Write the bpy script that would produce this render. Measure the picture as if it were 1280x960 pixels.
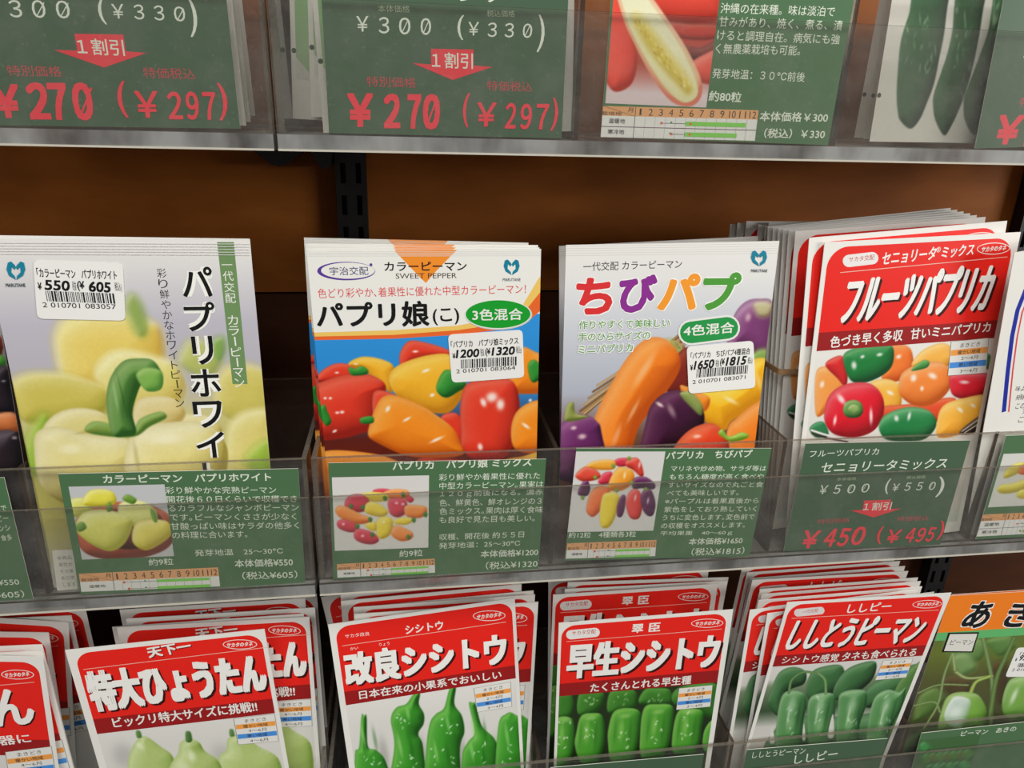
# Seed rack in a shop: three rows of clear acrylic trays with seed packets and green price cards.
# Units: metres.  X runs along the rack, Y goes into the rack, Z is up; the tray fronts stand on the plane y = 0.
import bpy, bmesh, math, random
import numpy as np
from mathutils import Matrix, Vector

for o in list(bpy.data.objects): bpy.data.objects.remove(o)
scene = bpy.context.scene
COL = scene.collection

# ------------------------------------------------------------------ camera
def rack_camera(pos, pitch, yaw, roll, f_px):
    p, w, r = map(math.radians, (pitch, yaw, roll))
    fwd = Vector((math.sin(w)*math.cos(p), math.cos(w)*math.cos(p), -math.sin(p)))
    right = Vector((math.cos(w), -math.sin(w), 0))
    up = right.cross(fwd)
    R = right*math.cos(r) + up*math.sin(r)
    U = up*math.cos(r) - right*math.sin(r)
    cam = bpy.data.cameras.new('camera'); o = bpy.data.objects.new('camera', cam); COL.objects.link(o)
    m = Matrix((R, U, -fwd)).transposed().to_4x4(); m.translation = Vector(pos)
    o.matrix_world = m
    cam.sensor_fit = 'HORIZONTAL'; cam.sensor_width = 36.0; cam.lens = 36.0*f_px/1280
    cam.clip_start = 0.01; cam.clip_end = 20
    scene.camera = o
rack_camera((0, -0.28237, 0), 20.521, 8.558, 1.624, 920.4)

# ------------------------------------------------------------------ light and exposure
def hexlin(h, k=1.0):
    c = [int(h[i:i+2], 16)/255 for i in (0, 2, 4)]
    return [min(.95, k*(x/12.92 if x <= .04045 else ((x+.055)/1.055)**2.4)) for x in c]
world = bpy.data.worlds.new('shop'); scene.world = world; world.use_nodes = True
bg = world.node_tree.nodes['Background']; bg.inputs[0].default_value = (.95, .93, .9, 1); bg.inputs[1].default_value = .13
def area(name, loc, target, sx, sy, power, col):
    l = bpy.data.lights.new(name, 'AREA'); l.shape = 'RECTANGLE'; l.size = sx; l.size_y = sy; l.energy = power; l.color = col
    o = bpy.data.objects.new(name, l); COL.objects.link(o); o.location = loc
    o.rotation_euler = (Vector(target)-Vector(loc)).to_track_quat('-Z', 'Y').to_euler()
    return o
area('ceiling_light_panel', (.1, -.82, 1.1), (.1, 0, -.12), 1.5, .4, 17, (1, .98, .945))
area('front_fill_light', (-.4, -1.9, 1.25), (.1, 0, -.1), 1.4, .5, 12, (1, .985, .96))  # unseen fill added in front to brighten the rack and back board
area('shop_window', (1.75, -1.0, .2), (.1, .1, -.06), .7, .4, 18, (1, .985, .96))
vs = scene.view_settings
scene.display_settings.display_device = 'sRGB'
vs.view_transform = 'Standard'; vs.look = 'None'; vs.exposure = 0.0; vs.gamma = 1.0; vs.use_curve_mapping = False

# ------------------------------------------------------------------ materials
def nodes_of(m):
    m.use_nodes = True; nt = m.node_tree; nt.nodes.clear(); return nt, nt.nodes, nt.links
def out_of(nt, shader):
    o = nt.nodes.new('ShaderNodeOutputMaterial'); nt.links.new(shader, o.inputs[0])
INK = {}
def ink(h):
    if h in INK: return INK[h]
    m = bpy.data.materials.new('ink_'+h); nt, N, L = nodes_of(m)
    b = N.new('ShaderNodeBsdfPrincipled'); b.inputs['Base Color'].default_value = (*hexlin(h, 1.06), 1)
    b.inputs['Roughness'].default_value = .42; b.inputs['Specular IOR Level'].default_value = .35
    out_of(nt, b.outputs[0]); INK[h] = m; return m
def picture_material():
    m = bpy.data.materials.new('printed_picture'); nt, N, L = nodes_of(m)
    a = N.new('ShaderNodeVertexColor'); a.layer_name = 'print'
    b = N.new('ShaderNodeBsdfPrincipled'); L.new(a.outputs[0], b.inputs['Base Color'])
    b.inputs['Roughness'].default_value = .40; b.inputs['Specular IOR Level'].default_value = .35
    out_of(nt, b.outputs[0]); return m
PICTURE = picture_material()
def noise(nt, scale, detail=4, rough=.6, vec=None):
    n = nt.nodes.new('ShaderNodeTexNoise'); n.inputs['Scale'].default_value = scale; n.inputs['Detail'].default_value = detail; n.inputs['Roughness'].default_value = rough
    if vec: nt.links.new(vec, n.inputs['Vector'])
    return n
def ramp(nt, src, stops):
    r = nt.nodes.new('ShaderNodeValToRGB'); e = r.color_ramp.elements
    while len(e) < len(stops): e.new(.5)
    for k, (p, c) in zip(e, stops): k.position = p; k.color = (*c, 1) if len(c) == 3 else c
    nt.links.new(src, r.inputs[0]); return r
def coords(nt, scale=(1, 1, 1)):
    t = nt.nodes.new('ShaderNodeNewGeometry'); mp = nt.nodes.new('ShaderNodeMapping'); mp.inputs['Scale'].default_value = scale
    nt.links.new(t.outputs['Position'], mp.inputs[0]); return mp.outputs[0]
def acrylic(name, tint, haze, hazecol, dirt, gloss=1.0, rough=.03):
    # clear sheet: see-through, mirror-like by the Fresnel law, with a film of dust, scratches and specks
    m = bpy.data.materials.new(name); nt, N, L = nodes_of(m)
    tr = N.new('ShaderNodeBsdfTransparent'); tr.inputs[0].default_value = (*tint, 1)
    gl = N.new('ShaderNodeBsdfGlossy'); gl.inputs['Roughness'].default_value = rough
    df = N.new('ShaderNodeBsdfDiffuse'); df.inputs[0].default_value = (*hazecol, 1)
    fr = N.new('ShaderNodeLayerWeight'); fr.inputs[0].default_value = .5     # Schlick: .04 + .96 (1-cos)^5
    p5 = N.new('ShaderNodeMath'); p5.operation = 'POWER'; p5.inputs[1].default_value = 5; L.new(fr.outputs['Facing'], p5.inputs[0])
    k = N.new('ShaderNodeMath'); k.operation = 'MULTIPLY_ADD'; k.inputs[1].default_value = .9*gloss; k.inputs[2].default_value = .04*gloss; L.new(p5.outputs[0], k.inputs[0])
    n1 = noise(nt, 60, 5, .7, coords(nt)); n2 = noise(nt, 700, 2, .5, coords(nt)); n3 = noise(nt, 90, 3, .6, coords(nt, (1, 1, 14)))
    r1 = ramp(nt, n1.outputs[0], [(.42, (0, 0, 0)), (.75, (1, 1, 1))]); r2 = ramp(nt, n2.outputs[0], [(.67, (0, 0, 0)), (.73, (1, 1, 1))]); r3 = ramp(nt, n3.outputs[0], [(.60, (0, 0, 0)), (.85, (1, 1, 1))])
    def madd(src, f, add):
        q = N.new('ShaderNodeMath'); q.operation = 'MULTIPLY_ADD'; q.inputs[1].default_value = f; L.new(src, q.inputs[0])
        if isinstance(add, float): q.inputs[2].default_value = add
        else: L.new(add, q.inputs[2])
        return q.outputs[0]
    h = madd(r3.outputs[0], dirt*.4, madd(r2.outputs[0], dirt*.8, madd(r1.outputs[0], dirt*.5, haze)))
    m1 = N.new('ShaderNodeMixShader'); L.new(h, m1.inputs[0]); L.new(tr.outputs[0], m1.inputs[1]); L.new(df.outputs[0], m1.inputs[2])
    m2 = N.new('ShaderNodeMixShader'); L.new(k.outputs[0], m2.inputs[0]); L.new(m1.outputs[0], m2.inputs[1]); L.new(gl.outputs[0], m2.inputs[2])
    out_of(nt, m2.outputs[0]); return m
CLEAR = acrylic('clear_acrylic', (.975, .972, .96), .012, (.62, .59, .54), .07, .8)
POCKET = acrylic('clear_pocket_sheet', (.955, .955, .945), .022, (.60, .57, .52), .07, .8)
DIVIDE = acrylic('scuffed_acrylic', (.80, .77, .73), .10, (.36, .30, .26), .20, .5)
EDGE = acrylic('acrylic_edge', (.55, .51, .45), .40, (.27, .235, .19), .45, .8, .2)
DARK_EDGE = acrylic('dark_acrylic_edge', (.42, .36, .30), .55, (.075, .052, .038), .15, .6, .2)  # dark brown cut edges of the dividers
def ledge_material():
    # frosted base strip: cloudy patches over clear ones
    m = bpy.data.materials.new('frosted_acrylic'); nt, N, L = nodes_of(m)
    n = noise(nt, 30, 4, .6, coords(nt, (1, 1, .5))); r = ramp(nt, n.outputs[0], [(.36, (.22, .22, .22)), (.62, (.80, .80, .80))])
    tr = N.new('ShaderNodeBsdfTransparent'); tr.inputs[0].default_value = (.7, .68, .64, 1)
    b = N.new('ShaderNodeBsdfPrincipled'); b.inputs['Base Color'].default_value = (.36, .36, .345, 1); b.inputs['Roughness'].default_value = .3
    mx = N.new('ShaderNodeMixShader'); L.new(r.outputs[0], mx.inputs[0]); L.new(tr.outputs[0], mx.inputs[1]); L.new(b.outputs[0], mx.inputs[2])
    out_of(nt, mx.outputs[0]); return m
LEDGE = ledge_material()
RIM = acrylic('pale_cut_rim', (.8, .78, .7), .85, (.66, .62, .52), .1, .8, .2)
def wood_material(name, c0, c1):
    m = bpy.data.materials.new(name); nt, N, L = nodes_of(m)
    n = noise(nt, 20, 5, .55, coords(nt, (1, 1, 3))); n2 = noise(nt, 7, 2, .5, coords(nt))
    r = ramp(nt, n.outputs[0], [(.3, c0), (.7, c1)])
    b = N.new('ShaderNodeBsdfPrincipled'); L.new(r.outputs[0], b.inputs['Base Color']); b.inputs['Roughness'].default_value = .55
    b.inputs['Specular IOR Level'].default_value = .15
    out_of(nt, b.outputs[0]); return m
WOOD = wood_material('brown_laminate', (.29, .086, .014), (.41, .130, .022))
SHADE_DARKWOOD = wood_material('shade_deepened_dark_laminate', (.055, .018, .008), (.08, .026, .010))  # darker lower board, its brown deepened further to stand in for shade
def plain(name, col, rough=.5, metal=0.0, bump=0.0):
    m = bpy.data.materials.new(name); nt, N, L = nodes_of(m)
    n = noise(nt, 240, 3, .6, coords(nt)); r = ramp(nt, n.outputs[0], [(.3, tuple(c*.85 for c in col)), (.7, tuple(min(1, c*1.12) for c in col))])
    b = N.new('ShaderNodeBsdfPrincipled'); L.new(r.outputs[0], b.inputs['Base Color']); b.inputs['Roughness'].default_value = rough; b.inputs['Metallic'].default_value = metal
    out_of(nt, b.outputs[0]); return m
BLACK = plain('black_steel', (.018, .017, .018), .45, .2)
SLOT_SHADE = plain('slot_shade_black', (.004, .004, .004), .9)  # near-black that paints the shade seen through the slots
RUBBER = plain('tan_rubber', (.42, .25, .12), .55)
PAPER = ink('e8e6df')

# ------------------------------------------------------------------ helpers
def link(name, me, parent=None):
    o = bpy.data.objects.new(name, me); COL.objects.link(o)
    if parent: o.parent = parent
    return o
def tag(o, label, cat, group=None):
    o['label'] = label; o['category'] = cat
    if group: o['group'] = group
    return o
def structure(o): o['kind'] = 'structure'; return o
def empty(name, loc=(0, 0, 0)):
    o = bpy.data.objects.new(name, None); COL.objects.link(o); o.location = loc; o.empty_display_size = .02; return o
def add_box(bm, x0, x1, y0, y1, z0, z1, mat=0):
    vs = [bm.verts.new((x, y, z)) for x in (x0, x1) for y in (y0, y1) for z in (z0, z1)]
    fs = []
    for q in ((0, 1, 3, 2), (4, 6, 7, 5), (0, 4, 5, 1), (2, 3, 7, 6), (0, 2, 6, 4), (1, 5, 7, 3)):
        f = bm.faces.new([vs[i] for i in q]); f.material_index = mat; fs.append(f)
    return fs
def mesh_of(bm, name, mats):
    bmesh.ops.recalc_face_normals(bm, faces=bm.faces[:])
    me = bpy.data.meshes.new(name); bm.to_mesh(me); bm.free()
    for m in mats: me.materials.append(m)
    return me
def plate(name, x0, x1, y0, y1, z0, z1, parent, face=None, edge=None):
    # acrylic plate: its two broad faces are clear, its cut edges are cloudy
    bm = bmesh.new(); fs = add_box(bm, x0, x1, y0, y1, z0, z1)
    if edge:
        big = sorted(fs, key=lambda f: -f.calc_area())[:2]
        for f in fs: f.material_index = 0 if f in big else 1
    return link(name, mesh_of(bm, name, [face]+([edge] if edge else [])), parent)

# ------------------------------------------------------------------ the setting: back boards
WALL_Y = .118
def back_board():
    bm = bmesh.new()
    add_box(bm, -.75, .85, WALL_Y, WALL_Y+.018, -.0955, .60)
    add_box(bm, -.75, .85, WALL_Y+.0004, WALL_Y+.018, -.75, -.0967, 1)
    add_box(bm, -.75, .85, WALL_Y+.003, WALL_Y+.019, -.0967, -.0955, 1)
    o = structure(link('wall_back', mesh_of(bm, 'wall_back', [WOOD, SHADE_DARKWOOD])))
    o['label'] = 'brown wood laminate back board behind the trays'
back_board()
def upright(xc, label):
    # slotted steel channel: front web with two columns of slots, two side flanges, an added black plate behind for the hollow's shade
    w, y0, y1 = .0152, .1095, WALL_Y
    root = empty('slotted_upright', (xc, y1, -.70)); tag(root, label, 'shelf upright', 'slotted steel uprights on the back board')
    bm = bmesh.new(); zb, zt, pitch, sh, sw, off = 0.0, 1.25, .0158, .0098, .0026, .0038
    xs = [-w/2, -off-sw/2, -off+sw/2, off-sw/2, off+sw/2, w/2]
    dz = (.70-.0486-sh/2) % pitch
    n = int((zt-zb)/pitch)
    add_box(bm, xs[0], xs[1], y0-y1, y0-y1+.0014, zb, zt); add_box(bm, xs[2], xs[3], y0-y1, y0-y1+.0014, zb, zt); add_box(bm, xs[4], xs[5], y0-y1, y0-y1+.0014, zb, zt)
    for k in range(n):
        z = dz+k*pitch
        for a, b in ((1, 2), (3, 4)): add_box(bm, xs[a], xs[b], y0-y1, y0-y1+.0014, z+sh, z+pitch)
    link('front_web', mesh_of(bm, 'front_web', [BLACK]), root)
    for s in (-1, 1):
        bm = bmesh.new(); add_box(bm, s*w/2-.0012*(s > 0), s*w/2+.0012*(s < 0), y0-y1+.0014, 0, zb, zt); link('flange', mesh_of(bm, 'flange', [BLACK]), root)
    bm = bmesh.new(); add_box(bm, -w/2+.0013, w/2-.0013, -.0016, -.0004, zb, zt); link('slot_shade_plate', mesh_of(bm, 'slot_shade_plate', [SLOT_SHADE]), root)
upright(-.0262, 'black slotted steel upright rising behind the white packet with orange triangle')
upright(.3665, 'black slotted steel upright at the right end of the back board')
def bracket(label, pts):
    # folded steel tray bracket with a pointed lower end, fixed to the back board
    bm = bmesh.new(); y0, y1 = .098, WALL_Y-.0005
    a = [bm.verts.new((x, y0, z)) for x, z in pts]; b = [bm.verts.new((x, y1, z)) for x, z in pts]
    bm.faces.new(a); bm.faces.new(b[::-1])
    for i in range(len(pts)): j = (i+1) % len(pts); bm.faces.new((a[j], a[i], b[i], b[j]))
    o = link('tray_bracket', mesh_of(bm, 'tray_bracket', [BLACK])); tag(o, label, 'bracket', 'dark brackets under the upper trays')
bracket('wider dark pointed bracket hanging under the gap between the upper trays', [(-.074, -.0168), (-.074, -.0195), (-.0625, -.0282), (-.0590, -.0290), (-.0560, -.0282), (-.0445, -.0205), (-.0445, -.0168)])
bracket('narrower dark pointed bracket just left of the black upright', [(-.0443, -.0168), (-.0443, -.0215), (-.0395, -.0296), (-.0370, -.0300), (-.0350, -.0285), (-.0342, -.0235), (-.0342, -.0168)])

# ------------------------------------------------------------------ the trays
def tray(label, x0, x1, z0, cells, depth=.112, hgt=.0651, pocket=.0488, base=.0056):
    root = empty('display_tray', ((x0+x1)/2, depth/2, z0)); tag(root, label, 'display tray', 'clear acrylic seed trays')
    cx, cy = (x0+x1)/2, depth/2
    P = lambda n, a, b, c, d, e, f, fm=CLEAR, em=EDGE: plate(n, a-cx, b-cx, c-cy, d-cy, e, f, root, fm, em)
    P('front_panel', x0, x1, .0014, .0034, base, hgt)
    P('card_pocket', x0, x1, -.0022, -.0009, base, pocket, POCKET, EDGE)
    P('base_plate', x0, x1, -.0022, depth, 0, base, LEDGE, LEDGE)
    plate('base_rim', x0-cx, x1-cx, -.0026-cy, -.0022-cy, 0, .0007, root, RIM)
    P('back_panel', x0, x1, depth-.002, depth, base, hgt-.004)
    P('end_panel', x0, x0+.002, .0034, depth-.002, base, hgt); P('end_panel', x1-.002, x1, .0034, depth-.002, base, hgt)
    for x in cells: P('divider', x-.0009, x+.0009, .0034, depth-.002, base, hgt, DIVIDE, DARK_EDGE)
ZT, ZM, ZL = -.0162, -.2037, -.3840
tray('clear acrylic tray at the upper left, left of the gap between the 270 yen cards', -.47, -.0447, ZT, (-.26, -.1535))
tray('clear acrylic tray at the upper right holding the cucumber cards', -.0433, .42, ZT, (.0645, .1690, .2800, .38))
tray('clear acrylic tray of the middle row holding the cream pepper packets', -.47, -.0428, ZM, (-.26, -.1535))
tray('clear acrylic tray of the middle row holding the sweet pepper mixes', -.0408, .42, ZM, (.0635, .1705, .2785, .385))
tray('clear acrylic tray of the bottom row holding the gourd packets', -.47, -.0475, ZL, (-.26, -.1520))
tray('clear acrylic tray of the bottom row holding the green shishito packets', -.0455, .42, ZL, (.0632, .1698, .2745, .394))
PRINT = {
 'cream': {'w': 91.41, 'h': 150.2,
  'ops': [
   ('P','6f8f5c',[[33.78,149.21],[39.79,149.23],[39.78,91.84],[34.01,92.04]]),
   ('T','一','ecebe4',34.58,140.43,3.81,0,0.3,0,0,''),
   ('T','代','ecebe4',34.6,134.33,3.81,0,3.76,0,0,''),
   ('T','交','ecebe4',34.62,129.96,3.81,0,3.76,0,0,''),
   ('T','配','ecebe4',34.65,125.59,3.81,0,3.76,0,0,''),
   ('T','カ','ecebe4',34.69,116.85,3.81,0,3.76,0,0,''),
   ('T','ラ','ecebe4',34.71,112.48,3.81,0,3.76,0,0,''),
   ('P','ecebe4',[[36.37,111.87],[36.91,111.87],[36.98,108.11],[36.45,108.11]]),
   ('T','ピ','ecebe4',34.76,103.74,3.81,0,3.76,0,0,''),
   ('P','ecebe4',[[36.42,103.13],[36.95,103.13],[37.03,99.37],[36.49,99.37]]),
   ('T','マ','ecebe4',34.8,95.0,3.81,0,3.76,0,0,''),
   ('T','ン','ecebe4',34.82,90.63,3.81,0,3.76,0,0,''),
   ('T','彩','3a3a34',11.06,135.71,3.35,0,3.5,0,0,''),
   ('T','り','3a3a34',11.09,131.65,3.35,0,3.5,0,0,''),
   ('T','鮮','3a3a34',11.12,127.58,3.35,0,3.5,0,0,''),
   ('T','や','3a3a34',11.15,123.51,3.35,0,3.5,0,0,''),
   ('T','か','3a3a34',11.18,119.44,3.35,0,3.5,0,0,''),
   ('T','な','3a3a34',11.22,115.38,3.35,0,3.5,0,0,''),
   ('T','ホ','3a3a34',11.25,111.31,3.35,0,3.5,0,0,''),
   ('T','ワ','3a3a34',11.28,107.24,3.35,0,3.5,0,0,''),
   ('T','イ','3a3a34',11.31,103.17,3.35,0,3.5,0,0,''),
   ('T','ト','3a3a34',11.85,99.1,2.35,0,3.5,0,0,''),
   ('T','ピ','3a3a34',11.37,95.04,3.35,0,3.5,0,0,''),
   ('P','3a3a34',[[12.85,94.47],[13.32,94.47],[13.38,90.97],[12.91,90.97]]),
   ('T','マ','3a3a34',11.44,86.9,3.35,0,3.5,0,0,''),
   ('T','ン','3a3a34',11.47,82.83,3.35,0,3.5,0,0,''),
   ('T','パ','f6f4ea',19.33,128.15,11.53,0,11.78,0.14,0,''),
   ('T','プ','f6f4ea',18.91,114.46,11.53,0,11.78,0.14,0,''),
   ('T','リ','f6f4ea',20.22,100.76,8.07,0,11.78,0.14,0,''),
   ('T','ホ','f6f4ea',18.08,87.07,11.53,0,11.78,0.14,0,''),
   ('T','ワ','f6f4ea',17.66,73.38,11.53,0,11.78,0.14,0,''),
   ('T','イ','f6f4ea',17.24,59.69,11.53,0,11.78,0.14,0,''),
   ('T','ト','f6f4ea',18.55,46.0,8.07,0,11.78,0.14,0,''),
   ('T','パ','151515',19.42,128.15,11.35,0,11.78,0.03,0,''),
   ('T','プ','151515',19.0,114.46,11.35,0,11.78,0.03,0,''),
   ('T','リ','151515',20.29,100.76,7.94,0,11.78,0.03,0,''),
   ('T','ホ','151515',18.17,87.07,11.35,0,11.78,0.03,0,''),
   ('T','ワ','151515',17.75,73.38,11.35,0,11.78,0.03,0,''),
   ('T','イ','151515',17.33,59.69,11.35,0,11.78,0.03,0,''),
   ('T','ト','151515',18.61,46.0,7.94,0,11.78,0.03,0,''),
   ('P','15809a',[[-37.41,135.26],[-39.47,136.86],[-39.84,139.13],[-38.92,141.57],[-37.74,142.08],[-36.74,140.69],[-36.58,139.82],[-37.21,138.95],[-37.96,140.0],[-38.46,138.08],[-37.53,136.67]]),
   ('P','15809a',[[-37.22,135.26],[-36.77,136.67],[-35.33,138.06],[-35.14,139.99],[-36.27,138.94],[-36.58,139.82],[-36.11,140.69],[-34.61,142.08],[-33.61,141.55],[-33.57,139.11],[-34.76,136.83]]),
   ('T','MARUTANE','3a4a52',-41.11,132.64,6.48,-0.5,1.34,0.03,0,''),
   ('L','d6d4d0',0.25,[[-40.17,148.76],[45.43,148.48]]),
   ('L','d6d4d0',0.25,[[-40.36,147.77],[45.34,147.44]]),
   ('L','d6d4d0',0.25,[[-40.54,146.79],[45.25,146.39]]),
   ('L','d6d4d0',0.25,[[-40.73,145.8],[45.16,145.34]]),
   ('L','d6d4d0',0.25,[[-40.91,144.8],[45.07,144.29]]),
   ('P','e8e6de',[[-44.5,20.41],[-43.31,20.72],[-36.33,20.36],[-37.61,-0.17],[-45.41,0.09],[-45.71,1.48]]),
   ('T','本商品','77756e',-43.16,15.81,5.58,-0.9,1.94,0,0,''),
   ('T','毒性が','77756e',-43.12,12.51,5.41,-0.8,1.95,0,0,''),
   ('T','その後','77756e',-43.08,9.19,5.24,-0.8,1.96,0,0,''),
   ('T','あり使','77756e',-43.04,5.85,5.06,-0.7,1.98,0,0,''),
   ('T','します','77756e',-43.01,2.48,4.89,-0.7,1.99,0,0,''),
  ],
  'pic': {'box': [-45.7, 45.7, 0.0, 150.2], 'bg': [[0, 'a9a894'], [12, 'b4b090'], [35, 'c8bf62'], [60, 'b9b45e'], [80, 'cdc58a'], [95, 'b7b3ba'], [118, 'bdbac4'], [140, 'dcdad8'], [151, 'e6e4df']], 'res': 0.4, 'ops': [
   ('b',[[-28.9,110.4],[-25.3,119.2],[-16.9,123.0],[-6.4,123.3],[3.0,120.7],[9.5,115.6],[8.7,101.3],[-0.8,92.2],[-15.9,88.5],[-27.6,94.2]],'e6cc66','c8a23a','f0e6a0',0.9,1),
   ('b',[[-16.6,95.9],[-13.6,104.0],[-5.9,107.9],[4.6,105.6],[13.3,101.2],[15.8,90.5],[9.1,82.2],[-9.7,80.8]],'e2d67e','bfa848','f2ecb4',0.8,1),
   ('b',[[-47.9,88.7],[-45.5,96.9],[-37.2,99.6],[-25.2,98.2],[-13.7,91.6],[-15.2,81.0],[-31.2,77.5],[-44.4,79.1]],'cdbf58','9c9430','e6dd98',0.8,1),
   ('b',[[15.1,101.1],[17.9,109.3],[22.7,111.3],[27.9,107.0],[30.1,100.7],[24.7,94.5]],'b9bf6a','94a04c','d2d490',0.9,1),
   ('b',[[27.3,92.3],[31.9,99.6],[41.5,100.4],[50.6,93.6],[49.5,78.2],[37.3,74.3],[27.2,81.4]],'cfc262','a89c3e','e4da92',0.9,1),
   ('b',[[28.4,63.4],[31.5,75.7],[39.8,80.9],[49.5,78.2],[49.8,55.2],[36.7,45.3],[28.2,51.8]],'dccf78','b4a548','ece4a8',0.8,1),
   ('b',[[-1.8,124.7],[1.5,129.5],[4.4,124.6],[5.0,115.7],[2.8,112.7],[0.4,114.8]],'93aa58','6f8c3c','b0c070',0.9,1),
   ('b',[[28.2,110.1],[32.1,111.6],[32.6,106.9],[30.2,102.3],[27.7,105.0]],'7fa848','5c8430','a4c46c',0.9,1),
   ('b',[[-47.6,60.9],[-43.3,74.8],[-37.6,82.0],[-35.7,77.7],[-40.2,67.1],[-43.0,56.1]],'94b83c','6c9226','b2cc5a',1,1),
   ('b',[[35.7,56.0],[39.3,62.8],[45.5,65.9],[46.7,55.4],[43.3,50.8]],'9cbc44','74982a','b8d064',1,1),
   ('b',[[-39.4,71.4],[-37.5,77.8],[-31.2,82.8],[-22.9,84.0],[-15.2,81.0],[-11.7,73.3],[-16.3,66.9],[-33.0,66.7]],'dccf84','a08e3c','f2ebbe',0.4,1),
   ('b',[[4.7,69.1],[6.6,76.8],[14.6,79.8],[24.0,78.2],[28.2,71.4],[24.4,63.6],[9.0,64.4]],'dccf84','a2903e','f2ebbe',0.4,1),
   ('b',[[-3.6,84.9],[2.4,87.8],[11.5,86.4],[14.4,78.7],[3.9,70.3],[-5.2,73.0]],'dccb88','b89f55','eadfaf',0.5,1),
   ('b',[[-43.3,67.2],[-40.7,74.7],[-33.2,76.5],[-22.9,72.7],[-11.1,71.1],[-4.3,65.1],[-4.1,52.6],[-9.3,42.4],[-21.6,37.4],[-36.0,42.0],[-43.7,51.7]],'e0d488','9a8a38','f6f0c6',0.4,1),
   ('b',[[-8.6,68.7],[-3.0,75.1],[6.5,76.3],[18.0,76.3],[25.3,72.6],[29.3,63.3],[27.1,50.7],[20.0,39.2],[5.3,33.0],[-7.8,38.8],[-11.7,53.1]],'e2d68a','9c8c3a','f8f2ca',0.4,1),
   ('b',[[-23.6,73.9],[-20.2,78.0],[-14.0,76.7],[-7.2,72.0],[-2.6,78.3],[5.3,81.2],[7.3,78.4],[0.7,74.9],[-5.5,70.8],[-14.8,71.2]],'7c9c44','4c7028','a0bc6c',0.4,1),
   ('b',[[-13.7,72.3],[-14.1,85.3],[-11.3,95.7],[-5.7,102.8],[0.8,103.9],[5.6,102.7],[8.1,96.6],[6.7,90.9],[1.7,90.2],[0.1,93.2],[-2.7,88.0],[-5.1,80.6],[-4.8,72.4],[-9.2,71.0]],'5c8c40','26521c','98b870',0.25,1),
   ('b',[[-1.5,97.5],[2.1,100.0],[7.4,98.8],[8.1,95.1],[6.4,90.7],[1.7,90.2],[-0.6,93.2]],'7fb050','4c8434','a6c874',0.4,1),
   ('s',-10.3,88.3,0.64,6.37,'d8e8c0',0.3,0),
   ('s',-7.7,87.2,0.37,10.06,'2c5420',0.55,4),
   ('s',-6.2,61.9,0.94,6.61,'8a7a30',0.3,0),
   ('s',-22.7,73.8,5.47,0.73,'9a8a3c',0.35,10),
   ('s',-30.2,66.5,4.55,2.37,'fbf8dc',0.5,0),
   ('s',5.7,69.1,6.66,2.47,'fdfae4',0.5,0),
  ]},
  'sticker': {'cor': [[-30.42, 142.42], [-0.24, 141.15], [-2.3, 119.21], [-32.78, 120.52]], 'ops': [
   ('T','｢カラーピーマン\u3000パプリホワイト','151515',-30.07,136.24,27.11,-2.4,3.52,0.03,0,''),
   ('T','¥','151515',-30.63,131.56,1.42,-4.4,2.81,0.05,0,''),
   ('T','550','151515',-28.37,131.44,8.84,-3.6,3.94,0.06,0.1,''),
   ('T','税抜','151515',-18.91,131.17,1.36,-4.6,3.59,0,0,''),
   ('T','(¥','151515',-17.25,130.86,2.56,-2.7,3.97,0.04,0,''),
   ('T','605','151515',-13.5,130.64,7.91,-3.4,3.98,0.06,0.1,''),
   ('T','税込)','151515',-4.36,130.35,2.43,-2.8,3.82,0,0,''),
   ('B','1c1c20',-28.25,127.18,-4.46,125.91,3.98,1),
   ('T','2 010701 083057','151515',-30.07,124.91,25.16,-2.6,1.91,0,0,''),
  ]},
 },
 'tri': {'w': 91.18, 'h': 144.62,
  'ops': [
   ('P','e8672a',[[-51.15,108.64],[-45.69,108.95],[-13.96,108.79],[11.93,109.8],[29.41,111.57],[39.93,114.05],[52.17,119.03],[51.88,128.82],[-49.12,130.54]]),
   ('P','efc765',[[-50.98,110.42],[-45.56,110.46],[-13.89,110.42],[11.97,111.79],[29.4,114.1],[38.13,117.52],[51.93,127.06],[51.75,133.2],[-49.12,130.54]]),
   ('P','ecebe4',[[-50.82,112.19],[-45.41,112.15],[-13.79,112.39],[12.0,113.77],[29.4,116.81],[38.08,121.11],[51.73,134.07],[51.28,149.41],[-47.29,150.37]]),
   ('P','f2902c',[[-12.16,145.75],[12.18,145.81],[3.17,135.65],[-0.32,131.6],[-1.94,133.17]]),
   ('L','d8d6d0',0.2,[[-47.83,144.6],[51.45,143.68]]),
   ('L','d8d6d0',0.2,[[-47.88,144.03],[51.46,143.09]]),
   ('L','d8d6d0',0.2,[[-47.93,143.45],[51.48,142.49]]),
   ('L','d8d6d0',0.2,[[-47.98,142.88],[51.5,141.9]]),
   ('E','5a3a96',-31.09,136.83,11.14,3.67,0.0,-0.8),
   ('E','ecebe4',-30.43,136.99,10.32,3.18,0.0,-0.8),
   ('E','5a3a96',-21.44,139.21,0.57,0.59,0.0,-0.8),
   ('T','宇治交配','2d2a6a',-37.49,135.25,14.9,-0.2,3.35,0.01,0,''),
   ('T','カラーピーマン','151515',-16.33,136.62,32.29,-0.5,3.7,0.035,0,''),
   ('T','SWEET PEPPER','4a3a30',-12.1,133.5,24.04,-0.3,2.12,0,0,''),
   ('P','15809a',[[33.89,134.25],[31.44,135.76],[30.62,137.89],[31.1,140.15],[32.23,140.62],[33.53,139.31],[33.86,138.49],[33.38,137.69],[32.4,138.68],[32.25,136.89],[33.49,135.57]]),
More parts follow.
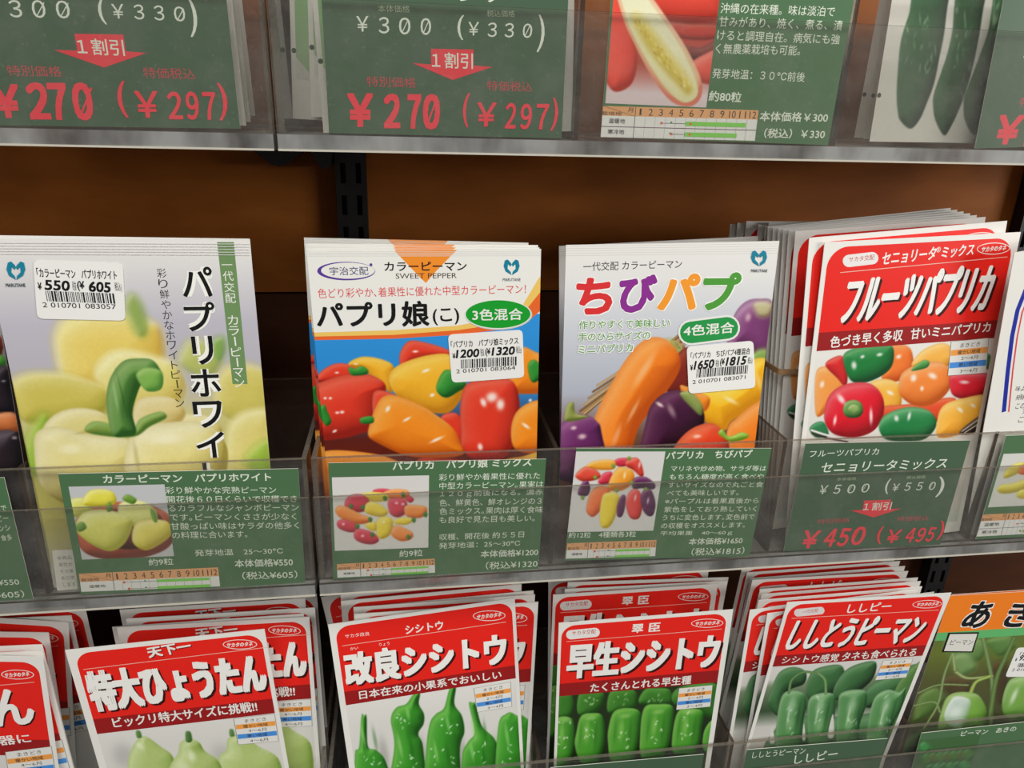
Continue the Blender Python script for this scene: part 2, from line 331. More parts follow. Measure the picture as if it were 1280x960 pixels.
   ('P','15809a',[[34.08,134.25],[34.27,135.56],[35.49,136.84],[35.31,138.64],[34.35,137.67],[33.86,138.49],[34.17,139.3],[35.46,140.58],[36.59,140.08],[37.1,137.8],[36.32,135.69]]),
   ('T','MARUTANE','3a4a52',30.3,131.84,7.22,-0.9,1.25,0.03,0,''),
   ('T','色どり彩やか､着果性に優れた中型カラーピーマン！','e0504e',-42.73,126.15,82.48,0.3,3.93,0,0,''),
   ('T','パプリ娘','151515',-44.19,113.81,44.81,-0.2,10.81,0.05,0,''),
   ('T','(こ)','151515',2.01,114.0,10.7,1.6,6.93,0.03,0,''),
   ('E','c9c7c2',28.7,117.9,13.82,6.4,0.0,-1.2),
   ('E','ecebe4',28.52,118.17,13.64,6.22,0.0,-1.2),
   ('E','169c2c',28.52,118.17,13.28,5.87,0.0,-1.2),
   ('T','3色混合','ecebe4',17.92,115.62,20.59,-0.2,5.0,0.03,0,''),
  ],
  'pic': {'box': [-45.59, 45.59, 0.0, 118.0], 'bg': [[0, '7a2218'], [64, '5a1c12'], [84, '2a84cc'], [112, '2f92da']], 'res': 0.35, 'ops': [
   ('b',[[-46.0,90.9],[-44.8,95.0],[-38.5,98.7],[-31.7,98.1],[-26.3,95.4],[-29.5,92.2],[-37.4,90.6]],'e03a24','8e1a10','f26a50',0.35,1),
   ('b',[[-33.0,98.3],[-27.2,101.4],[-18.7,99.8],[-14.6,96.0],[-16.0,85.6],[-20.2,88.6],[-25.9,94.4]],'f2b22a','c07a10','fbd460',0.35,1),
   ('b',[[-12.3,98.7],[-11.6,103.3],[-8.0,107.7],[-1.1,106.8],[7.4,103.7],[9.1,100.9],[-4.0,98.5],[-11.1,95.9]],'e03a24','8e1a10','f26a50',0.35,1),
   ('b',[[33.9,98.3],[38.3,103.8],[43.7,101.8],[51.9,96.9],[52.3,84.4],[37.7,82.9],[33.1,86.0]],'f28a1c','b85208','fbb454',0.35,1),
   ('b',[[41.1,96.2],[44.2,98.0],[48.4,92.2],[44.4,88.0],[42.1,89.5]],'2f8a30','14501a','64b450',0.35,1),
   ('b',[[-50.6,86.8],[-46.9,89.9],[-36.3,93.4],[-26.8,94.0],[-20.1,91.0],[-18.4,86.7],[-21.5,80.1],[-24.8,69.5],[-31.2,66.7],[-38.4,65.0],[-49.0,65.5],[-52.4,76.4]],'e03a24','8e1a10','f26a50',0.35,1),
   ('b',[[-23.9,84.9],[-17.7,85.7],[-10.1,79.7],[-12.3,69.0],[-23.0,69.4]],'e03a24','8e1a10','f26a50',0.35,1),
   ('b',[[-17.0,90.4],[-15.5,95.1],[-10.1,98.6],[-1.3,101.2],[7.4,101.7],[13.5,98.0],[15.1,89.4],[12.3,80.8],[7.7,75.6],[1.4,75.4],[-6.6,78.6],[-14.3,84.2]],'f2b22a','c07a10','fbd460',0.35,1),
   ('b',[[4.0,73.3],[10.4,75.0],[14.8,67.9],[12.9,59.9],[7.4,63.2]],'e03a24','8e1a10','f26a50',0.35,1),
   ('b',[[-33.1,97.0],[-30.1,96.4],[-27.9,97.5],[-25.4,95.8],[-26.0,93.7],[-32.0,93.5]],'2f8a30','14501a','64b450',0.35,1),
   ('b',[[2.5,87.9],[5.9,94.4],[10.3,94.1],[12.1,93.3],[15.1,87.5],[11.5,84.7],[6.9,82.2],[3.4,84.0]],'2f8a30','14501a','64b450',0.35,1),
   ('b',[[-26.0,71.5],[-23.4,78.2],[-20.0,83.4],[-14.3,83.9],[-4.7,79.5],[2.3,74.3],[8.9,68.1],[12.1,61.0],[13.2,55.3],[1.7,54.0],[-11.1,55.8],[-21.7,61.4],[-26.8,65.6]],'f28a1c','b85208','fbb454',0.35,1),
   ('b',[[12.5,67.0],[12.4,78.9],[15.1,88.0],[24.1,90.3],[34.0,89.3],[37.5,81.0],[37.2,67.0],[34.2,57.0],[29.5,52.0],[18.3,52.3],[12.8,58.9]],'e03a24','8e1a10','f26a50',0.35,1),
   ('b',[[34.1,66.2],[36.8,75.1],[45.0,79.7],[53.4,77.4],[54.0,57.2],[45.5,54.6],[36.1,56.9]],'f28a1c','b85208','fbb454',0.35,1),
   ('b',[[-53.5,54.7],[-45.1,59.5],[-31.7,58.6],[-19.3,55.4],[-12.7,49.7],[-12.0,33.9],[-55.1,36.1]],'f28a1c','b85208','fbb454',0.35,1),
   ('b',[[-7.6,52.6],[3.5,53.7],[20.2,51.4],[29.5,47.8],[29.6,31.7],[-12.0,33.9]],'c8321e','701008','e05a40',0.35,1),
   ('b',[[29.5,49.9],[38.9,53.1],[48.4,53.2],[48.9,30.7],[28.6,31.8]],'f2b22a','c07a10','fbd460',0.35,1),
   ('b',[[-29.8,74.1],[-24.9,74.9],[-24.5,71.9],[-29.1,71.6]],'2f8a30','14501a','64b450',0.35,1),
   ('b',[[-47.5,78.1],[-44.2,80.9],[-43.1,78.0],[-41.8,73.1],[-44.1,71.2],[-46.4,75.2]],'2f8a30','14501a','64b450',0.35,1),
   ('s',-43.5,83.7,0.69,0.6,'fff4ec',0.9,0),
   ('s',-41.4,83.6,0.69,0.6,'fff4ec',0.9,0),
   ('s',-39.1,77.0,0.87,0.61,'fff4ec',0.9,0),
   ('s',-37.1,77.2,0.96,0.7,'fff4ec',0.9,0),
   ('s',-40.8,68.6,1.06,0.62,'fff4ec',0.9,30),
   ('s',0.7,83.6,1.07,0.8,'fff4ec',0.9,20),
   ('s',-1.6,94.6,1.75,0.7,'fff4ec',0.9,20),
   ('s',25.8,81.8,2.54,2.36,'fff4ec',0.9,20),
   ('s',29.5,78.3,1.82,2.74,'fff4ec',0.9,0),
   ('s',22.2,79.5,1.27,2.18,'fff4ec',0.9,20),
   ('s',-10.4,72.9,1.97,0.63,'fff4ec',0.9,30),
   ('s',1.9,62.9,3.19,0.73,'fff4ec',0.9,25),
   ('s',-18.1,78.0,1.59,0.88,'fff4ec',0.9,60),
   ('s',40.6,67.9,2.23,0.74,'fff4ec',0.9,-40),
   ('s',-37.9,94.8,0.85,0.43,'fff4ec',0.9,0),
   ('s',-30.0,98.3,0.86,0.34,'fff4ec',0.9,0),
   ('s',42.3,79.8,0.73,0.73,'fff4ec',0.9,0),
   ('s',20.7,58.6,1.11,1.86,'fff4ec',0.9,10),
   ('s',-5.6,103.1,1.21,0.52,'fff4ec',0.9,0),
  ]},
  'sticker': {'cor': [[7.86, 110.07], [38.56, 111.44], [39.56, 90.38], [9.06, 88.93]], 'ops': [
   ('T','｢パプリカ\u3000パプリ娘ミックス','151515',9.03,104.11,27.94,2.3,3.12,0.03,0,''),
   ('T','¥','151515',9.55,99.56,1.32,2.5,2.41,0.05,0,''),
   ('T','1200','151515',10.87,99.71,10.15,2.1,3.7,0.06,0.15,''),
   ('T','税抜','151515',21.28,100.35,1.51,5.5,3.34,0,0,''),
   ('T','(¥','151515',23.22,100.12,2.22,3.3,3.71,0.04,0,''),
   ('T','1320','151515',25.7,100.42,10.14,1.6,3.71,0.06,0.15,''),
   ('T','税込)','151515',36.11,100.7,2.23,3.3,3.54,0,0,''),
   ('B','1c1c20',12.99,95.16,36.78,95.98,3.93,2),
   ('T','2 010701 083064','151515',11.01,93.14,24.74,2.2,1.7,0,0,''),
  ]},
 },
 'chibi': {'w': 92.68, 'h': 146.69,
  'ops': [
   ('L','cfcdc9',0.2,[[-50.19,147.09],[47.55,146.45]]),
   ('L','cfcdc9',0.2,[[-50.17,146.15],[47.68,145.46]]),
   ('L','cfcdc9',0.2,[[-50.14,145.2],[47.81,144.47]]),
   ('L','cfcdc9',0.2,[[-50.12,144.25],[47.94,143.47]]),
   ('L','cfcdc9',0.2,[[-50.1,143.31],[48.07,142.48]]),
   ('L','cfcdc9',0.2,[[-50.08,142.35],[48.2,141.48]]),
   ('T','一代交配 カラーピーマン','26262a',-38.82,135.81,42.59,0.3,3.69,0.01,0,''),
   ('T','ち','f4f3ee',-42.18,116.95,16.9,-1.3,16.67,0.12,0,'r'),
   ('T','ち','d83234',-41.73,117.39,15.97,-0.9,15.77,0.075,0,'r'),
   ('T','び','f4f3ee',-23.72,117.07,17.58,-1.3,17.43,0.12,0,'r'),
   ('T','び','8a2f8e',-23.28,117.52,16.62,-0.9,16.52,0.075,0,'r'),
   ('T','パ','f4f3ee',-6.4,117.61,19.31,-1.3,16.92,0.12,0,'r'),
   ('T','パ','f29a2e',-5.96,118.06,18.33,-1.0,16.0,0.075,0,'r'),
   ('T','プ','f4f3ee',13.21,116.97,18.2,-1.3,17.54,0.12,0,'r'),
   ('T','プ','4f9a3a',13.65,117.43,17.21,-0.9,16.62,0.075,0,'r'),
   ('T','作りやすくて美味しい','eeeeea',-40.23,110.79,40.94,-0.8,4.44,0.13,0,''),
   ('T','作りやすくて美味しい','5c9a48',-39.87,111.15,40.17,-0.7,3.7,0.022,0,''),
   ('T','手のひらサイズの','eeeeea',-40.33,105.47,32.6,-0.6,4.49,0.13,0,''),
   ('T','手のひらサイズの','5c9a48',-39.97,105.83,31.84,-0.5,3.74,0.022,0,''),
   ('T','ミニパプリカ','eeeeea',-40.15,99.98,24.92,-0.2,4.54,0.13,0,''),
   ('T','ミニパプリカ','5c9a48',-39.79,100.35,24.15,-0.1,3.79,0.022,0,''),
   ('P','e9e8e2',[[11.39,102.14],[9.09,102.39],[6.97,103.48],[5.33,105.23],[4.44,107.39],[4.42,109.61],[5.26,111.56],[6.84,112.96],[8.93,113.59],[25.45,115.11],[27.75,114.88],[29.92,113.82],[31.61,112.08],[32.59,109.92],[32.67,107.67],[31.86,105.68],[30.27,104.25],[28.14,103.61]]),
   ('P','269447',[[11.2,103.01],[9.25,103.22],[7.44,104.14],[6.06,105.63],[5.3,107.47],[5.27,109.35],[5.99,111.02],[7.34,112.21],[9.11,112.74],[25.65,114.26],[27.61,114.06],[29.45,113.16],[30.89,111.68],[31.71,109.84],[31.79,107.93],[31.09,106.24],[29.74,105.03],[27.93,104.48]]),
   ('T','4色混合','ecebe4',6.91,106.11,23.1,2.1,5.15,0.03,0,''),
   ('P','15809a',[[38.31,136.15],[35.37,137.78],[34.19,140.04],[34.46,142.42],[35.68,142.91],[37.3,141.51],[37.77,140.65],[37.32,139.8],[36.1,140.85],[36.14,138.96],[37.7,137.55]]),
   ('P','15809a',[[38.53,136.15],[38.58,137.53],[39.81,138.88],[39.4,140.78],[38.42,139.77],[37.77,140.65],[38.03,141.5],[39.33,142.84],[40.68,142.3],[41.53,139.88],[40.88,137.65]]),
   ('T','MARUTANE','3a4a52',34.93,133.63,7.39,-1.4,1.32,0.03,0,''),
  ],
  'pic': {'box': [-46.34, 46.34, 0.0, 146.7], 'bg': [[0, '3a1a18'], [60, '6a4a3a'], [82, 'aeb2be'], [100, 'bfc3cc'], [118, 'd2d4d8'], [132, 'e2e1de'], [147, 'e8e6e0']], 'res': 0.4, 'ops': [
   ('l',[[-45.3,62.2],[-29.4,77.5],[7.2,109.0]],1.0,'b08a58'),
   ('l',[[-43.4,65.1],[-25.7,80.8],[7.3,107.8]],1.0,'8a6438'),
   ('l',[[-41.6,68.1],[-22.0,84.0],[7.4,106.7]],1.0,'c8a878'),
   ('l',[[-39.8,71.0],[-18.4,87.3],[7.4,105.5]],1.0,'b08a58'),
   ('l',[[-37.9,73.9],[-14.7,90.6],[7.5,104.4]],1.0,'8a6438'),
   ('l',[[-36.1,76.8],[-11.0,93.8],[7.6,103.2]],1.0,'c8a878'),
   ('l',[[-34.3,79.7],[-7.4,97.1],[7.7,102.0]],1.0,'b08a58'),
   ('l',[[-32.5,82.6],[-3.7,100.3],[7.8,100.9]],1.0,'8a6438'),
   ('l',[[-30.7,85.5],[-0.1,103.5],[7.9,99.7]],1.0,'c8a878'),
   ('b',[[27.7,98.5],[28.5,110.1],[30.2,116.7],[34.6,121.1],[40.4,121.9],[46.6,120.0],[49.9,105.5],[48.4,93.7],[42.0,95.9],[34.6,99.2]],'7c3c70','3c1238','c29ab8',0.35,1),
   ('b',[[37.8,118.8],[40.1,120.6],[46.6,119.5],[45.8,114.3],[40.9,114.0]],'bdb488','8c8454','dcd8b0',0.6,1),
   ('b',[[38.2,94.1],[42.7,98.9],[48.9,97.6],[48.9,89.7],[42.7,89.9]],'7ca048','4c7428','a4c070',0.6,1),
   ('b',[[-2.1,103.6],[1.7,104.9],[7.0,99.4],[6.5,93.5],[0.5,95.8]],'9aa04c','6a7830','c0c070',0.6,1),
   ('b',[[-1.1,89.9],[4.2,97.5],[9.8,101.2],[18.2,95.0],[17.3,83.1],[9.8,77.4],[1.6,80.9]],'7a2418','3c0c08','a84a34',0.35,1),
   ('b',[[-32.3,65.0],[-30.2,73.5],[-25.8,83.2],[-19.7,94.7],[-13.5,103.1],[-7.0,106.4],[-0.2,104.7],[5.3,98.5],[6.6,91.6],[2.4,82.8],[-4.8,73.1],[-10.6,64.2],[-14.3,49.8],[-20.8,39.5],[-33.8,40.5],[-32.8,53.1]],'f07e1e','b84a08','fbb060',0.35,1),
   ('b',[[7.5,80.6],[13.3,83.3],[23.4,81.8],[31.3,83.9],[40.2,94.0],[48.5,92.7],[50.4,77.4],[41.0,69.6],[33.3,64.8],[30.6,60.7],[20.9,65.5],[13.1,74.2]],'f4b81e','cc8408','fbdc5a',0.35,1),
   ('b',[[7.3,83.6],[15.5,80.2],[21.9,76.8],[20.4,70.7],[13.2,73.2]],'ee8a20','c05a10','f8b060',0.35,1),
   ('b',[[31.8,59.6],[36.2,66.7],[44.7,73.5],[52.9,74.2],[58.0,33.9],[34.3,35.6]],'f07e1e','b84a08','fbb060',0.35,1),
   ('b',[[-10.2,49.5],[-7.7,65.1],[-5.8,74.2],[-0.3,80.0],[7.5,81.3],[15.9,76.1],[20.1,68.7],[19.3,61.4],[13.8,54.4],[5.9,50.6],[2.7,37.9],[-10.6,38.8]],'3c1030','16040e','7a4466',0.35,1),
   ('b',[[5.9,50.6],[10.3,58.8],[17.0,63.6],[25.1,64.2],[32.0,57.5],[33.9,48.8],[32.1,35.8],[6.9,37.6]],'e04020','8c1a0c','f27a50',0.35,1),
   ('b',[[27.7,59.3],[29.5,61.3],[33.0,57.4],[39.1,59.2],[42.9,57.3],[40.5,55.4],[34.4,54.7],[31.0,56.5]],'86b83c','55861e','b4dc70',0.4,1),
   ('b',[[7.6,79.6],[12.5,80.3],[18.6,73.9],[18.6,68.7],[14.2,72.1]],'8a9a50','5c6a2c','b0bc78',0.5,1),
   ('b',[[-48.0,54.1],[-47.3,66.4],[-41.7,72.1],[-35.0,71.9],[-30.0,68.4],[-27.8,63.2],[-24.8,39.8],[-47.7,41.5]],'6a2a62','2c0c2e','a86a9a',0.35,1),
   ('b',[[-45.0,70.8],[-43.8,77.2],[-41.0,78.1],[-39.8,73.0],[-34.0,71.2],[-38.8,69.4],[-43.6,69.2]],'8c9448','5c642a','b4b870',0.4,1),
   ('s',-9.9,91.3,1.75,8.74,'ffeedd',0.35,-30),
   ('s',-13.6,72.6,0.99,5.92,'ffeedd',0.4,-25),
   ('s',-20.8,60.7,1.39,5.95,'ffeedd',0.35,-15),
   ('s',-1.5,75.0,2.19,0.8,'ffeedd',0.8,-35),
   ('s',4.3,71.6,1.41,4.02,'ffeedd',0.4,30),
   ('s',36.0,113.7,1.39,1.98,'ffeedd',0.5,0),
   ('s',-40.6,66.0,1.36,0.97,'ffeedd',0.7,0),
   ('s',-36.6,61.6,1.95,1.37,'ffeedd',0.7,0),
   ('s',32.2,75.2,4.11,1.03,'ffeedd',0.6,-30),
   ('s',44.5,83.8,1.03,4.12,'ffeedd',0.4,20),
   ('s',17.5,58.4,2.06,1.03,'ffeedd',0.7,0),
  ]},
  'sticker': {'cor': [[8.74, 101.62], [39.56, 103.12], [43.19, 80.82], [11.6, 79.55]], 'ops': [
   ('T','｢パプリカ\u3000ちびパプ4種混合','151515',11.01,95.69,27.7,2.5,3.13,0.03,0,''),
   ('T','¥','151515',11.27,90.37,1.38,5.7,2.77,0.05,0,''),
   ('T','1650','151515',12.82,90.69,9.88,3.2,4.15,0.06,0.15,''),
   ('T','税抜','151515',23.05,91.62,1.59,4.6,3.37,0,0,''),
   ('T','(¥','151515',25.05,91.53,2.19,2.6,3.97,0.04,0,''),
   ('T','1815','151515',27.61,91.81,10.0,2.0,4.17,0.06,0.15,''),
   ('T','税込)','151515',38.04,91.95,2.21,2.6,3.59,0,0,''),
   ('B','1c1c20',14.43,87.04,38.6,87.92,3.99,3),
   ('T','2 010701 083071','151515',12.9,84.12,24.91,2.8,1.81,0,0,''),
  ]},
 },
 'fruit': {'w': 93.5, 'h': 151.0,
  'ops': [
   ('H','e8241a',-44.55,44.15,111.11,148.7,9),
   ('H','981a1a',-44.55,44.15,102.55,111.11,0),
   ('P','e9e6e2',[[-33.76,139.76],[-34.9,139.9],[-35.98,140.43],[-36.82,141.27],[-37.31,142.28],[-37.36,143.31],[-36.98,144.21],[-36.21,144.84],[-35.19,145.11],[-24.37,145.75],[-23.22,145.61],[-22.14,145.08],[-21.27,144.25],[-20.76,143.24],[-20.69,142.2],[-21.06,141.29],[-21.83,140.65],[-22.87,140.38]]),
   ('T','サカタ交配','c03028',-34.49,141.8,11.89,2.8,2.3,0.01,0,''),
   ('T','セニョリータ','ecebe4',-18.98,139.69,26.1,2.7,5.76,0.035,0.1,''),
   ('T','®','ecebe4',6.63,143.93,2.04,2.3,2.43,0.02,0,''),
   ('T','ミックス','ecebe4',9.41,141.18,16.19,2.4,5.25,0.035,0.1,''),
   ('E','ecebe4',34.6,144.31,8.22,2.64,0.35,-2.8),
   ('T','サカタのタネ','ecebe4',28.59,142.98,12.59,1.2,2.38,0.05,0.15,''),
   ('L','e9c0b0',0.3,[[-37.87,137.57],[42.49,140.24]]),
   ('T','フルーツパプリカ','3a0a08',-34.84,113.11,76.31,1.4,22.24,0.045,0.16,''),
   ('T','フルーツパプリカ','f0efe9',-36.0,114.15,76.19,1.3,22.18,0.045,0.16,''),
   ('T','色づき早く多収','ecebe4',-38.37,103.53,35.37,1.6,5.57,0.03,0,''),
   ('T','甘いミニパプリカ','ecebe4',0.76,104.74,40.38,1.1,5.25,0.03,0,''),
   ('P','777770',[[21.97,102.38],[41.27,102.92],[43.69,85.46],[23.44,85.64]]),
   ('P','e4e3dc',[[22.21,102.23],[41.07,102.74],[43.43,85.63],[23.67,85.81]]),
   ('P','f0a04a',[[22.76,98.18],[41.46,98.52],[41.86,95.63],[23.01,95.4]]),
   ('P','4a90dc',[[23.3,92.11],[42.33,92.2],[42.73,89.28],[23.55,89.3]]),
   ('T','まきどき','333333',27.23,99.08,10.09,1.1,2.13,0,0,''),
   ('T','暖かい地域','333333',26.61,95.69,11.53,0.7,2.14,0.02,0,''),
   ('T','2〜4月','333333',28.83,92.81,8.72,0.4,1.99,0,0,''),
   ('T','寒い地域','333333',28.19,89.55,9.78,-0.0,2.17,0.02,0,''),
   ('T','3〜4月','333333',29.49,86.43,8.88,-0.4,2.02,0,0,''),
  ],
  'pic': {'box': [-44.45, 44.45, 6.0, 102.85], 'bg': [[0, 'dcdad4'], [8, 'c9d2c4'], [16, 'd8d2c8'], [60, 'dcd8d0'], [100, 'e6e4dc']], 'res': 0.35, 'ops': [
   ('b',[[-41.1,72.0],[-43.6,91.9],[-38.8,95.1],[-32.2,92.0],[-28.1,85.6],[-29.3,78.4],[-35.9,72.6]],'f09a48','c86420','f8c488',0.35,1),
   ('b',[[-39.4,95.6],[-36.2,98.9],[-31.1,99.0],[-27.8,90.7],[-28.0,84.5],[-32.8,89.0]],'d82a2a','8a1212','f06a60',0.35,1),
   ('b',[[-9.5,101.4],[-3.4,103.0],[2.5,99.6],[4.7,90.2],[-1.4,85.0],[-10.4,87.2]],'f07a30','b84810','f8ac70',0.35,1),
   ('b',[[-30.6,96.0],[-30.3,101.0],[-22.3,103.4],[-11.9,103.6],[-6.8,101.3],[-6.0,93.1],[-10.5,88.3],[-18.6,85.6],[-25.7,87.2]],'1c7a38','0c4420','6ab070',0.35,1),
   ('b',[[3.8,92.3],[7.0,98.2],[13.9,101.6],[20.4,101.3],[26.1,94.8],[20.6,89.0],[9.6,89.8]],'f2b24a','c07c1c','fad890',0.35,1),
   ('b',[[-16.4,84.6],[-9.2,86.8],[-1.2,83.6],[1.6,76.8],[1.0,70.5],[-6.5,69.5],[-13.1,77.0]],'f4b444','c48018','fadc90',0.35,1),
   ('b',[[-13.5,72.8],[-4.9,73.1],[8.2,73.1],[19.0,74.3],[30.3,73.4],[25.6,62.9],[3.2,63.8],[-8.1,65.9]],'e04a24','901c0c','f07a50',0.35,1),
   ('b',[[-1.0,82.3],[-0.2,89.0],[6.9,92.6],[16.6,93.2],[23.3,89.3],[26.3,81.2],[23.3,75.0],[16.3,71.3],[8.4,72.2],[1.6,76.8]],'f08638','b85010','fabc80',0.35,1),
   ('b',[[4.2,89.7],[6.4,92.6],[9.9,94.4],[12.8,93.2],[12.2,90.7],[8.0,89.7]],'4c9444','24602a','86bc70',0.35,1),
   ('b',[[25.4,81.2],[25.6,86.0],[35.5,86.2],[45.9,84.4],[47.7,76.2],[38.3,72.7],[28.9,75.1]],'dc2030','8a0e18','f07078',0.35,1),
   ('b',[[40.4,89.6],[40.6,93.7],[43.7,94.5],[45.9,87.0]],'3c8848','1c5428','78b080',0.35,1),
   ('b',[[-37.0,72.7],[-35.4,81.0],[-29.2,85.4],[-19.7,85.9],[-13.0,83.3],[-7.8,76.6],[-6.7,67.9],[-10.6,60.7],[-20.0,58.3],[-30.1,60.8],[-35.3,66.2]],'e0182a','8a0814','f46a70',0.35,1),
   ('b',[[-27.7,73.0],[-26.9,76.6],[-22.8,77.6],[-18.7,75.4],[-17.3,71.0],[-19.3,68.5],[-23.6,68.6],[-26.4,70.2]],'5c9044','24481e','a4bc78',0.3,1),
   ('b',[[-25.3,73.0],[-23.5,75.3],[-20.2,74.4],[-19.2,71.4],[-21.7,70.3]],'8cac60','4c7434','bcd090',0.3,1),
   ('b',[[-7.9,64.8],[-4.3,69.3],[6.3,71.5],[16.7,68.9],[22.1,62.8],[21.1,57.2],[15.0,53.4],[-0.8,54.9],[-6.5,59.2]],'1e7c40','0c4622','7cbc84',0.35,1),
   ('b',[[22.4,62.1],[24.2,70.6],[34.7,73.7],[48.3,73.5],[51.1,60.6],[38.5,55.1],[25.1,54.1]],'f4b03c','c27c14','fad480',0.35,1),
   ('b',[[-43.4,64.8],[-40.6,67.8],[-36.3,67.4],[-33.3,60.6],[-39.7,60.2]],'2c7a48','144c2c','64a878',0.35,1),
   ('l',[[-42.3,64.1],[-33.3,60.6],[-21.0,57.5]],1.0,'f0eeea'),
   ('l',[[-41.9,62.5],[-33.1,59.1],[-23.0,56.4]],0.8,'402028'),
   ('b',[[35.6,55.3],[38.8,59.5],[44.8,63.4],[49.6,62.4],[43.2,54.6]],'4a3428','201410','806a58',0.35,1),
   ('l',[[37.1,56.3],[46.1,62.7]],0.5,'e8e4dc'),
   ('l',[[38.5,55.3],[47.6,60.9]],0.5,'e8e4dc'),
   ('s',-25.2,94.5,1.27,2.12,'fff4f0',0.85,20),
   ('s',-21.6,98.3,1.06,0.85,'fff4f0',0.85,0),
   ('s',-13.2,98.7,1.5,0.86,'fff4f0',0.85,0),
   ('s',-39.8,86.5,1.06,1.69,'fff4f0',0.85,0),
   ('s',6.0,85.9,1.54,1.98,'fff4f0',0.85,20),
   ('s',11.3,80.3,0.89,1.34,'fff4f0',0.85,20),
   ('s',15.7,86.2,2.67,1.33,'fff4f0',0.85,-30),
   ('s',-29.3,78.4,1.29,3.23,'fff4f0',0.85,40),
   ('s',-12.8,68.5,0.88,4.41,'fff4f0',0.85,10),
   ('s',-31.0,68.0,0.87,2.61,'fff4f0',0.85,0),
   ('s',0.6,66.2,1.12,1.79,'fff4f0',0.85,30),
   ('s',7.1,66.7,0.9,2.25,'fff4f0',0.85,0),
   ('s',33.7,67.6,2.3,0.81,'fff4f0',0.85,-40),
   ('s',40.1,69.3,1.85,0.69,'fff4f0',0.85,-35),
   ('s',33.1,81.7,2.72,0.91,'fff4f0',0.85,-10),
   ('s',-4.8,79.5,2.2,0.88,'fff4f0',0.85,-30),
   ('s',-3.4,97.0,1.3,1.08,'fff4f0',0.85,0),
  ]},
 },
 'back': {'w': 92.5, 'h': 149.0,
  'ops': [
   ('L','1c2a9a',2.2,[[-37.33,131.34],[-39.62,121.86],[-39.95,109.75],[-38.91,92.72],[-36.98,70.23]]),
   ('L','d84048',0.8,[[-34.8,128.96],[-37.06,120.42],[-37.24,108.23],[-36.35,92.23],[-34.34,69.7]]),
   ('T','発','151515',-26.96,67.07,3.4,-3.8,4.27,0.0,0,''),
   ('T','こ','151515',-28.37,62.75,2.89,-7.1,2.88,0,0,''),
   ('T','味よ','151515',-33.04,80.27,4.82,-8.0,2.7,0,0,''),
   ('T','発芽','151515',-32.14,75.5,4.85,-8.1,2.73,0,0,''),
   ('T','この','151515',-31.23,70.67,4.88,-8.3,2.77,0,0,''),
   ('T','１月','151515',-30.12,75.76,4.03,-7.5,2.73,0,0,''),
  ],
 },
 'dark': {'w': 92.5, 'h': 149.0,
  'ops': [
  ],
  'pic': {'box': [-46.25, 46.25, 0.0, 149.0], 'bg': [[0, '1c1418'], [60, '201a20'], [80, '18141a'], [120, 'b8b4ac'], [149, 'd8d6d0']], 'res': 0.6, 'ops': [
   ('b',[[25.5,106.7],[35.7,111.3],[44.8,113.1],[45.9,109.9],[45.6,107.4],[42.8,103.6],[31.0,101.7]],'9c3a20','4a1408','c86a48',0.35,1),
   ('b',[[24.5,100.8],[38.0,105.6],[44.9,105.1],[45.6,101.1],[39.5,99.1],[27.1,97.2]],'4a9430','24581a','7cbc58',0.35,1),
   ('b',[[23.4,94.1],[36.8,98.2],[46.2,100.8],[46.2,91.0],[45.8,81.8],[37.2,79.3],[21.1,80.5]],'2a2028','0c0810','5c5058',0.35,1),
   ('b',[[20.6,77.4],[34.0,80.0],[45.8,81.5],[46.3,73.8],[35.5,72.7],[19.5,71.1]],'cc7440','884018','e8a070',0.35,1),
   ('b',[[19.0,68.0],[34.2,72.6],[45.5,73.2],[46.2,58.7],[43.3,52.1],[29.2,48.7],[16.3,51.9]],'2a2026','0c080c','6c6068',0.35,1),
   ('s',44.0,94.7,0.78,0.52,'e8e0e4',0.5,0),
   ('s',44.5,70.8,0.94,0.67,'f0e8ec',0.6,0),
  ]},
 },
 'gourd': {'w': 87.37, 'h': 145.04,
  'ops': [
   ('H','e8241a',-40.29,41.69,104.75,142.64,7),
   ('H','981a1a',-40.29,41.69,95.83,104.75,0),
   ('T','天下一','7a1410',-8.71,135.27,19.45,4.4,5.72,0.06,0,''),
   ('T','天下一','ecebe4',-9.14,135.78,19.43,4.5,5.71,0.06,0,''),
   ('E','ecebe4',31.65,138.0,7.62,2.78,0.35,-7.7),
   ('T','サカタのタネ','ecebe4',25.48,137.1,12.01,-3.4,2.5,0.05,0.15,''),
   ('L','e9c0b0',0.3,[[-38.29,133.55],[47.06,134.76]]),
   ('T','特大ひょうたん','3a0a08',-38.16,107.61,79.98,0.3,23.5,0.062,0,''),
   ('T','特大ひょうたん','f0efe9',-39.0,108.69,79.85,0.4,23.45,0.062,0,''),
   ('T','ビックリ特大サイズに挑戦!!','ecebe4',-32.23,98.25,66.28,-0.1,6.32,0.035,0,''),
   ('P','777770',[[22.17,95.7],[41.61,95.46],[41.23,78.33],[21.75,79.16]]),
   ('P','e4e3dc',[[22.4,95.53],[41.38,95.3],[41.0,78.51],[21.98,79.31]]),
   ('P','f0a04a',[[22.48,91.52],[41.09,91.16],[41.03,88.32],[22.41,88.78]]),
   ('P','4a90dc',[[22.33,85.53],[40.96,84.96],[40.89,82.09],[22.26,82.75]]),
   ('T','まきどき','333333',27.04,92.24,10.07,-1.0,2.05,0,0,''),
   ('T','暖かい地域','333333',26.01,88.93,11.4,-1.4,2.06,0.02,0,''),
   ('T','4〜6月','333333',27.83,86.02,8.56,-1.7,1.91,0,0,''),
   ('T','寒い地域','333333',26.81,82.84,9.51,-2.0,2.08,0.02,0,''),
   ('T','4〜6月','333333',27.68,79.74,8.57,-2.4,1.94,0,0,''),
  ],
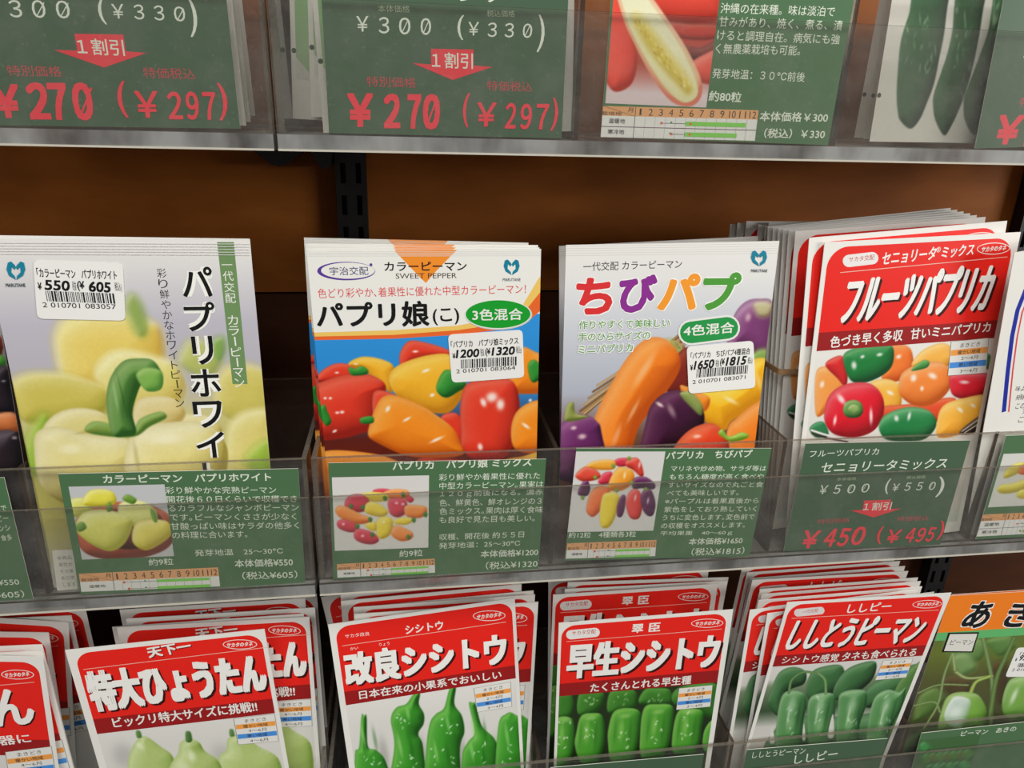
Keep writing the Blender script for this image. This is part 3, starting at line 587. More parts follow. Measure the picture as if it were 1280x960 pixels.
  'pic': {'box': [-40.29, 41.69, 4.0, 96.13], 'bg': [[0, 'cfcdc6'], [85, 'dcdad4'], [105, 'e4e2dc']], 'res': 0.35, 'ops': [
   ('s',-31.2,80.8,5.41,8.12,'8a8a84',0.35,0),
   ('s',13.3,73.3,5.64,8.46,'8a8a84',0.3,0),
   ('b',[[-31.9,68.1],[-28.5,81.6],[-23.0,90.0],[-19.1,90.9],[-14.0,84.2],[-9.2,75.8],[-11.2,58.0],[-22.2,39.9],[-31.1,48.3]],'b4c878','7c9a40','dce8b0',0.35,1),
   ('b',[[10.8,69.9],[15.7,76.8],[17.8,83.8],[23.6,85.0],[31.0,76.8],[40.0,65.0],[36.1,36.0],[11.9,40.4]],'b4c878','7c9a40','dce8b0',0.35,1),
   ('b',[[-15.8,58.8],[-11.7,71.1],[-6.6,78.6],[-4.6,84.5],[-0.1,86.7],[4.1,83.7],[5.9,77.8],[11.3,69.8],[12.1,53.9],[6.9,27.6],[-19.7,32.6]],'b4c878','7c9a40','dce8b0',0.35,1),
   ('b',[[-22.9,94.9],[-21.2,94.7],[-21.1,91.0],[-23.2,90.9]],'5c8a44','345c28','84ac64',0.35,1),
   ('b',[[-0.9,90.8],[1.3,90.4],[1.0,84.9],[-1.6,84.9]],'4c7a3c','2c5222','78a45c',0.35,1),
   ('b',[[19.3,89.1],[20.9,88.8],[21.0,85.0],[18.9,85.1]],'5c8a44','345c28','84ac64',0.35,1),
   ('s',-22.9,85.7,1.44,2.71,'f4fae0',0.5,20),
   ('s',-0.6,75.6,1.86,3.71,'f4fae0',0.6,0),
   ('s',-5.5,68.8,2.79,4.66,'f4fae0',0.4,20),
  ]},
 },
 'gourdL': {'w': 92.5, 'h': 149.0,
  'ops': [
   ('H','e8241a',-43.95,43.95,100.73,146.0,7),
   ('H','981a1a',-43.95,43.95,91.13,100.73,0),
   ('E','ecebe4',34.87,138.96,6.71,2.7,0.35,1.2),
   ('T','サカタのタネ','ecebe4',29.46,137.2,10.6,5.8,2.43,0.05,0.15,''),
   ('L','e9c0b0',0.3,[[-14.0,127.01],[41.27,134.79]]),
   ('T','うたん','3a0a08',-12.34,102.65,54.72,7.4,22.18,0.055,0.06,''),
   ('T','うたん','f0efe9',-13.06,103.24,54.88,7.6,22.14,0.055,0.06,''),
   ('T','つぼや花器に','ecebe4',-5.61,93.02,42.42,8.2,5.83,0.035,0,''),
   ('P','777770',[[24.22,93.22],[44.58,96.83],[44.7,78.42],[23.95,74.96]]),
   ('P','e4e3dc',[[24.45,93.08],[44.34,96.61],[44.45,78.57],[24.19,75.19]]),
   ('P','f0a04a',[[24.59,88.71],[44.17,92.13],[44.19,89.08],[24.54,85.68]]),
   ('P','4a90dc',[[24.49,82.1],[44.21,85.47],[44.22,82.38],[24.45,79.03]]),
   ('T','まきどき','333333',29.37,90.43,10.74,9.9,2.3,0,0,''),
   ('T','暖かい地域','333333',28.34,86.61,12.2,9.8,2.31,0.02,0,''),
   ('T','4〜6月','333333',30.31,83.81,9.18,9.7,2.15,0,0,''),
   ('T','寒い地域','333333',29.28,80.12,10.23,9.6,2.35,0.02,0,''),
   ('T','4〜6月','333333',30.26,76.93,9.24,9.5,2.18,0,0,''),
  ],
  'pic': {'box': [-5.0, 43.95, 4.0, 91.43], 'bg': [[0, 'd2d0ca'], [85, 'd8d6d0'], [105, 'e0deda']], 'res': 0.5, 'ops': [
  ]},
 },
 'kairyo': {'w': 90.34, 'h': 146.61,
  'ops': [
   ('H','e8241a',-42.27,43.47,106.92,144.61,7),
   ('H','981a1a',-42.27,43.47,98.87,106.92,0),
   ('T','サカタ改良','ecebe4',-38.18,137.62,11.55,-2.1,2.23,0,0,''),
   ('T','シシトウ','ecebe4',-9.55,134.87,18.56,-0.7,4.98,0.05,0,''),
   ('E','ecebe4',31.92,138.5,8.16,2.98,0.35,-9.6),
   ('T','サカタのタネ','ecebe4',25.46,137.34,12.8,-1.7,2.68,0.05,0.15,''),
   ('L','e9c0b0',0.3,[[-40.16,133.62],[40.1,133.48]]),
   ('T','かい','ecebe4',-36.54,130.43,3.82,0.1,1.7,0,0,''),
   ('T','りょう','ecebe4',-22.66,130.25,4.92,-0.8,1.93,0,0,''),
   ('T','改良シシトウ','3a0a08',-40.04,108.95,80.48,-1.4,19.62,0.062,0,''),
   ('T','改良シシトウ','f0efe9',-40.89,109.95,80.35,-1.3,19.58,0.062,0,''),
   ('T','日本在来の小果系でおいしい','ecebe4',-35.37,101.03,71.51,-0.7,5.22,0.03,0,''),
   ('P','777770',[[21.44,96.91],[40.79,97.27],[40.66,81.58],[22.39,81.6]]),
   ('P','e4e3dc',[[21.67,96.77],[40.56,97.11],[40.44,81.73],[22.59,81.75]]),
   ('P','f0a04a',[[22.08,93.05],[40.34,93.3],[40.32,90.7],[22.24,90.51]]),
   ('P','4a90dc',[[22.42,87.5],[40.3,87.62],[40.28,85.0],[22.57,84.93]]),
   ('T','まきどき','333333',26.5,93.86,9.9,0.8,1.89,0,0,''),
   ('T','暖かい地域','333333',25.71,90.77,11.08,0.6,1.9,0.02,0,''),
   ('T','2〜4月','333333',27.66,88.14,8.23,0.4,1.76,0,0,''),
   ('T','寒い地域','333333',26.88,85.18,9.04,0.2,1.92,0.02,0,''),
   ('T','3〜4月','333333',27.89,82.36,8.05,0.0,1.78,0,0,''),
  ],
  'pic': {'box': [-42.27, 43.47, 4.0, 99.17], 'bg': [[0, 'cfcdc6'], [85, 'dcdad4'], [105, 'e6e4de']], 'res': 0.35, 'ops': [
   ('s',-27.1,63.9,2.65,12.25,'7a7a70',0.4,0),
   ('s',-7.9,59.7,2.71,12.51,'7a7a70',0.4,0),
   ('s',12.7,55.2,2.78,12.81,'7a7a70',0.4,0),
   ('s',30.6,51.4,2.83,13.07,'7a7a70',0.4,0),
   ('b',[[-35.6,90.8],[-34.3,91.0],[-33.1,90.0],[-34.4,71.9],[-30.7,68.5],[-26.5,59.9],[-25.6,37.1],[-42.8,41.1],[-41.3,68.3],[-38.8,72.2]],'3a9428','1a5214','7ccc58',0.35,1),
   ('b',[[-9.7,98.2],[-7.6,99.6],[-5.6,98.6],[-6.7,92.6],[-4.7,86.0],[-5.4,79.8],[-8.6,74.1],[-6.9,64.7],[-9.3,33.3],[-26.6,37.3],[-21.3,69.1],[-21.5,85.7],[-18.2,92.5],[-13.1,93.9]],'3a9428','1a5214','7ccc58',0.35,1),
   ('b',[[9.4,99.1],[12.6,99.4],[11.1,89.1],[14.4,80.9],[15.0,70.5],[12.0,60.7],[8.7,29.1],[-8.1,33.0],[-5.7,61.9],[-2.4,79.2],[1.3,84.8],[5.6,87.7]],'3a9428','1a5214','7ccc58',0.35,1),
   ('b',[[18.5,87.4],[20.3,88.0],[21.9,86.7],[24.3,72.4],[30.1,63.4],[31.4,53.8],[26.9,24.8],[11.9,28.3],[12.7,55.2],[16.4,63.7],[20.1,69.4]],'3a9428','1a5214','7ccc58',0.35,1),
   ('b',[[32.6,69.4],[37.3,77.5],[41.5,76.6],[46.4,66.5],[44.4,20.8],[29.6,24.2]],'3a9428','1a5214','7ccc58',0.35,1),
   ('s',-36.1,78.6,0.9,7.98,'a8e088',0.5,4),
   ('s',-30.5,74.9,1.01,8.05,'1c5a16',0.4,2),
   ('s',-12.7,87.6,0.91,4.05,'a8e088',0.5,4),
   ('s',-6.9,83.9,1.02,4.08,'1c5a16',0.4,2),
   ('s',-18.5,68.5,0.92,8.19,'a8e088',0.5,4),
   ('s',-12.7,64.7,1.03,8.27,'1c5a16',0.4,2),
   ('s',6.9,77.3,0.94,5.2,'a8e088',0.5,4),
   ('s',12.9,73.5,1.05,5.25,'1c5a16',0.4,2),
   ('s',-0.6,60.8,0.94,7.34,'a8e088',0.5,4),
   ('s',5.4,56.8,1.06,7.41,'1c5a16',0.4,2),
   ('s',19.6,72.1,0.95,7.4,'a8e088',0.5,4),
   ('s',25.7,68.2,1.07,7.47,'1c5a16',0.4,2),
   ('s',18.1,56.7,0.96,6.43,'a8e088',0.5,4),
   ('s',24.2,52.7,1.08,6.49,'1c5a16',0.4,2),
   ('s',37.1,63.2,0.98,8.67,'a8e088',0.5,4),
   ('s',43.3,59.3,1.09,8.75,'1c5a16',0.4,2),
   ('s',-33.6,60.2,0.39,0.98,'e8fbe8',0.8018261294564446,47.555170672012565),
   ('s',-36.9,65.5,0.32,0.91,'e8fbe8',0.41344429489535517,-5.180013072634672),
   ('s',-32.3,63.8,0.51,1.05,'e8fbe8',0.41079184706972444,7.062490558905836),
   ('s',-35.9,63.4,0.39,1.14,'e8fbe8',0.5982041729518328,-41.175871383004406),
   ('s',-33.7,59.6,0.4,0.71,'e8fbe8',0.5745870659000419,52.36603798325166),
   ('s',-29.8,59.7,0.58,1.29,'e8fbe8',0.5700973185980001,-48.93395893539309),
   ('s',-32.6,61.3,0.42,0.71,'e8fbe8',0.5829339623693119,-3.72717015609971),
   ('s',-16.5,85.3,0.44,1.29,'e8fbe8',0.6638138070105196,-25.981456508134826),
   ('s',-16.6,82.8,0.37,0.69,'e8fbe8',0.6313157769178488,-49.53247574630344),
   ('s',-14.7,83.8,0.52,1.19,'e8fbe8',0.710991814835094,22.7016496505897),
   ('s',-16.1,79.5,0.41,1.03,'e8fbe8',0.5466132211291935,-6.582594088376155),
   ('s',-18.3,86.4,0.6,0.71,'e8fbe8',0.7111648799262986,18.05722298564875),
   ('s',-12.7,81.7,0.49,0.57,'e8fbe8',0.432652962020005,-36.1228768443506),
   ('s',-17.3,88.3,0.34,1.0,'e8fbe8',0.4845166712157452,54.25214916374499),
   ('s',-13.7,59.1,0.53,0.77,'e8fbe8',0.8170265579141776,40.70316693599648),
   ('s',-13.1,59.8,0.57,1.21,'e8fbe8',0.6971466578798255,49.67703204071253),
   ('s',-14.0,61.5,0.48,0.7,'e8fbe8',0.48643253337712145,27.08035487193851),
   ('s',-13.0,53.3,0.58,1.03,'e8fbe8',0.44040589128537916,-1.3352106460664643),
   ('s',-11.2,55.4,0.47,0.95,'e8fbe8',0.49809359578420914,-38.73439430378117),
   ('s',-20.9,56.1,0.51,0.65,'e8fbe8',0.5863571138722933,-54.10692907225516),
   ('s',-19.2,57.9,0.51,0.96,'e8fbe8',0.5236512274730377,18.266775007942172),
   ('s',11.4,75.2,0.34,0.58,'e8fbe8',0.43729195845890084,55.16486247038654),
   ('s',6.0,71.7,0.37,0.77,'e8fbe8',0.7113898803427792,47.468439377038024),
   ('s',4.2,80.9,0.58,0.79,'e8fbe8',0.7334870828798031,-41.035961435820724),
   ('s',7.9,71.2,0.54,0.86,'e8fbe8',0.727010388170589,-43.26394509810476),
   ('s',3.6,77.0,0.58,0.66,'e8fbe8',0.796056155612192,35.875718306496466),
   ('s',11.6,75.9,0.38,0.75,'e8fbe8',0.7725382606396394,55.82737783126984),
   ('s',8.2,75.3,0.4,1.3,'e8fbe8',0.7924807787797417,-48.94420898392901),
   ('s',-1.7,52.7,0.59,0.83,'e8fbe8',0.5256825685810853,-8.302197357784799),
   ('s',3.1,61.3,0.58,1.03,'e8fbe8',0.7487355167684155,-32.29964813084078),
   ('s',7.7,51.7,0.43,1.44,'e8fbe8',0.7152303005348228,40.86733025834843),
   ('s',-2.9,63.2,0.55,0.81,'e8fbe8',0.6325529646294603,-41.24850915944718),
   ('s',8.1,54.9,0.58,0.6,'e8fbe8',0.6155119534980271,-52.52646235130689),
   ('s',7.0,55.9,0.34,0.6,'e8fbe8',0.6424566961014265,-50.93203145937231),
   ('s',-1.6,57.9,0.47,1.08,'e8fbe8',0.6792307066322083,-15.262620042879782),
   ('s',24.0,59.4,0.41,1.31,'e8fbe8',0.4688901853269323,-33.20124325371159),
   ('s',18.9,54.9,0.32,0.57,'e8fbe8',0.6076966682415125,-40.49751781601769),
   ('s',24.1,48.3,0.51,1.22,'e8fbe8',0.5759311070802454,-54.4444556408462),
   ('s',21.5,56.2,0.52,0.67,'e8fbe8',0.5024708035248262,37.77388998327358),
   ('s',19.3,56.0,0.62,0.8,'e8fbe8',0.46538048148410377,24.242415519774283),
   ('s',22.9,51.8,0.34,0.95,'e8fbe8',0.40191989537522177,-30.41574373669326),
   ('s',25.2,60.7,0.42,1.49,'e8fbe8',0.8370500036021389,-2.178433358435406),
   ('s',38.6,52.4,0.48,1.39,'e8fbe8',0.47763321347478055,39.411830669293266),
   ('s',33.8,46.5,0.55,0.99,'e8fbe8',0.7022066114354246,-4.755779533290976),
   ('s',39.6,67.3,0.49,1.39,'e8fbe8',0.8173881741154101,-33.55964021420248),
   ('s',35.1,45.1,0.44,0.61,'e8fbe8',0.7216990024504147,-10.269736901597057),
   ('s',38.8,56.9,0.49,0.96,'e8fbe8',0.5307182032158182,48.08530408648211),
   ('s',38.0,47.9,0.63,0.8,'e8fbe8',0.8139192762875901,43.512610471026974),
   ('s',37.2,54.6,0.37,1.3,'e8fbe8',0.4779512532329456,4.060324920709149),
  ]},
 },
 'wase': {'w': 87.78, 'h': 146.26,
  'ops': [
   ('H','e8241a',-42.39,41.09,107.56,144.26,7),
   ('H','981a1a',-42.39,41.09,99.27,107.56,0),
   ('P','e9e6e2',[[-37.43,135.62],[-38.32,135.82],[-39.13,136.43],[-39.73,137.35],[-40.02,138.45],[-39.97,139.54],[-39.58,140.48],[-38.92,141.12],[-38.08,141.35],[-25.98,141.64],[-25.08,141.44],[-24.26,140.84],[-23.65,139.92],[-23.33,138.83],[-23.37,137.72],[-23.74,136.78],[-24.41,136.13],[-25.25,135.89]]),
   ('T','サカタ交配','c03028',-37.14,137.94,11.75,0.9,2.73,0.01,0,''),
   ('T','翠','ecebe4',-7.28,136.45,5.89,-0.8,5.51,0.05,0,''),
   ('T','臣','ecebe4',1.36,136.35,5.92,-0.8,5.52,0.05,0,''),
   ('E','ecebe4',31.27,138.93,8.38,2.78,0.35,-5.5),
   ('T','サカタのタネ','ecebe4',24.94,137.91,12.98,-2.1,2.5,0.05,0.15,''),
   ('L','e9c0b0',0.3,[[-39.7,134.47],[39.25,134.49]]),
   ('T','早生シシトウ','3a0a08',-38.05,109.3,79.19,-1.0,22.7,0.062,0,''),
   ('T','早生シシトウ','f0efe9',-39.32,110.36,79.02,-0.9,22.64,0.062,0,''),
   ('T','たくさんとれる早生種','ecebe4',-26.45,100.14,53.13,-0.4,5.91,0.035,0,''),
   ('P','777770',[[20.58,97.57],[38.84,97.87],[39.23,82.69],[20.44,82.63]]),
   ('P','e4e3dc',[[20.8,97.43],[38.63,97.72],[39.0,82.84],[20.66,82.78]]),
   ('P','f0a04a',[[20.94,93.81],[38.54,94.04],[38.6,91.53],[20.92,91.33]]),
   ('P','4a90dc',[[20.89,88.4],[38.68,88.55],[38.74,86.0],[20.87,85.9]]),
   ('T','まきどき','333333',25.24,94.6,9.51,0.8,1.91,0,0,''),
   ('T','暖かい地域','333333',24.34,91.59,10.82,0.6,1.92,0.02,0,''),
   ('T','2〜4月','333333',26.14,89.04,8.16,0.5,1.78,0,0,''),
   ('T','寒い地域','333333',25.23,86.14,9.11,0.4,1.94,0.02,0,''),
   ('T','3〜4月','333333',26.14,83.4,8.25,0.2,1.8,0,0,''),
  ],
  'pic': {'box': [-42.39, 41.09, 4.0, 99.57], 'bg': [[0, '26341a'], [60, '1e2c16'], [105, '28361c']], 'res': 0.35, 'ops': [
   ('b',[[-43.1,86.0],[-43.5,99.7],[-36.8,100.3],[-34.5,93.2],[-36.3,85.2]],'3c7c28','1a4412','64a848',0.35,1),
   ('b',[[-32.1,86.1],[-32.1,99.7],[-25.5,101.6],[-19.1,98.2],[-19.7,90.1],[-24.7,85.2]],'3c7c28','1a4412','64a848',0.35,1),
   ('b',[[-16.3,85.5],[-16.0,99.2],[-8.7,101.1],[-2.2,97.6],[-1.5,87.9],[-7.7,84.5]],'3c7c28','1a4412','64a848',0.35,1),
   ('b',[[0.5,89.1],[2.0,98.5],[8.3,99.1],[15.9,96.9],[16.8,87.2]],'3c7c28','1a4412','64a848',0.35,1),
   ('b',[[19.0,86.9],[20.1,97.8],[40.5,98.2],[44.3,75.4],[36.4,76.4]],'3c7c28','1a4412','64a848',0.35,1),
   ('b',[[-45.5,78.0],[-42.6,84.9],[-36.3,84.1],[-33.7,76.5],[-34.1,59.3],[-37.2,49.5],[-43.7,48.9]],'4c9c30','1e5614','8ccc5c',0.35,1),
   ('b',[[-32.5,73.5],[-30.5,84.5],[-24.7,85.9],[-19.3,83.4],[-17.3,71.6],[-17.8,58.7],[-20.3,48.6],[-28.5,49.8],[-32.9,63.5]],'4c9c30','1e5614','8ccc5c',0.35,1),
   ('b',[[-15.4,74.2],[-13.1,85.4],[-5.7,87.1],[0.9,83.5],[1.6,72.1],[0.9,57.7],[-0.9,47.5],[-12.0,49.0],[-15.1,64.1]],'4c9c30','1e5614','8ccc5c',0.35,1),
   ('b',[[2.2,66.3],[2.9,86.0],[10.3,87.9],[18.3,85.3],[19.4,72.7],[18.1,53.9],[14.7,48.4],[4.5,49.8]],'4c9c30','1e5614','8ccc5c',0.35,1),
   ('b',[[20.2,61.0],[21.5,81.0],[29.2,82.6],[35.6,79.0],[36.0,67.8],[35.6,54.6],[32.6,49.0],[22.9,50.3]],'4c9c30','1e5614','8ccc5c',0.35,1),
   ('b',[[38.4,52.8],[37.8,66.1],[42.4,72.8],[46.7,54.7],[44.1,47.5]],'4c9c30','1e5614','8ccc5c',0.35,1),
   ('s',-40.3,73.1,1.5,8.05,'a4d870',0.5,0),
   ('s',-35.5,69.6,0.97,9.72,'2c6a1c',0.45,0),
   ('s',-43.6,72.1,0.86,9.64,'2c6a1c',0.35,0),
   ('s',-38.5,82.7,3.19,1.7,'b4dc84',0.45,0),
   ('s',-41.8,81.5,0.51,1.11,'f0fae0',0.669923973895709,29.085418305428433),
   ('s',-36.0,80.5,0.52,1.21,'f0fae0',0.6602568707166812,4.317945481437967),
   ('s',-38.3,63.0,0.47,1.18,'f0fae0',0.6763854815061061,-41.050500860489116),
   ('s',-39.8,80.6,0.36,0.53,'f0fae0',0.4838825744646485,-28.336273756176578),
   ('s',-38.8,69.9,0.59,1.12,'f0fae0',0.7565818395687167,-10.49392102248342),
   ('s',-37.3,70.1,0.53,0.86,'f0fae0',0.7750380031759156,26.96547153578979),
   ('s',-41.4,71.0,0.64,0.6,'f0fae0',0.5211279351670455,24.08133713521663),
   ('s',-42.0,66.2,0.51,1.41,'f0fae0',0.6203330383506533,43.94034783011588),
   ('s',-26.9,72.8,1.52,8.12,'a4d870',0.5,0),
   ('s',-22.0,69.3,0.98,9.82,'2c6a1c',0.45,0),
   ('s',-30.2,71.8,0.87,9.74,'2c6a1c',0.35,0),
   ('s',-25.2,82.5,3.22,1.72,'b4dc84',0.45,0),
   ('s',-26.5,69.6,0.34,1.21,'f0fae0',0.5677571774591749,48.31617877902015),
   ('s',-22.9,79.1,0.34,0.68,'f0fae0',0.47709878708792813,22.616799431055227),
   ('s',-25.2,70.4,0.48,0.55,'f0fae0',0.5569887654177867,49.89384412596935),
   ('s',-23.3,69.3,0.39,1.65,'f0fae0',0.5696588989617855,11.932727307948277),
   ('s',-27.8,75.4,0.44,1.01,'f0fae0',0.40889275462287533,16.034705219519836),
   ('s',-27.7,69.1,0.53,1.38,'f0fae0',0.5167724744185345,-20.796801343565384),
   ('s',-23.9,73.6,0.37,1.62,'f0fae0',0.40523312398087263,38.64844076557823),
   ('s',-27.1,74.1,0.64,1.06,'f0fae0',0.6863527914967466,-8.761723306777888),
   ('s',-8.4,71.9,1.54,8.23,'a4d870',0.5,0),
   ('s',-3.4,68.4,1.0,9.95,'2c6a1c',0.45,0),
   ('s',-11.7,70.9,0.88,9.87,'2c6a1c',0.35,0),
   ('s',-6.9,81.6,3.26,1.74,'b4dc84',0.45,0),
   ('s',-3.8,64.8,0.49,0.66,'f0fae0',0.5454535471314841,-0.939329765273996),
   ('s',-8.4,69.7,0.4,1.15,'f0fae0',0.6112020780628437,17.335964060411598),
   ('s',-4.9,64.7,0.47,1.11,'f0fae0',0.749402840587917,-13.721207742935981),
   ('s',-4.6,58.5,0.64,1.23,'f0fae0',0.5220445547498545,12.231263585085017),
   ('s',-5.7,69.5,0.44,1.1,'f0fae0',0.4327162972060722,-20.87177950010729),
   ('s',-9.2,66.8,0.65,0.74,'f0fae0',0.41131762874065086,24.13571692162776),
   ('s',-8.0,70.3,0.35,0.77,'f0fae0',0.6782025167763261,10.52106196172057),
   ('s',-3.8,59.2,0.46,1.32,'f0fae0',0.5790709648853027,0.5596962699600638),
   ('s',9.5,72.5,1.55,8.33,'a4d870',0.5,0),
   ('s',14.6,69.0,1.01,10.07,'2c6a1c',0.45,0),
   ('s',6.2,71.5,0.89,9.98,'2c6a1c',0.35,0),
   ('s',10.8,82.3,3.3,1.76,'b4dc84',0.45,0),
   ('s',11.1,59.8,0.55,0.74,'f0fae0',0.6790913765746676,46.57562573345933),
   ('s',13.8,69.2,0.34,1.55,'f0fae0',0.7727445360004561,23.392898204164453),
   ('s',10.2,73.7,0.58,0.69,'f0fae0',0.71387833891036,-0.11947816200009953),
   ('s',8.5,63.8,0.47,0.69,'f0fae0',0.46951937768325014,35.94326157894794),
   ('s',9.1,64.6,0.61,0.67,'f0fae0',0.5741546311902745,28.715897340999362),
   ('s',11.5,62.4,0.47,1.34,'f0fae0',0.48540810599537754,34.22563841138714),
   ('s',13.4,69.1,0.44,0.99,'f0fae0',0.6378730968151085,-37.15909233646353),
   ('s',10.6,75.6,0.45,0.95,'f0fae0',0.7338148734458723,-32.44993876223987),
   ('s',26.7,70.4,1.58,8.44,'a4d870',0.5,0),
   ('s',31.9,66.8,1.02,10.21,'2c6a1c',0.45,0),
   ('s',23.3,69.4,0.9,10.12,'2c6a1c',0.35,0),
   ('s',27.9,80.2,3.35,1.78,'b4dc84',0.45,0),
   ('s',25.5,76.8,0.34,1.08,'f0fae0',0.7375789968426404,40.27492574037011),
   ('s',27.9,70.6,0.63,1.22,'f0fae0',0.6194668699628159,14.931191806015093),
   ('s',25.9,61.2,0.38,1.23,'f0fae0',0.7704038169667271,4.870681297267701),
   ('s',27.5,63.6,0.65,1.34,'f0fae0',0.4223544570900666,37.880859842075836),
   ('s',25.1,65.0,0.64,0.76,'f0fae0',0.6112660519200283,20.505458974759904),
   ('s',25.3,75.0,0.36,0.76,'f0fae0',0.4472648277791367,-20.935756758259327),
   ('s',30.4,64.0,0.6,1.39,'f0fae0',0.7176936790033046,-35.104368811990405),
   ('s',27.4,79.8,0.5,1.59,'f0fae0',0.5889148493107309,-20.441402329895187),
   ('s',-28.3,94.7,0.7,1.46,'d4ecc0',0.5245149133347509,39.0008058588044),
   ('s',-24.2,95.1,0.5,1.25,'d4ecc0',0.5128020055415763,14.250003989876873),
   ('s',-26.6,96.6,0.72,0.82,'d4ecc0',0.5938153034541371,-29.8061001255408),
   ('s',-22.4,94.2,0.66,0.64,'d4ecc0',0.4335002377305152,-20.084658183215183),
   ('s',-24.7,92.1,0.52,1.24,'d4ecc0',0.593478484213156,-32.54019367376458),
   ('s',-25.8,92.1,0.59,0.86,'d4ecc0',0.562486138394185,-20.357507326074035),
   ('s',-6.4,92.9,0.38,1.35,'d4ecc0',0.3234546903289609,23.599170315740288),
   ('s',-8.2,89.8,0.67,0.99,'d4ecc0',0.3405576459439552,-18.70468025630842),
   ('s',-13.5,92.2,0.36,0.8,'d4ecc0',0.3734929582747686,-7.511801408230873),
   ('s',-7.7,93.3,0.54,0.72,'d4ecc0',0.4014532203309935,-23.466516419255612),
   ('s',-7.5,96.7,0.59,1.24,'d4ecc0',0.451392905136495,-36.441799947617454),
   ('s',-11.5,95.4,0.44,0.87,'d4ecc0',0.5918146459960661,23.292900153360023),
   ('s',11.8,90.1,0.48,1.48,'d4ecc0',0.44533654486404656,-25.165204812408426),
   ('s',10.1,94.1,0.68,1.3,'d4ecc0',0.38706009477739406,-3.2285715714631635),
   ('s',10.3,90.7,0.56,0.84,'d4ecc0',0.39731789934252343,15.583446758917802),
   ('s',8.1,90.5,0.62,0.96,'d4ecc0',0.32972944714636343,14.462909473295191),
   ('s',7.1,91.9,0.38,0.78,'d4ecc0',0.42715171065768914,13.550306818108083),
   ('s',5.2,90.4,0.7,1.24,'d4ecc0',0.5248827087692737,-20.921577676949845),
  ]},
 },
 'shishi': {'w': 91.8, 'h': 149.0,
  'ops': [
   ('H','e8241a',-43.9,43.4,113.87,147.3,7),
   ('H','981a1a',-43.9,43.4,106.31,113.87,0),
   ('P','e0d6d2',[[-37.61,139.38],[-38.45,139.53],[-39.29,140.05],[-40.0,140.84],[-40.46,141.78],[-40.62,142.74],[-40.44,143.56],[-39.96,144.12],[-39.25,144.35],[-26.97,144.89],[-26.12,144.74],[-25.27,144.23],[-24.54,143.44],[-24.05,142.49],[-23.88,141.53],[-24.04,140.69],[-24.52,140.12],[-25.24,139.9]]),
   ('T','一代交配','b04038',-36.02,140.92,8.61,4.5,2.35,0,0,''),
   ('T','ししピー','ecebe4',-11.17,139.65,24.61,0.2,5.81,0.035,0,''),
   ('E','ecebe4',33.99,142.36,8.6,2.69,0.35,-3.9),
   ('T','サカタのタネ','ecebe4',27.84,141.31,13.17,-1.4,2.42,0.05,0.15,''),
   ('L','e9c0b0',0.3,[[-41.07,138.46],[42.4,137.93]]),
   ('T','ししとうピーマン','3a0a08',-39.44,116.35,79.57,-1.4,20.28,0.05,0.12,''),
   ('T','ししとうピーマン','f0efe9',-40.58,117.4,79.39,-1.3,20.22,0.05,0.12,''),
   ('T','シシトウ感覚','ecebe4',-39.53,107.86,32.49,-1.5,5.33,0.02,0,''),
   ('T','タネも食べられる','ecebe4',-5.19,107.01,43.87,-0.6,5.99,0.02,0,''),
   ('P','777770',[[20.39,104.84],[38.34,105.0],[38.58,91.08],[19.55,90.8]]),
   ('P','e4e3dc',[[20.59,104.71],[38.13,104.86],[38.35,91.22],[19.78,90.95]]),
   ('P','f0a04a',[[20.57,101.3],[38.01,101.48],[38.04,99.17],[20.43,98.98]]),
   ('P','4a90dc',[[20.27,96.22],[38.08,96.44],[38.12,94.11],[20.13,93.87]]),
   ('T','まきどき','333333',24.84,102.03,9.41,0.6,1.83,0,0,''),
   ('T','暖かい地域','333333',23.83,99.22,10.77,0.6,1.84,0.02,0,''),
   ('T','2〜4月','333333',25.53,96.84,8.16,0.7,1.71,0,0,''),
   ('T','寒い地域','333333',24.52,94.14,9.17,0.8,1.87,0.02,0,''),
   ('T','3〜4月','333333',25.34,91.58,8.34,0.8,1.73,0,0,''),
  ],
  'pic': {'box': [-43.9, 43.4, 4.0, 106.61], 'bg': [[0, 'd0cec8'], [62, 'cfcdc6'], [74, '3a5034'], [92, '7a8c6c'], [97, 'd2d0c8'], [105, 'd8d6d0']], 'res': 0.35, 'ops': [
   ('b',[[-40.3,79.4],[-40.7,91.1],[-38.8,102.2],[-31.5,105.1],[-23.6,100.8],[-22.6,92.2],[-30.6,87.2],[-31.0,69.5]],'3c6c3c','182e1a','76a472',0.35,1),
   ('b',[[-20.6,89.1],[-20.1,100.5],[-12.9,104.1],[-3.4,103.2],[1.1,91.3],[-5.8,81.7],[-15.9,79.8]],'3c6c3c','182e1a','76a472',0.35,1),
   ('b',[[-3.8,87.4],[-1.0,98.7],[5.8,103.8],[16.2,104.2],[17.8,91.1],[9.0,80.2],[-0.0,78.2]],'3c6c3c','182e1a','76a472',0.35,1),
   ('b',[[16.5,79.4],[18.7,88.1],[26.8,93.2],[36.9,99.5],[44.4,98.8],[44.9,82.6],[35.1,74.5],[21.7,69.8]],'3c6c3c','182e1a','76a472',0.35,1),
   ('b',[[-28.4,38.1],[-31.2,60.4],[-26.1,69.0],[10.9,64.9],[46.4,70.3],[47.4,82.3],[52.8,50.7],[49.7,28.2]],'3c6c3c','182e1a','76a472',0.35,1),
   ('b',[[38.3,52.4],[34.7,83.6],[41.4,100.5],[47.7,100.0],[48.0,73.2],[46.9,45.0]],'4f7c3c','28481e','84a868',0.35,1),
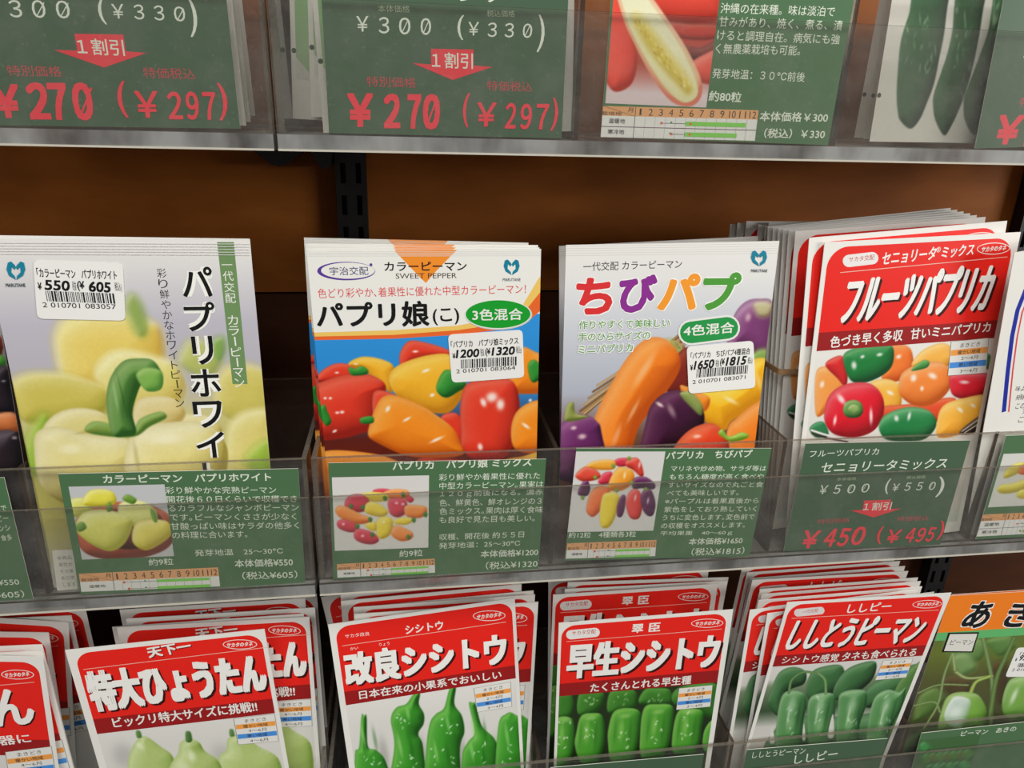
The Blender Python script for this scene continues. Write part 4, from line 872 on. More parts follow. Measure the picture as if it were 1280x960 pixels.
   ('b',[[-27.4,44.4],[-32.1,66.6],[-33.4,84.6],[-28.5,88.1],[-20.7,85.0],[-17.3,77.0],[-15.4,61.7],[-11.4,36.0],[-23.4,37.5]],'4f8a4c','1e4424','a8d09c',0.35,1),
   ('b',[[-13.4,64.5],[-16.5,79.9],[-12.3,84.2],[-3.6,83.3],[0.6,75.1],[4.1,56.3],[7.0,36.9],[-4.6,38.3]],'4f8a4c','1e4424','a8d09c',0.35,1),
   ('b',[[8.1,49.6],[2.9,71.8],[1.4,82.5],[8.8,85.0],[17.0,82.4],[20.0,71.5],[20.4,57.6],[24.1,36.4],[12.3,37.8]],'4f8a4c','1e4424','a8d09c',0.35,1),
   ('b',[[27.8,47.2],[24.0,66.5],[24.0,78.7],[30.0,82.9],[37.6,80.3],[41.0,82.9],[43.3,67.5],[41.4,50.4],[42.1,35.8],[31.5,37.1]],'4f8a4c','1e4424','a8d09c',0.35,1),
   ('l',[[-29.8,86.4],[-30.4,95.8],[-24.8,100.9],[-16.1,98.7]],1.6,'6c9458'),
   ('l',[[-7.4,83.4],[-10.8,93.9],[-16.3,99.4]],1.6,'7ca468'),
   ('b',[[-32.3,49.7],[-34.0,62.3],[-29.2,49.3]],'d8d6ce','c0beb6','e8e6de',0.2,1),
   ('b',[[-12.8,49.7],[-15.0,62.4],[-10.8,49.5]],'d8d6ce','c0beb6','e8e6de',0.2,1),
   ('b',[[2.7,50.2],[1.1,67.5],[6.6,49.8]],'d8d6ce','c0beb6','e8e6de',0.2,1),
   ('s',-25.6,76.4,2.66,7.27,'c4dcbc',0.55,8),
   ('s',-23.1,62.6,2.47,7.4,'a8cc9c',0.5,8),
   ('s',-25.9,69.0,0.73,7.32,'e0f0d8',0.5,6),
   ('s',-20.0,69.8,0.86,11.04,'23482a',0.5,6),
   ('s',-27.6,74.8,0.41,1.57,'e4f4dc',0.5283373051829021,-17.51223438556158),
   ('s',-22.0,70.6,0.43,1.92,'e4f4dc',0.43155722684543907,-13.58163848387263),
   ('s',-20.2,54.8,0.66,1.44,'e4f4dc',0.5782319435623043,-25.266740946540818),
   ('s',-25.4,73.3,0.72,0.98,'e4f4dc',0.49477967778070575,0.6929017424226842),
   ('s',-25.1,65.5,0.67,2.11,'e4f4dc',0.32328762447023207,23.607954592408753),
   ('s',-22.3,59.1,0.58,1.11,'e4f4dc',0.5234251857208786,5.087550603079045),
   ('s',-8.4,74.6,2.71,7.4,'c4dcbc',0.55,8),
   ('s',-5.1,60.5,2.51,7.54,'a8cc9c',0.5,8),
   ('s',-8.5,67.0,0.75,7.46,'e0f0d8',0.5,6),
   ('s',-2.5,67.9,0.87,11.25,'23482a',0.5,6),
   ('s',-5.7,63.5,0.54,1.06,'e4f4dc',0.5738113447231448,-16.975570576270993),
   ('s',-11.4,80.9,0.63,2.31,'e4f4dc',0.4388862766930173,25.129938079343148),
   ('s',-8.5,71.1,0.48,1.43,'e4f4dc',0.4683867417415607,-13.924674786772346),
   ('s',-7.8,62.2,0.49,1.59,'e4f4dc',0.35588795735141804,-36.05082132650742),
   ('s',-6.1,69.7,0.72,1.02,'e4f4dc',0.5474687786916004,-38.516865298537695),
   ('s',-12.3,82.0,0.55,1.49,'e4f4dc',0.39550457752500556,37.951312152776865),
   ('s',11.2,72.5,2.77,7.56,'c4dcbc',0.55,8),
   ('s',13.7,58.4,2.56,7.69,'a8cc9c',0.5,8),
   ('s',11.2,64.8,0.76,7.62,'e0f0d8',0.5,6),
   ('s',17.3,65.7,0.89,11.49,'23482a',0.5,6),
   ('s',17.5,52.3,0.73,1.56,'e4f4dc',0.4960637240834648,-24.395699819226316),
   ('s',14.0,59.9,0.6,1.15,'e4f4dc',0.32344178665977197,21.680155769270648),
   ('s',15.9,60.7,0.47,2.23,'e4f4dc',0.473082290788605,-28.230964444275692),
   ('s',12.1,62.0,0.76,1.92,'e4f4dc',0.3885501465301055,17.28822860434449),
   ('s',12.5,61.3,0.54,1.07,'e4f4dc',0.45491974186639406,0.6008505857966995),
   ('s',17.8,58.7,0.5,2.03,'e4f4dc',0.37500055322611947,12.332015398191544),
   ('s',32.7,70.2,2.83,7.73,'c4dcbc',0.55,8),
   ('s',34.3,56.0,2.62,7.86,'a8cc9c',0.5,8),
   ('s',32.9,62.4,0.78,7.8,'e0f0d8',0.5,6),
   ('s',39.1,63.3,0.91,11.75,'23482a',0.5,6),
   ('s',36.7,59.4,0.46,2.16,'e4f4dc',0.46131705390455474,19.38439426503804),
   ('s',34.1,56.2,0.77,1.97,'e4f4dc',0.34204467141911754,33.90186542731814),
   ('s',33.2,69.7,0.63,2.36,'e4f4dc',0.3324896352490608,4.773033543398775),
   ('s',40.0,49.7,0.41,1.87,'e4f4dc',0.51978726410286,12.775409063006073),
   ('s',38.9,57.9,0.64,2.01,'e4f4dc',0.3494062966479457,28.37443694233886),
   ('s',30.6,77.4,0.7,2.08,'e4f4dc',0.4972218135174846,-35.85899854578132),
  ]},
 },
 'akino': {'w': 92.5, 'h': 149.0,
  'ops': [
   ('H','f08020',-46.25,46.25,124.36,149.0,0),
   ('H','62b46c',-46.25,46.25,118.8,124.36,0),
   ('T','あ','f0eee8',-34.71,126.15,17.69,-3.5,19.07,0.09,0.1,''),
   ('T','き','f0eee8',-10.06,124.96,17.92,-3.5,19.26,0.09,0.1,''),
   ('T','の','f0eee8',13.9,123.83,17.57,-3.5,16.57,0.09,0.1,''),
   ('T','あ','151515',-34.47,126.55,16.96,-3.5,18.25,0.055,0.1,''),
   ('T','き','151515',-9.83,125.36,17.17,-3.5,18.43,0.055,0.1,''),
   ('T','の','151515',14.12,124.23,16.81,-3.5,15.73,0.055,0.1,''),
   ('P','151515',[[-39.81,124.07],[-21.42,123.11],[-20.81,108.81],[-39.74,110.53]]),
   ('P','dedcd4',[[-38.52,122.94],[-22.15,122.03],[-21.81,109.74],[-38.71,111.29]]),
   ('T','ピーマン','151515',-36.67,115.33,13.63,-3.6,3.62,0.0,0,''),
  ],
  'pic': {'box': [-46.25, 46.25, 2.0, 125.0], 'bg': [[0, '3c4a26'], [60, '4a4c30'], [90, '55592f'], [110, '67742f'], [125, '5c7038']], 'res': 0.5, 'ops': [
   ('b',[[-40.8,119.0],[-32.0,121.1],[-16.2,115.7],[-14.6,102.8],[-29.0,102.6]],'6c9050','44602c','90b070',0.9,1),
   ('b',[[-14.2,117.0],[-2.8,118.9],[4.6,111.3],[-3.0,104.8],[-11.1,111.1]],'5c8444','3a5a28','84a864',0.9,1),
   ('b',[[-31.4,102.8],[-29.5,108.3],[-21.7,106.3],[-15.3,97.1],[-23.4,92.0]],'78985c','50703c','a0b880',0.9,1),
   ('b',[[-44.1,79.0],[-35.8,84.2],[-28.2,74.5],[-34.8,63.0],[-42.8,60.7]],'5c7c3c','3a5424','80a05c',0.9,1),
   ('b',[[-30.9,92.6],[-16.3,88.4],[-15.5,73.4],[-30.8,83.8]],'54482c','382c18','6c5c3c',0.9,1),
   ('b',[[-6.8,93.5],[0.4,101.6],[7.8,86.3],[8.7,68.0]],'4c4028','30281a','645434',0.9,1),
   ('b',[[-38.9,31.7],[-39.0,50.9],[-24.4,52.6],[-5.2,47.5],[31.1,47.0],[55.8,21.3]],'3c6430','24441e','5c8448',0.9,1),
   ('l',[[-17.7,118.6],[-9.6,102.4],[-1.4,84.1],[6.9,55.8],[14.4,25.8]],2.4,'7c985c'),
   ('l',[[1.4,117.2],[0.7,104.4],[0.2,87.0],[5.2,59.1]],3.0,'6c8a4c'),
   ('l',[[-33.1,108.6],[-33.4,92.8],[-31.1,71.8],[-34.7,53.6]],1.6,'8ca468'),
   ('l',[[-26.8,95.2],[-18.0,90.0],[-3.3,90.2]],1.8,'a8b878'),
   ('l',[[-47.0,80.8],[-35.2,86.4],[-16.4,84.7]],1.2,'8ca468'),
   ('l',[[-47.0,71.8],[-34.0,73.6],[-28.0,65.4]],1.2,'8ca468'),
   ('l',[[-13.0,77.7],[-12.0,86.6],[-4.6,90.3]],2.6,'a8c060'),
   ('l',[[-32.5,108.5],[-27.9,96.7]],1.4,'a8b878'),
   ('b',[[-25.7,52.7],[-27.5,66.9],[-26.9,76.7],[-21.1,79.9],[-9.3,77.6],[-1.4,69.0],[2.9,59.3],[2.9,48.2],[-18.3,48.8]],'7cac48','3c6824','c0dc90',0.35,1),
   ('b',[[-24.7,71.2],[-21.5,76.9],[-11.6,73.0],[-9.6,62.1],[-11.4,51.3],[-20.2,55.3],[-24.6,62.0]],'c4d8c8','8cb080','eef4ee',0.5,1),
   ('s',-17.8,64.4,3.88,5.17,'f4f8f4',0.5,20),
   ('b',[[10.0,67.9],[8.2,83.3],[12.2,88.2],[24.8,87.8],[35.5,71.7],[36.9,52.8],[17.6,56.3]],'78a84c','3c6828','b8d894',0.35,1),
   ('s',15.8,73.5,1.83,6.55,'e8f4e4',0.7,0),
  ]},
  'sticker': {'cor': [[5.43, 110.14], [37.1, 108.74], [38.51, 86.62], [4.96, 89.07]], 'ops': [
   ('T','｢ピーマン','151515',8.67,103.98,14.55,-2.5,2.88,0.02,0,''),
   ('T','¥','151515',7.12,100.31,1.2,0.5,2.45,0.04,0,''),
   ('T','935','151515',9.15,100.58,7.65,-1.4,4.01,0.05,0.1,''),
   ('B','1c1c20',10.22,95.69,30.01,94.58,2.93,4),
   ('T','2 010701','151515',7.66,93.04,13.78,-3.0,2.04,0,0,''),
  ]},
 },
 'tA': {'w': 92.5, 'h': 149.0,
  'ops': [
  ],
 },
 'tC': {'w': 92.5, 'h': 149.0,
  'ops': [
  ],
 },
 'tB': {'w': 92.5, 'h': 149.0,
  'ops': [
   ('P','dcdad4',[[-44.5,14],[-44.5,22],[-41,18],[-38,14]]),
   ('E','3a4a40',-45.2,24,0.9,0.9,0,0),
  ],
  'pic': {'box': [-44.5, -30.0, 14.0, 75.0], 'bg': [[14, 'd4dcc8'], [18, 'a8c89c'], [40, '92bf84'], [75, '9cc890']], 'res': 0.6, 'ops': [
  ]},
 },
 'tD': {'w': 92.5, 'h': 149.0,
  'ops': [
   ('E','4a4640',-45.3,17.5,0.9,0.9,0,0),
  ],
  'pic': {'box': [-46.25, 46.25, 0.0, 70.0], 'bg': [[0, 'dad8d0'], [60, 'dcdad2']], 'res': 0.4, 'ops': [
   ('b',[[-39.8,69.5],[-38.9,57.8],[-38.2,48.1],[-39.1,42.6],[-39.8,36.4],[-39.0,26.9],[-37.8,17.9],[-36.0,11.4],[-34.2,8.1],[-29.2,5.2],[-25.9,8.9],[-24.1,14.9],[-22.5,22.2],[-22.2,31.2],[-22.0,40.0],[-22.6,48.7],[-22.9,58.4],[-24.8,70.1]],'2c5a34','12301c','4c7c50',0.35,1),
   ('b',[[-21.9,70.2],[-20.7,58.4],[-19.6,48.8],[-18.7,41.4],[-19.0,33.8],[-20.3,26.1],[-21.7,18.3],[-21.0,13.7],[-18.8,8.4],[-13.9,2.9],[-11.4,6.5],[-9.1,13.9],[-7.7,21.2],[-6.9,30.9],[-6.8,40.5],[-7.3,49.2],[-7.4,58.9],[-10.3,70.7]],'2c5a34','12301c','4c7c50',0.35,1),
   ('b',[[-5.9,70.9],[-4.5,59.0],[-3.6,49.3],[-3.3,41.8],[-4.6,34.2],[-6.2,26.4],[-7.9,18.5],[-7.7,14.6],[-5.6,8.6],[0.0,3.1],[4.8,8.1],[9.4,21.5],[10.7,41.0],[2.9,71.3]],'2c5a34','12301c','4c7c50',0.35,1),
   ('s',-29.9,42.6,0.58,0.92,'b8d0b4',0.2506301155004117,-15.87577145875542),
   ('s',-38.5,42.6,0.53,1.45,'b8d0b4',0.23938293712218212,17.450103338687704),
   ('s',-26.3,26.7,0.36,1.01,'b8d0b4',0.4405069883581353,-16.82198810826204),
   ('s',-25.6,27.3,0.55,1.82,'b8d0b4',0.2606860424947202,-8.178996238468784),
   ('s',-37.7,41.3,0.44,1.1,'b8d0b4',0.4408849114030232,19.941864300472403),
   ('s',-33.8,35.9,0.62,1.81,'b8d0b4',0.25555953246669,13.834800553403198),
   ('s',-30.6,35.5,0.56,1.2,'b8d0b4',0.35585778032096527,-9.338755969722978),
   ('s',-30.9,44.5,0.57,1.31,'b8d0b4',0.4381276224770819,-13.064755864737192),
   ('s',-27.1,29.6,0.62,1.7,'b8d0b4',0.3148083342843816,-8.231563858898774),
   ('s',-25.7,32.0,0.46,1.66,'b8d0b4',0.42583787304903253,2.435581699233257),
   ('s',-38.6,47.9,0.55,1.66,'b8d0b4',0.3169083805589479,-2.6831321995271082),
   ('s',-36.1,30.7,0.39,1.57,'b8d0b4',0.2822129728036763,-14.651836630834838),
   ('s',-23.3,27.1,0.23,0.72,'b8d0b4',0.2658530163377585,19.271279075012146),
   ('s',-29.7,27.8,0.38,1.65,'b8d0b4',0.39864261949967966,6.344738466833547),
   ('s',-34.3,39.5,0.5,1.42,'b8d0b4',0.209474523026619,-11.009836657191027),
   ('s',-30.1,45.7,0.3,1.18,'b8d0b4',0.4467145293532324,19.657515960355674),
   ('s',-33.3,45.4,0.42,2.41,'b8d0b4',0.32389700339016125,16.02374423783099),
   ('s',-25.1,30.7,0.63,1.68,'b8d0b4',0.20064346413672562,11.179260556284074),
   ('s',-24.5,34.6,0.34,2.55,'b8d0b4',0.42711491574208227,16.963542139000424),
   ('s',-27.3,27.5,0.33,1.82,'b8d0b4',0.4480204847263226,19.795017001609622),
   ('s',-27.4,36.4,0.51,1.42,'b8d0b4',0.21681511811176055,15.86017630634855),
   ('s',-31.3,42.0,0.37,0.95,'b8d0b4',0.2055142137101138,6.705825076020982),
   ('s',-16.4,39.9,0.61,0.8,'b8d0b4',0.4347408095945463,-3.399339055070154),
   ('s',-7.6,21.3,0.55,0.73,'b8d0b4',0.3464121165669105,-2.137568032106767),
   ('s',-14.6,32.6,0.53,1.44,'b8d0b4',0.2726529529556104,-11.383698694140381),
   ('s',-14.9,28.7,0.67,0.82,'b8d0b4',0.3470825650069567,3.9877695661945403),
   ('s',-12.6,40.0,0.34,1.21,'b8d0b4',0.4013446735717625,13.952974661527378),
   ('s',-12.4,41.4,0.4,1.21,'b8d0b4',0.35591079577797435,-10.595538407433324),
   ('s',-8.6,22.5,0.48,0.99,'b8d0b4',0.22875760926712518,2.6884959101944297),
   ('s',-13.7,44.2,0.52,2.51,'b8d0b4',0.3696679814211685,15.536676984527475),
   ('s',-11.2,41.6,0.32,2.5,'b8d0b4',0.26685581042503637,-15.683492873332128),
   ('s',-12.3,34.1,0.32,2.55,'b8d0b4',0.2939442195422239,19.647077429046284),
   ('s',-18.5,49.1,0.63,1.21,'b8d0b4',0.4271410939200555,-0.6154179073234829),
   ('s',-14.7,47.2,0.34,2.02,'b8d0b4',0.43568302387124036,12.80009351521683),
   ('s',-7.4,23.2,0.68,1.13,'b8d0b4',0.18671298183915222,-10.379189379087528),
   ('s',-13.6,38.1,0.24,0.87,'b8d0b4',0.2343556874495339,-6.583101718910672),
   ('s',-14.1,30.9,0.53,2.41,'b8d0b4',0.26396950357863697,17.519801418816094),
   ('s',-14.8,36.1,0.41,2.22,'b8d0b4',0.3713372740135212,-3.1061806296636583),
   ('s',-17.8,48.3,0.34,0.75,'b8d0b4',0.24977866152957523,-12.424344771941179),
   ('s',-9.9,24.2,0.46,1.65,'b8d0b4',0.2533678077443291,18.365204071785996),
   ('s',-7.8,28.2,0.62,1.42,'b8d0b4',0.32635050148968314,-5.22579078613926),
   ('s',-8.5,29.4,0.64,1.94,'b8d0b4',0.17543085821089935,-7.667596035053332),
   ('s',-8.8,17.8,0.54,1.39,'b8d0b4',0.3473595342307225,5.304078078178627),
   ('s',-8.3,29.5,0.23,2.73,'b8d0b4',0.1937172046456451,-5.557863076703393),
   ('s',1.4,40.6,0.54,1.54,'b8d0b4',0.27020941237798174,-7.872179706401106),
   ('s',-0.9,46.3,0.28,1.04,'b8d0b4',0.19317191110764764,15.90649358867607),
   ('s',-3.7,48.7,0.52,1.24,'b8d0b4',0.39114935824383457,7.474488658567111),
   ('s',-1.2,44.2,0.4,1.54,'b8d0b4',0.36210071715153824,-17.639356632461258),
   ('s',-1.8,40.0,0.55,1.83,'b8d0b4',0.22844852910133906,-10.980678692298497),
   ('s',-2.4,48.1,0.56,2.22,'b8d0b4',0.36581022446760414,5.165276382121821),
   ('s',0.5,42.8,0.36,1.11,'b8d0b4',0.18002681828156392,4.710141095127746),
   ('s',0.2,41.7,0.29,2.1,'b8d0b4',0.3717470745396192,-5.244106265180616),
   ('s',-3.2,51.6,0.49,0.64,'b8d0b4',0.25444303870203033,12.360281248980186),
   ('s',-1.5,46.1,0.64,1.93,'b8d0b4',0.4289025394821957,-0.42829391308623954),
   ('s',-0.1,41.1,0.25,0.91,'b8d0b4',0.18726905868354982,-11.671742903480911),
   ('s',1.5,40.6,0.56,2.58,'b8d0b4',0.20451935823964676,10.131692278892768),
   ('s',-1.9,46.0,0.57,2.3,'b8d0b4',0.328708732055731,7.453475637001517),
   ('s',-0.5,46.4,0.61,1.62,'b8d0b4',0.4243916663289601,8.703565930885269),
   ('s',1.2,34.7,0.47,1.08,'b8d0b4',0.3082952081900221,-5.049189070347069),
   ('s',-0.8,49.8,0.51,1.78,'b8d0b4',0.18706782695844215,7.861450341422863),
   ('s',-1.4,45.0,0.66,0.84,'b8d0b4',0.33925198260498507,-8.335376521134261),
   ('s',-2.1,46.2,0.54,2.49,'b8d0b4',0.17366959397590562,-0.848432020204605),
   ('s',-1.4,47.7,0.38,2.6,'b8d0b4',0.1831441496350088,3.4774093325152933),
   ('s',0.2,40.7,0.26,2.65,'b8d0b4',0.156920360004977,-18.7169482953028),
   ('s',-3.1,51.6,0.37,2.27,'b8d0b4',0.31795663514744454,3.224630617864218),
   ('s',-1.4,51.1,0.67,1.95,'b8d0b4',0.3563258121123106,-19.361788023244525),
  ]},
 },
 'c_cream': {'w': 92.2, 'h': 57.2,
  'ops': [
   ('H','4c6f4b',-46.1,46.1,0,57.2,0),
   ('T','カラーピーマン\u3000パプリホワイト','d9dfcf',-29.93,52.57,64.96,-0.7,3.8,0.04,0,''),
   ('T','彩り鮮やかな完熟ピーマン','d9dfcf',-6.94,47.08,43.6,-1.5,3.21,0,0,''),
   ('T','開花後６０日くらいで収穫でき','d9dfcf',-6.82,42.9,51.64,-1.6,3.24,0,0,''),
   ('T','るカラフルなジャンボピーマン','d9dfcf',-6.71,38.68,52.01,-1.6,3.27,0,0,''),
   ('T','です｡ピーマンくささが少なく','d9dfcf',-6.59,34.41,50.74,-1.6,3.3,0,0,''),
   ('T','甘酸っぱい味はサラダの他多く','d9dfcf',-6.67,30.12,51.62,-1.7,3.33,0,0,''),
   ('T','の料理に合います。','d9dfcf',-6.55,25.77,30.09,-1.2,3.37,0,0,''),
   ('T','発芽地温\u300025〜30℃','d9dfcf',1.51,16.82,36.07,-0.7,3.2,0,0,''),
   ('T','約9粒','d9dfcf',-17.34,13.02,9.8,0.1,3.44,0.01,0,''),
   ('T','本体価格¥550','d9dfcf',17.24,10.41,24.16,-0.8,4.02,0.02,0,''),
   ('T','（税込¥605）','d9dfcf',19.83,4.02,23.12,-1.1,4.08,0.01,0,''),
   ('P','dcdcd6',[[-45.31,10.49],[10.29,10.89],[10.26,1.2],[-45.66,1.53]]),
   ('P','d9a06c',[[-45.31,10.49],[10.29,10.89],[10.28,6.45],[-45.47,6.39]]),
   ('T','1','46372c',-30.93,6.91,0.66,0.1,2.95,0,0,''),
   ('T','2','46372c',-27.82,6.92,1.44,0.1,2.96,0,0,''),
   ('L','8c8c88',0.1,[[-28.86,6.41],[-29.01,1.43]]),
   ('T','3','46372c',-24.32,6.92,1.44,0.1,2.96,0,0,''),
   ('L','8c8c88',0.1,[[-25.36,6.41],[-25.5,1.41]]),
   ('T','4','46372c',-20.8,6.93,1.45,0.1,2.97,0,0,''),
   ('L','8c8c88',0.1,[[-21.85,6.42],[-21.97,1.39]]),
   ('T','5','46372c',-17.28,6.94,1.45,0.1,2.97,0,0,''),
   ('L','8c8c88',0.1,[[-18.33,6.42],[-18.44,1.37]]),
   ('T','6','46372c',-13.74,6.94,1.46,0.1,2.98,0,0,''),
   ('L','8c8c88',0.1,[[-14.79,6.42],[-14.9,1.35]]),
   ('T','7','46372c',-10.19,6.95,1.46,0.1,2.98,0,0,''),
   ('L','8c8c88',0.1,[[-11.25,6.43],[-11.34,1.33]]),
   ('T','8','46372c',-6.63,6.96,1.47,0.1,2.99,0,0,''),
   ('L','8c8c88',0.1,[[-7.69,6.43],[-7.77,1.3]]),
   ('T','9','46372c',-3.06,6.96,1.47,0.1,2.99,0,0,''),
   ('L','8c8c88',0.1,[[-4.12,6.44],[-4.19,1.28]]),
   ('T','10','46372c',0.07,6.97,2.38,0.1,3.0,0,0,''),
   ('L','8c8c88',0.1,[[-0.54,6.44],[-0.6,1.26]]),
   ('T','11','46372c',3.67,6.98,2.39,0.1,3.0,0,0,''),
   ('L','8c8c88',0.1,[[3.05,6.45],[3.01,1.24]]),
   ('T','12','46372c',7.27,6.98,2.4,0.1,3.01,0,0,''),
   ('L','8c8c88',0.1,[[6.66,6.45],[6.63,1.22]]),
   ('L','4a4a48',0.2,[[-32.22,10.58],[-32.5,1.45]]),
   ('T','月','46372c',-35.04,8.07,1.92,0.2,2.04,0,0,''),
   ('T','栽培地','46372c',-44.92,6.59,7.09,0.1,1.63,0,0,''),
   ('L','6a503c',0.1,[[-44.23,10.49],[-32.35,6.4]]),
   ('T','温暖地','30302c',-42.32,3.32,6.57,-0.2,1.43,0.01,0,''),
   ('L','3c3c3c',0.15,[[-28.19,5.4],[-12.95,5.39]]),
   ('E','e05a3c',-28.19,5.4,0.49,0.62,0.0,-3.1),
   ('P','7cc850',[[-15.17,6.05],[6.28,6.06],[6.27,4.71],[-15.2,4.74]]),
   ('E','3c8c5c',-19.76,5.68,0.4,0.38,0.0,-3.1),
   ('L','3c3c3c',0.15,[[-26.6,2.07],[-13.01,2.0]]),
   ('E','e05a3c',-26.6,2.07,0.5,0.63,0.0,-3.2),
   ('P','7cc850',[[-15.24,2.67],[6.25,2.58],[6.25,1.22],[-15.27,1.35]]),
   ('E','3c8c5c',-19.83,2.31,0.4,0.38,0.0,-3.2),
  ],
  'pic': {'box': [-43.1, -6.9, 17.31, 51.42], 'bg': [[0, 'b8b8b4'], [60, 'c4c6c8']], 'res': 0.35, 'ops': [
   ('b',[[-44.1,28.3],[-41.8,37.6],[-32.5,43.1],[-21.0,43.8],[-11.7,41.2],[-5.5,35.1],[-6.7,24.3],[-14.3,18.6],[-28.4,16.2],[-40.6,19.8]],'b4583c','6c2c1c','d88060',0.35,1),
   ('b',[[-40.3,28.2],[-38.2,36.3],[-28.1,40.6],[-13.7,40.1],[-8.7,32.8],[-10.7,24.5],[-25.7,21.5]],'6c3020','3c180c','8c4a34',0.35,1),
   ('b',[[-44.8,42.4],[-43.4,45.7],[-38.6,46.2],[-35.5,42.0],[-37.8,38.6],[-43.6,37.7]],'d8d86c','a0a43c','f0f0a8',0.35,1),
   ('b',[[-39.0,43.3],[-36.3,48.9],[-31.5,50.1],[-27.0,48.6],[-26.2,44.0],[-30.7,41.9]],'e4dc50','b0a428','f6f29c',0.35,1),
   ('b',[[-26.2,40.5],[-23.8,43.9],[-17.1,44.3],[-11.8,40.0],[-12.0,34.1],[-18.6,32.0],[-25.0,34.7]],'dcdc84','a8a848','f2f2bc',0.35,1),
   ('b',[[-22.4,25.0],[-20.4,33.3],[-14.3,35.4],[-7.6,34.0],[-6.8,28.0],[-11.8,23.3],[-18.0,20.6]],'e0d45c','ac9c2c','f4eca0',0.35,1),
   ('b',[[-43.5,32.4],[-39.6,39.3],[-32.8,40.8],[-25.4,38.8],[-21.2,34.5],[-24.2,26.3],[-28.7,21.7],[-33.6,21.3],[-39.7,25.8]],'dcdc6c','a4a438','f4f4b4',0.35,1),
   ('b',[[-43.3,33.6],[-40.2,35.2],[-39.2,32.3],[-42.3,30.6]],'6c9838','44681c','98bc60',0.35,1),
   ('b',[[-23.7,45.1],[-21.5,47.3],[-18.4,44.9],[-20.2,42.7]],'6c9838','44681c','98bc60',0.35,1),
   ('b',[[-13.7,40.1],[-11.9,38.9],[-11.7,34.1],[-13.2,34.8]],'6c9838','44681c','98bc60',0.35,1),
   ('b',[[-30.2,42.4],[-28.5,44.1],[-28.1,40.6],[-30.1,39.5]],'6c9838','44681c','98bc60',0.35,1),
  ]},
 },
 'c_tri': {'w': 92.2, 'h': 57.2,
  'ops': [
   ('H','4c6f4b',-46.1,46.1,0,57.2,0),
   ('T','パプリカ\u3000パプリ娘 ミックス','d9dfcf',-19.75,53.1,59.49,0.7,4.39,0.04,0,''),
   ('T','彩り鮮やか着果性に優れた','d9dfcf',-0.17,47.76,44.05,-0.2,3.27,0,0,''),
   ('T','中型カラーピーマン｡果実は','d9dfcf',0.07,43.64,45.5,-0.4,3.3,0,0,''),
   ('T','１２０ｇ前後になる。濃赤','d9dfcf',0.4,39.48,45.24,-0.4,3.33,0,0,''),
   ('T','色、鮮黄色、鮮オレンジの３','d9dfcf',0.19,35.3,45.16,-0.5,3.36,0,0,''),
   ('T','色ミックス｡果肉は厚く食味','d9dfcf',0.25,31.07,45.95,-0.6,3.39,0,0,''),
   ('T','も良好で見た目も美しい。','d9dfcf',0.31,26.8,42.48,-0.6,3.42,0,0,''),
   ('T','収穫、開花後 約５５日','d9dfcf',0.43,18.14,37.98,0.0,3.27,0,0,''),
   ('T','発芽地温：25〜30℃','d9dfcf',0.3,13.76,36.6,0.0,3.08,0,0,''),
   ('T','約9粒','d9dfcf',-17.11,10.11,10.3,1.2,3.51,0.01,0,''),
   ('T','本体価格¥1200','d9dfcf',19.12,8.27,26.33,-0.1,3.81,0.02,0,''),
   ('T','（税込¥1320）','d9dfcf',21.67,1.82,25.56,0.4,4.09,0.01,0,''),
   ('P','dcdcd6',[[-44.24,7.82],[-1.52,8.75],[-1.24,1.33],[-44.29,0.75]]),
   ('P','d9a06c',[[-44.24,7.82],[-1.52,8.75],[-1.39,5.35],[-44.26,4.58]]),
   ('T','1','46372c',-33.03,5.18,0.51,1.1,2.34,0,0,''),
   ('T','2','46372c',-30.63,5.22,1.11,1.1,2.34,0,0,''),
   ('L','8c8c88',0.1,[[-31.42,4.81],[-31.4,0.93]]),
   ('T','3','46372c',-27.93,5.27,1.11,1.1,2.34,0,0,''),
   ('L','8c8c88',0.1,[[-28.72,4.86],[-28.69,0.96]]),
   ('T','4','46372c',-25.23,5.32,1.11,1.1,2.35,0,0,''),
   ('L','8c8c88',0.1,[[-26.02,4.91],[-25.97,1.0]]),
   ('T','5','46372c',-22.52,5.37,1.12,1.1,2.35,0,0,''),
   ('L','8c8c88',0.1,[[-23.31,4.96],[-23.25,1.04]]),
   ('T','6','46372c',-19.8,5.42,1.12,1.1,2.35,0,0,''),
   ('L','8c8c88',0.1,[[-20.59,5.01],[-20.52,1.07]]),
   ('T','7','46372c',-17.07,5.47,1.12,1.1,2.35,0,0,''),
   ('L','8c8c88',0.1,[[-17.87,5.05],[-17.79,1.11]]),
   ('T','8','46372c',-14.34,5.52,1.12,1.1,2.36,0,0,''),
   ('L','8c8c88',0.1,[[-15.14,5.1],[-15.05,1.15]]),
   ('T','9','46372c',-11.6,5.57,1.13,1.1,2.36,0,0,''),
   ('L','8c8c88',0.1,[[-12.4,5.15],[-12.3,1.18]]),
   ('T','10','46372c',-9.21,5.62,1.82,1.1,2.36,0,0,''),
   ('L','8c8c88',0.1,[[-9.66,5.2],[-9.54,1.22]]),
   ('T','11','46372c',-6.46,5.67,1.83,1.1,2.36,0,0,''),
   ('L','8c8c88',0.1,[[-6.91,5.25],[-6.78,1.26]]),
   ('T','12','46372c',-3.7,5.72,1.83,1.1,2.37,0,0,''),
   ('L','8c8c88',0.1,[[-4.15,5.3],[-4.01,1.29]]),
   ('L','4a4a48',0.2,[[-34.13,8.04],[-34.1,0.89]]),
   ('T','月','46372c',-36.24,6.03,1.48,1.1,1.62,0,0,''),
   ('T','栽培地','46372c',-43.84,4.75,5.49,1.0,1.3,0,0,''),
   ('L','6a503c',0.1,[[-43.4,7.84],[-34.12,4.76]]),
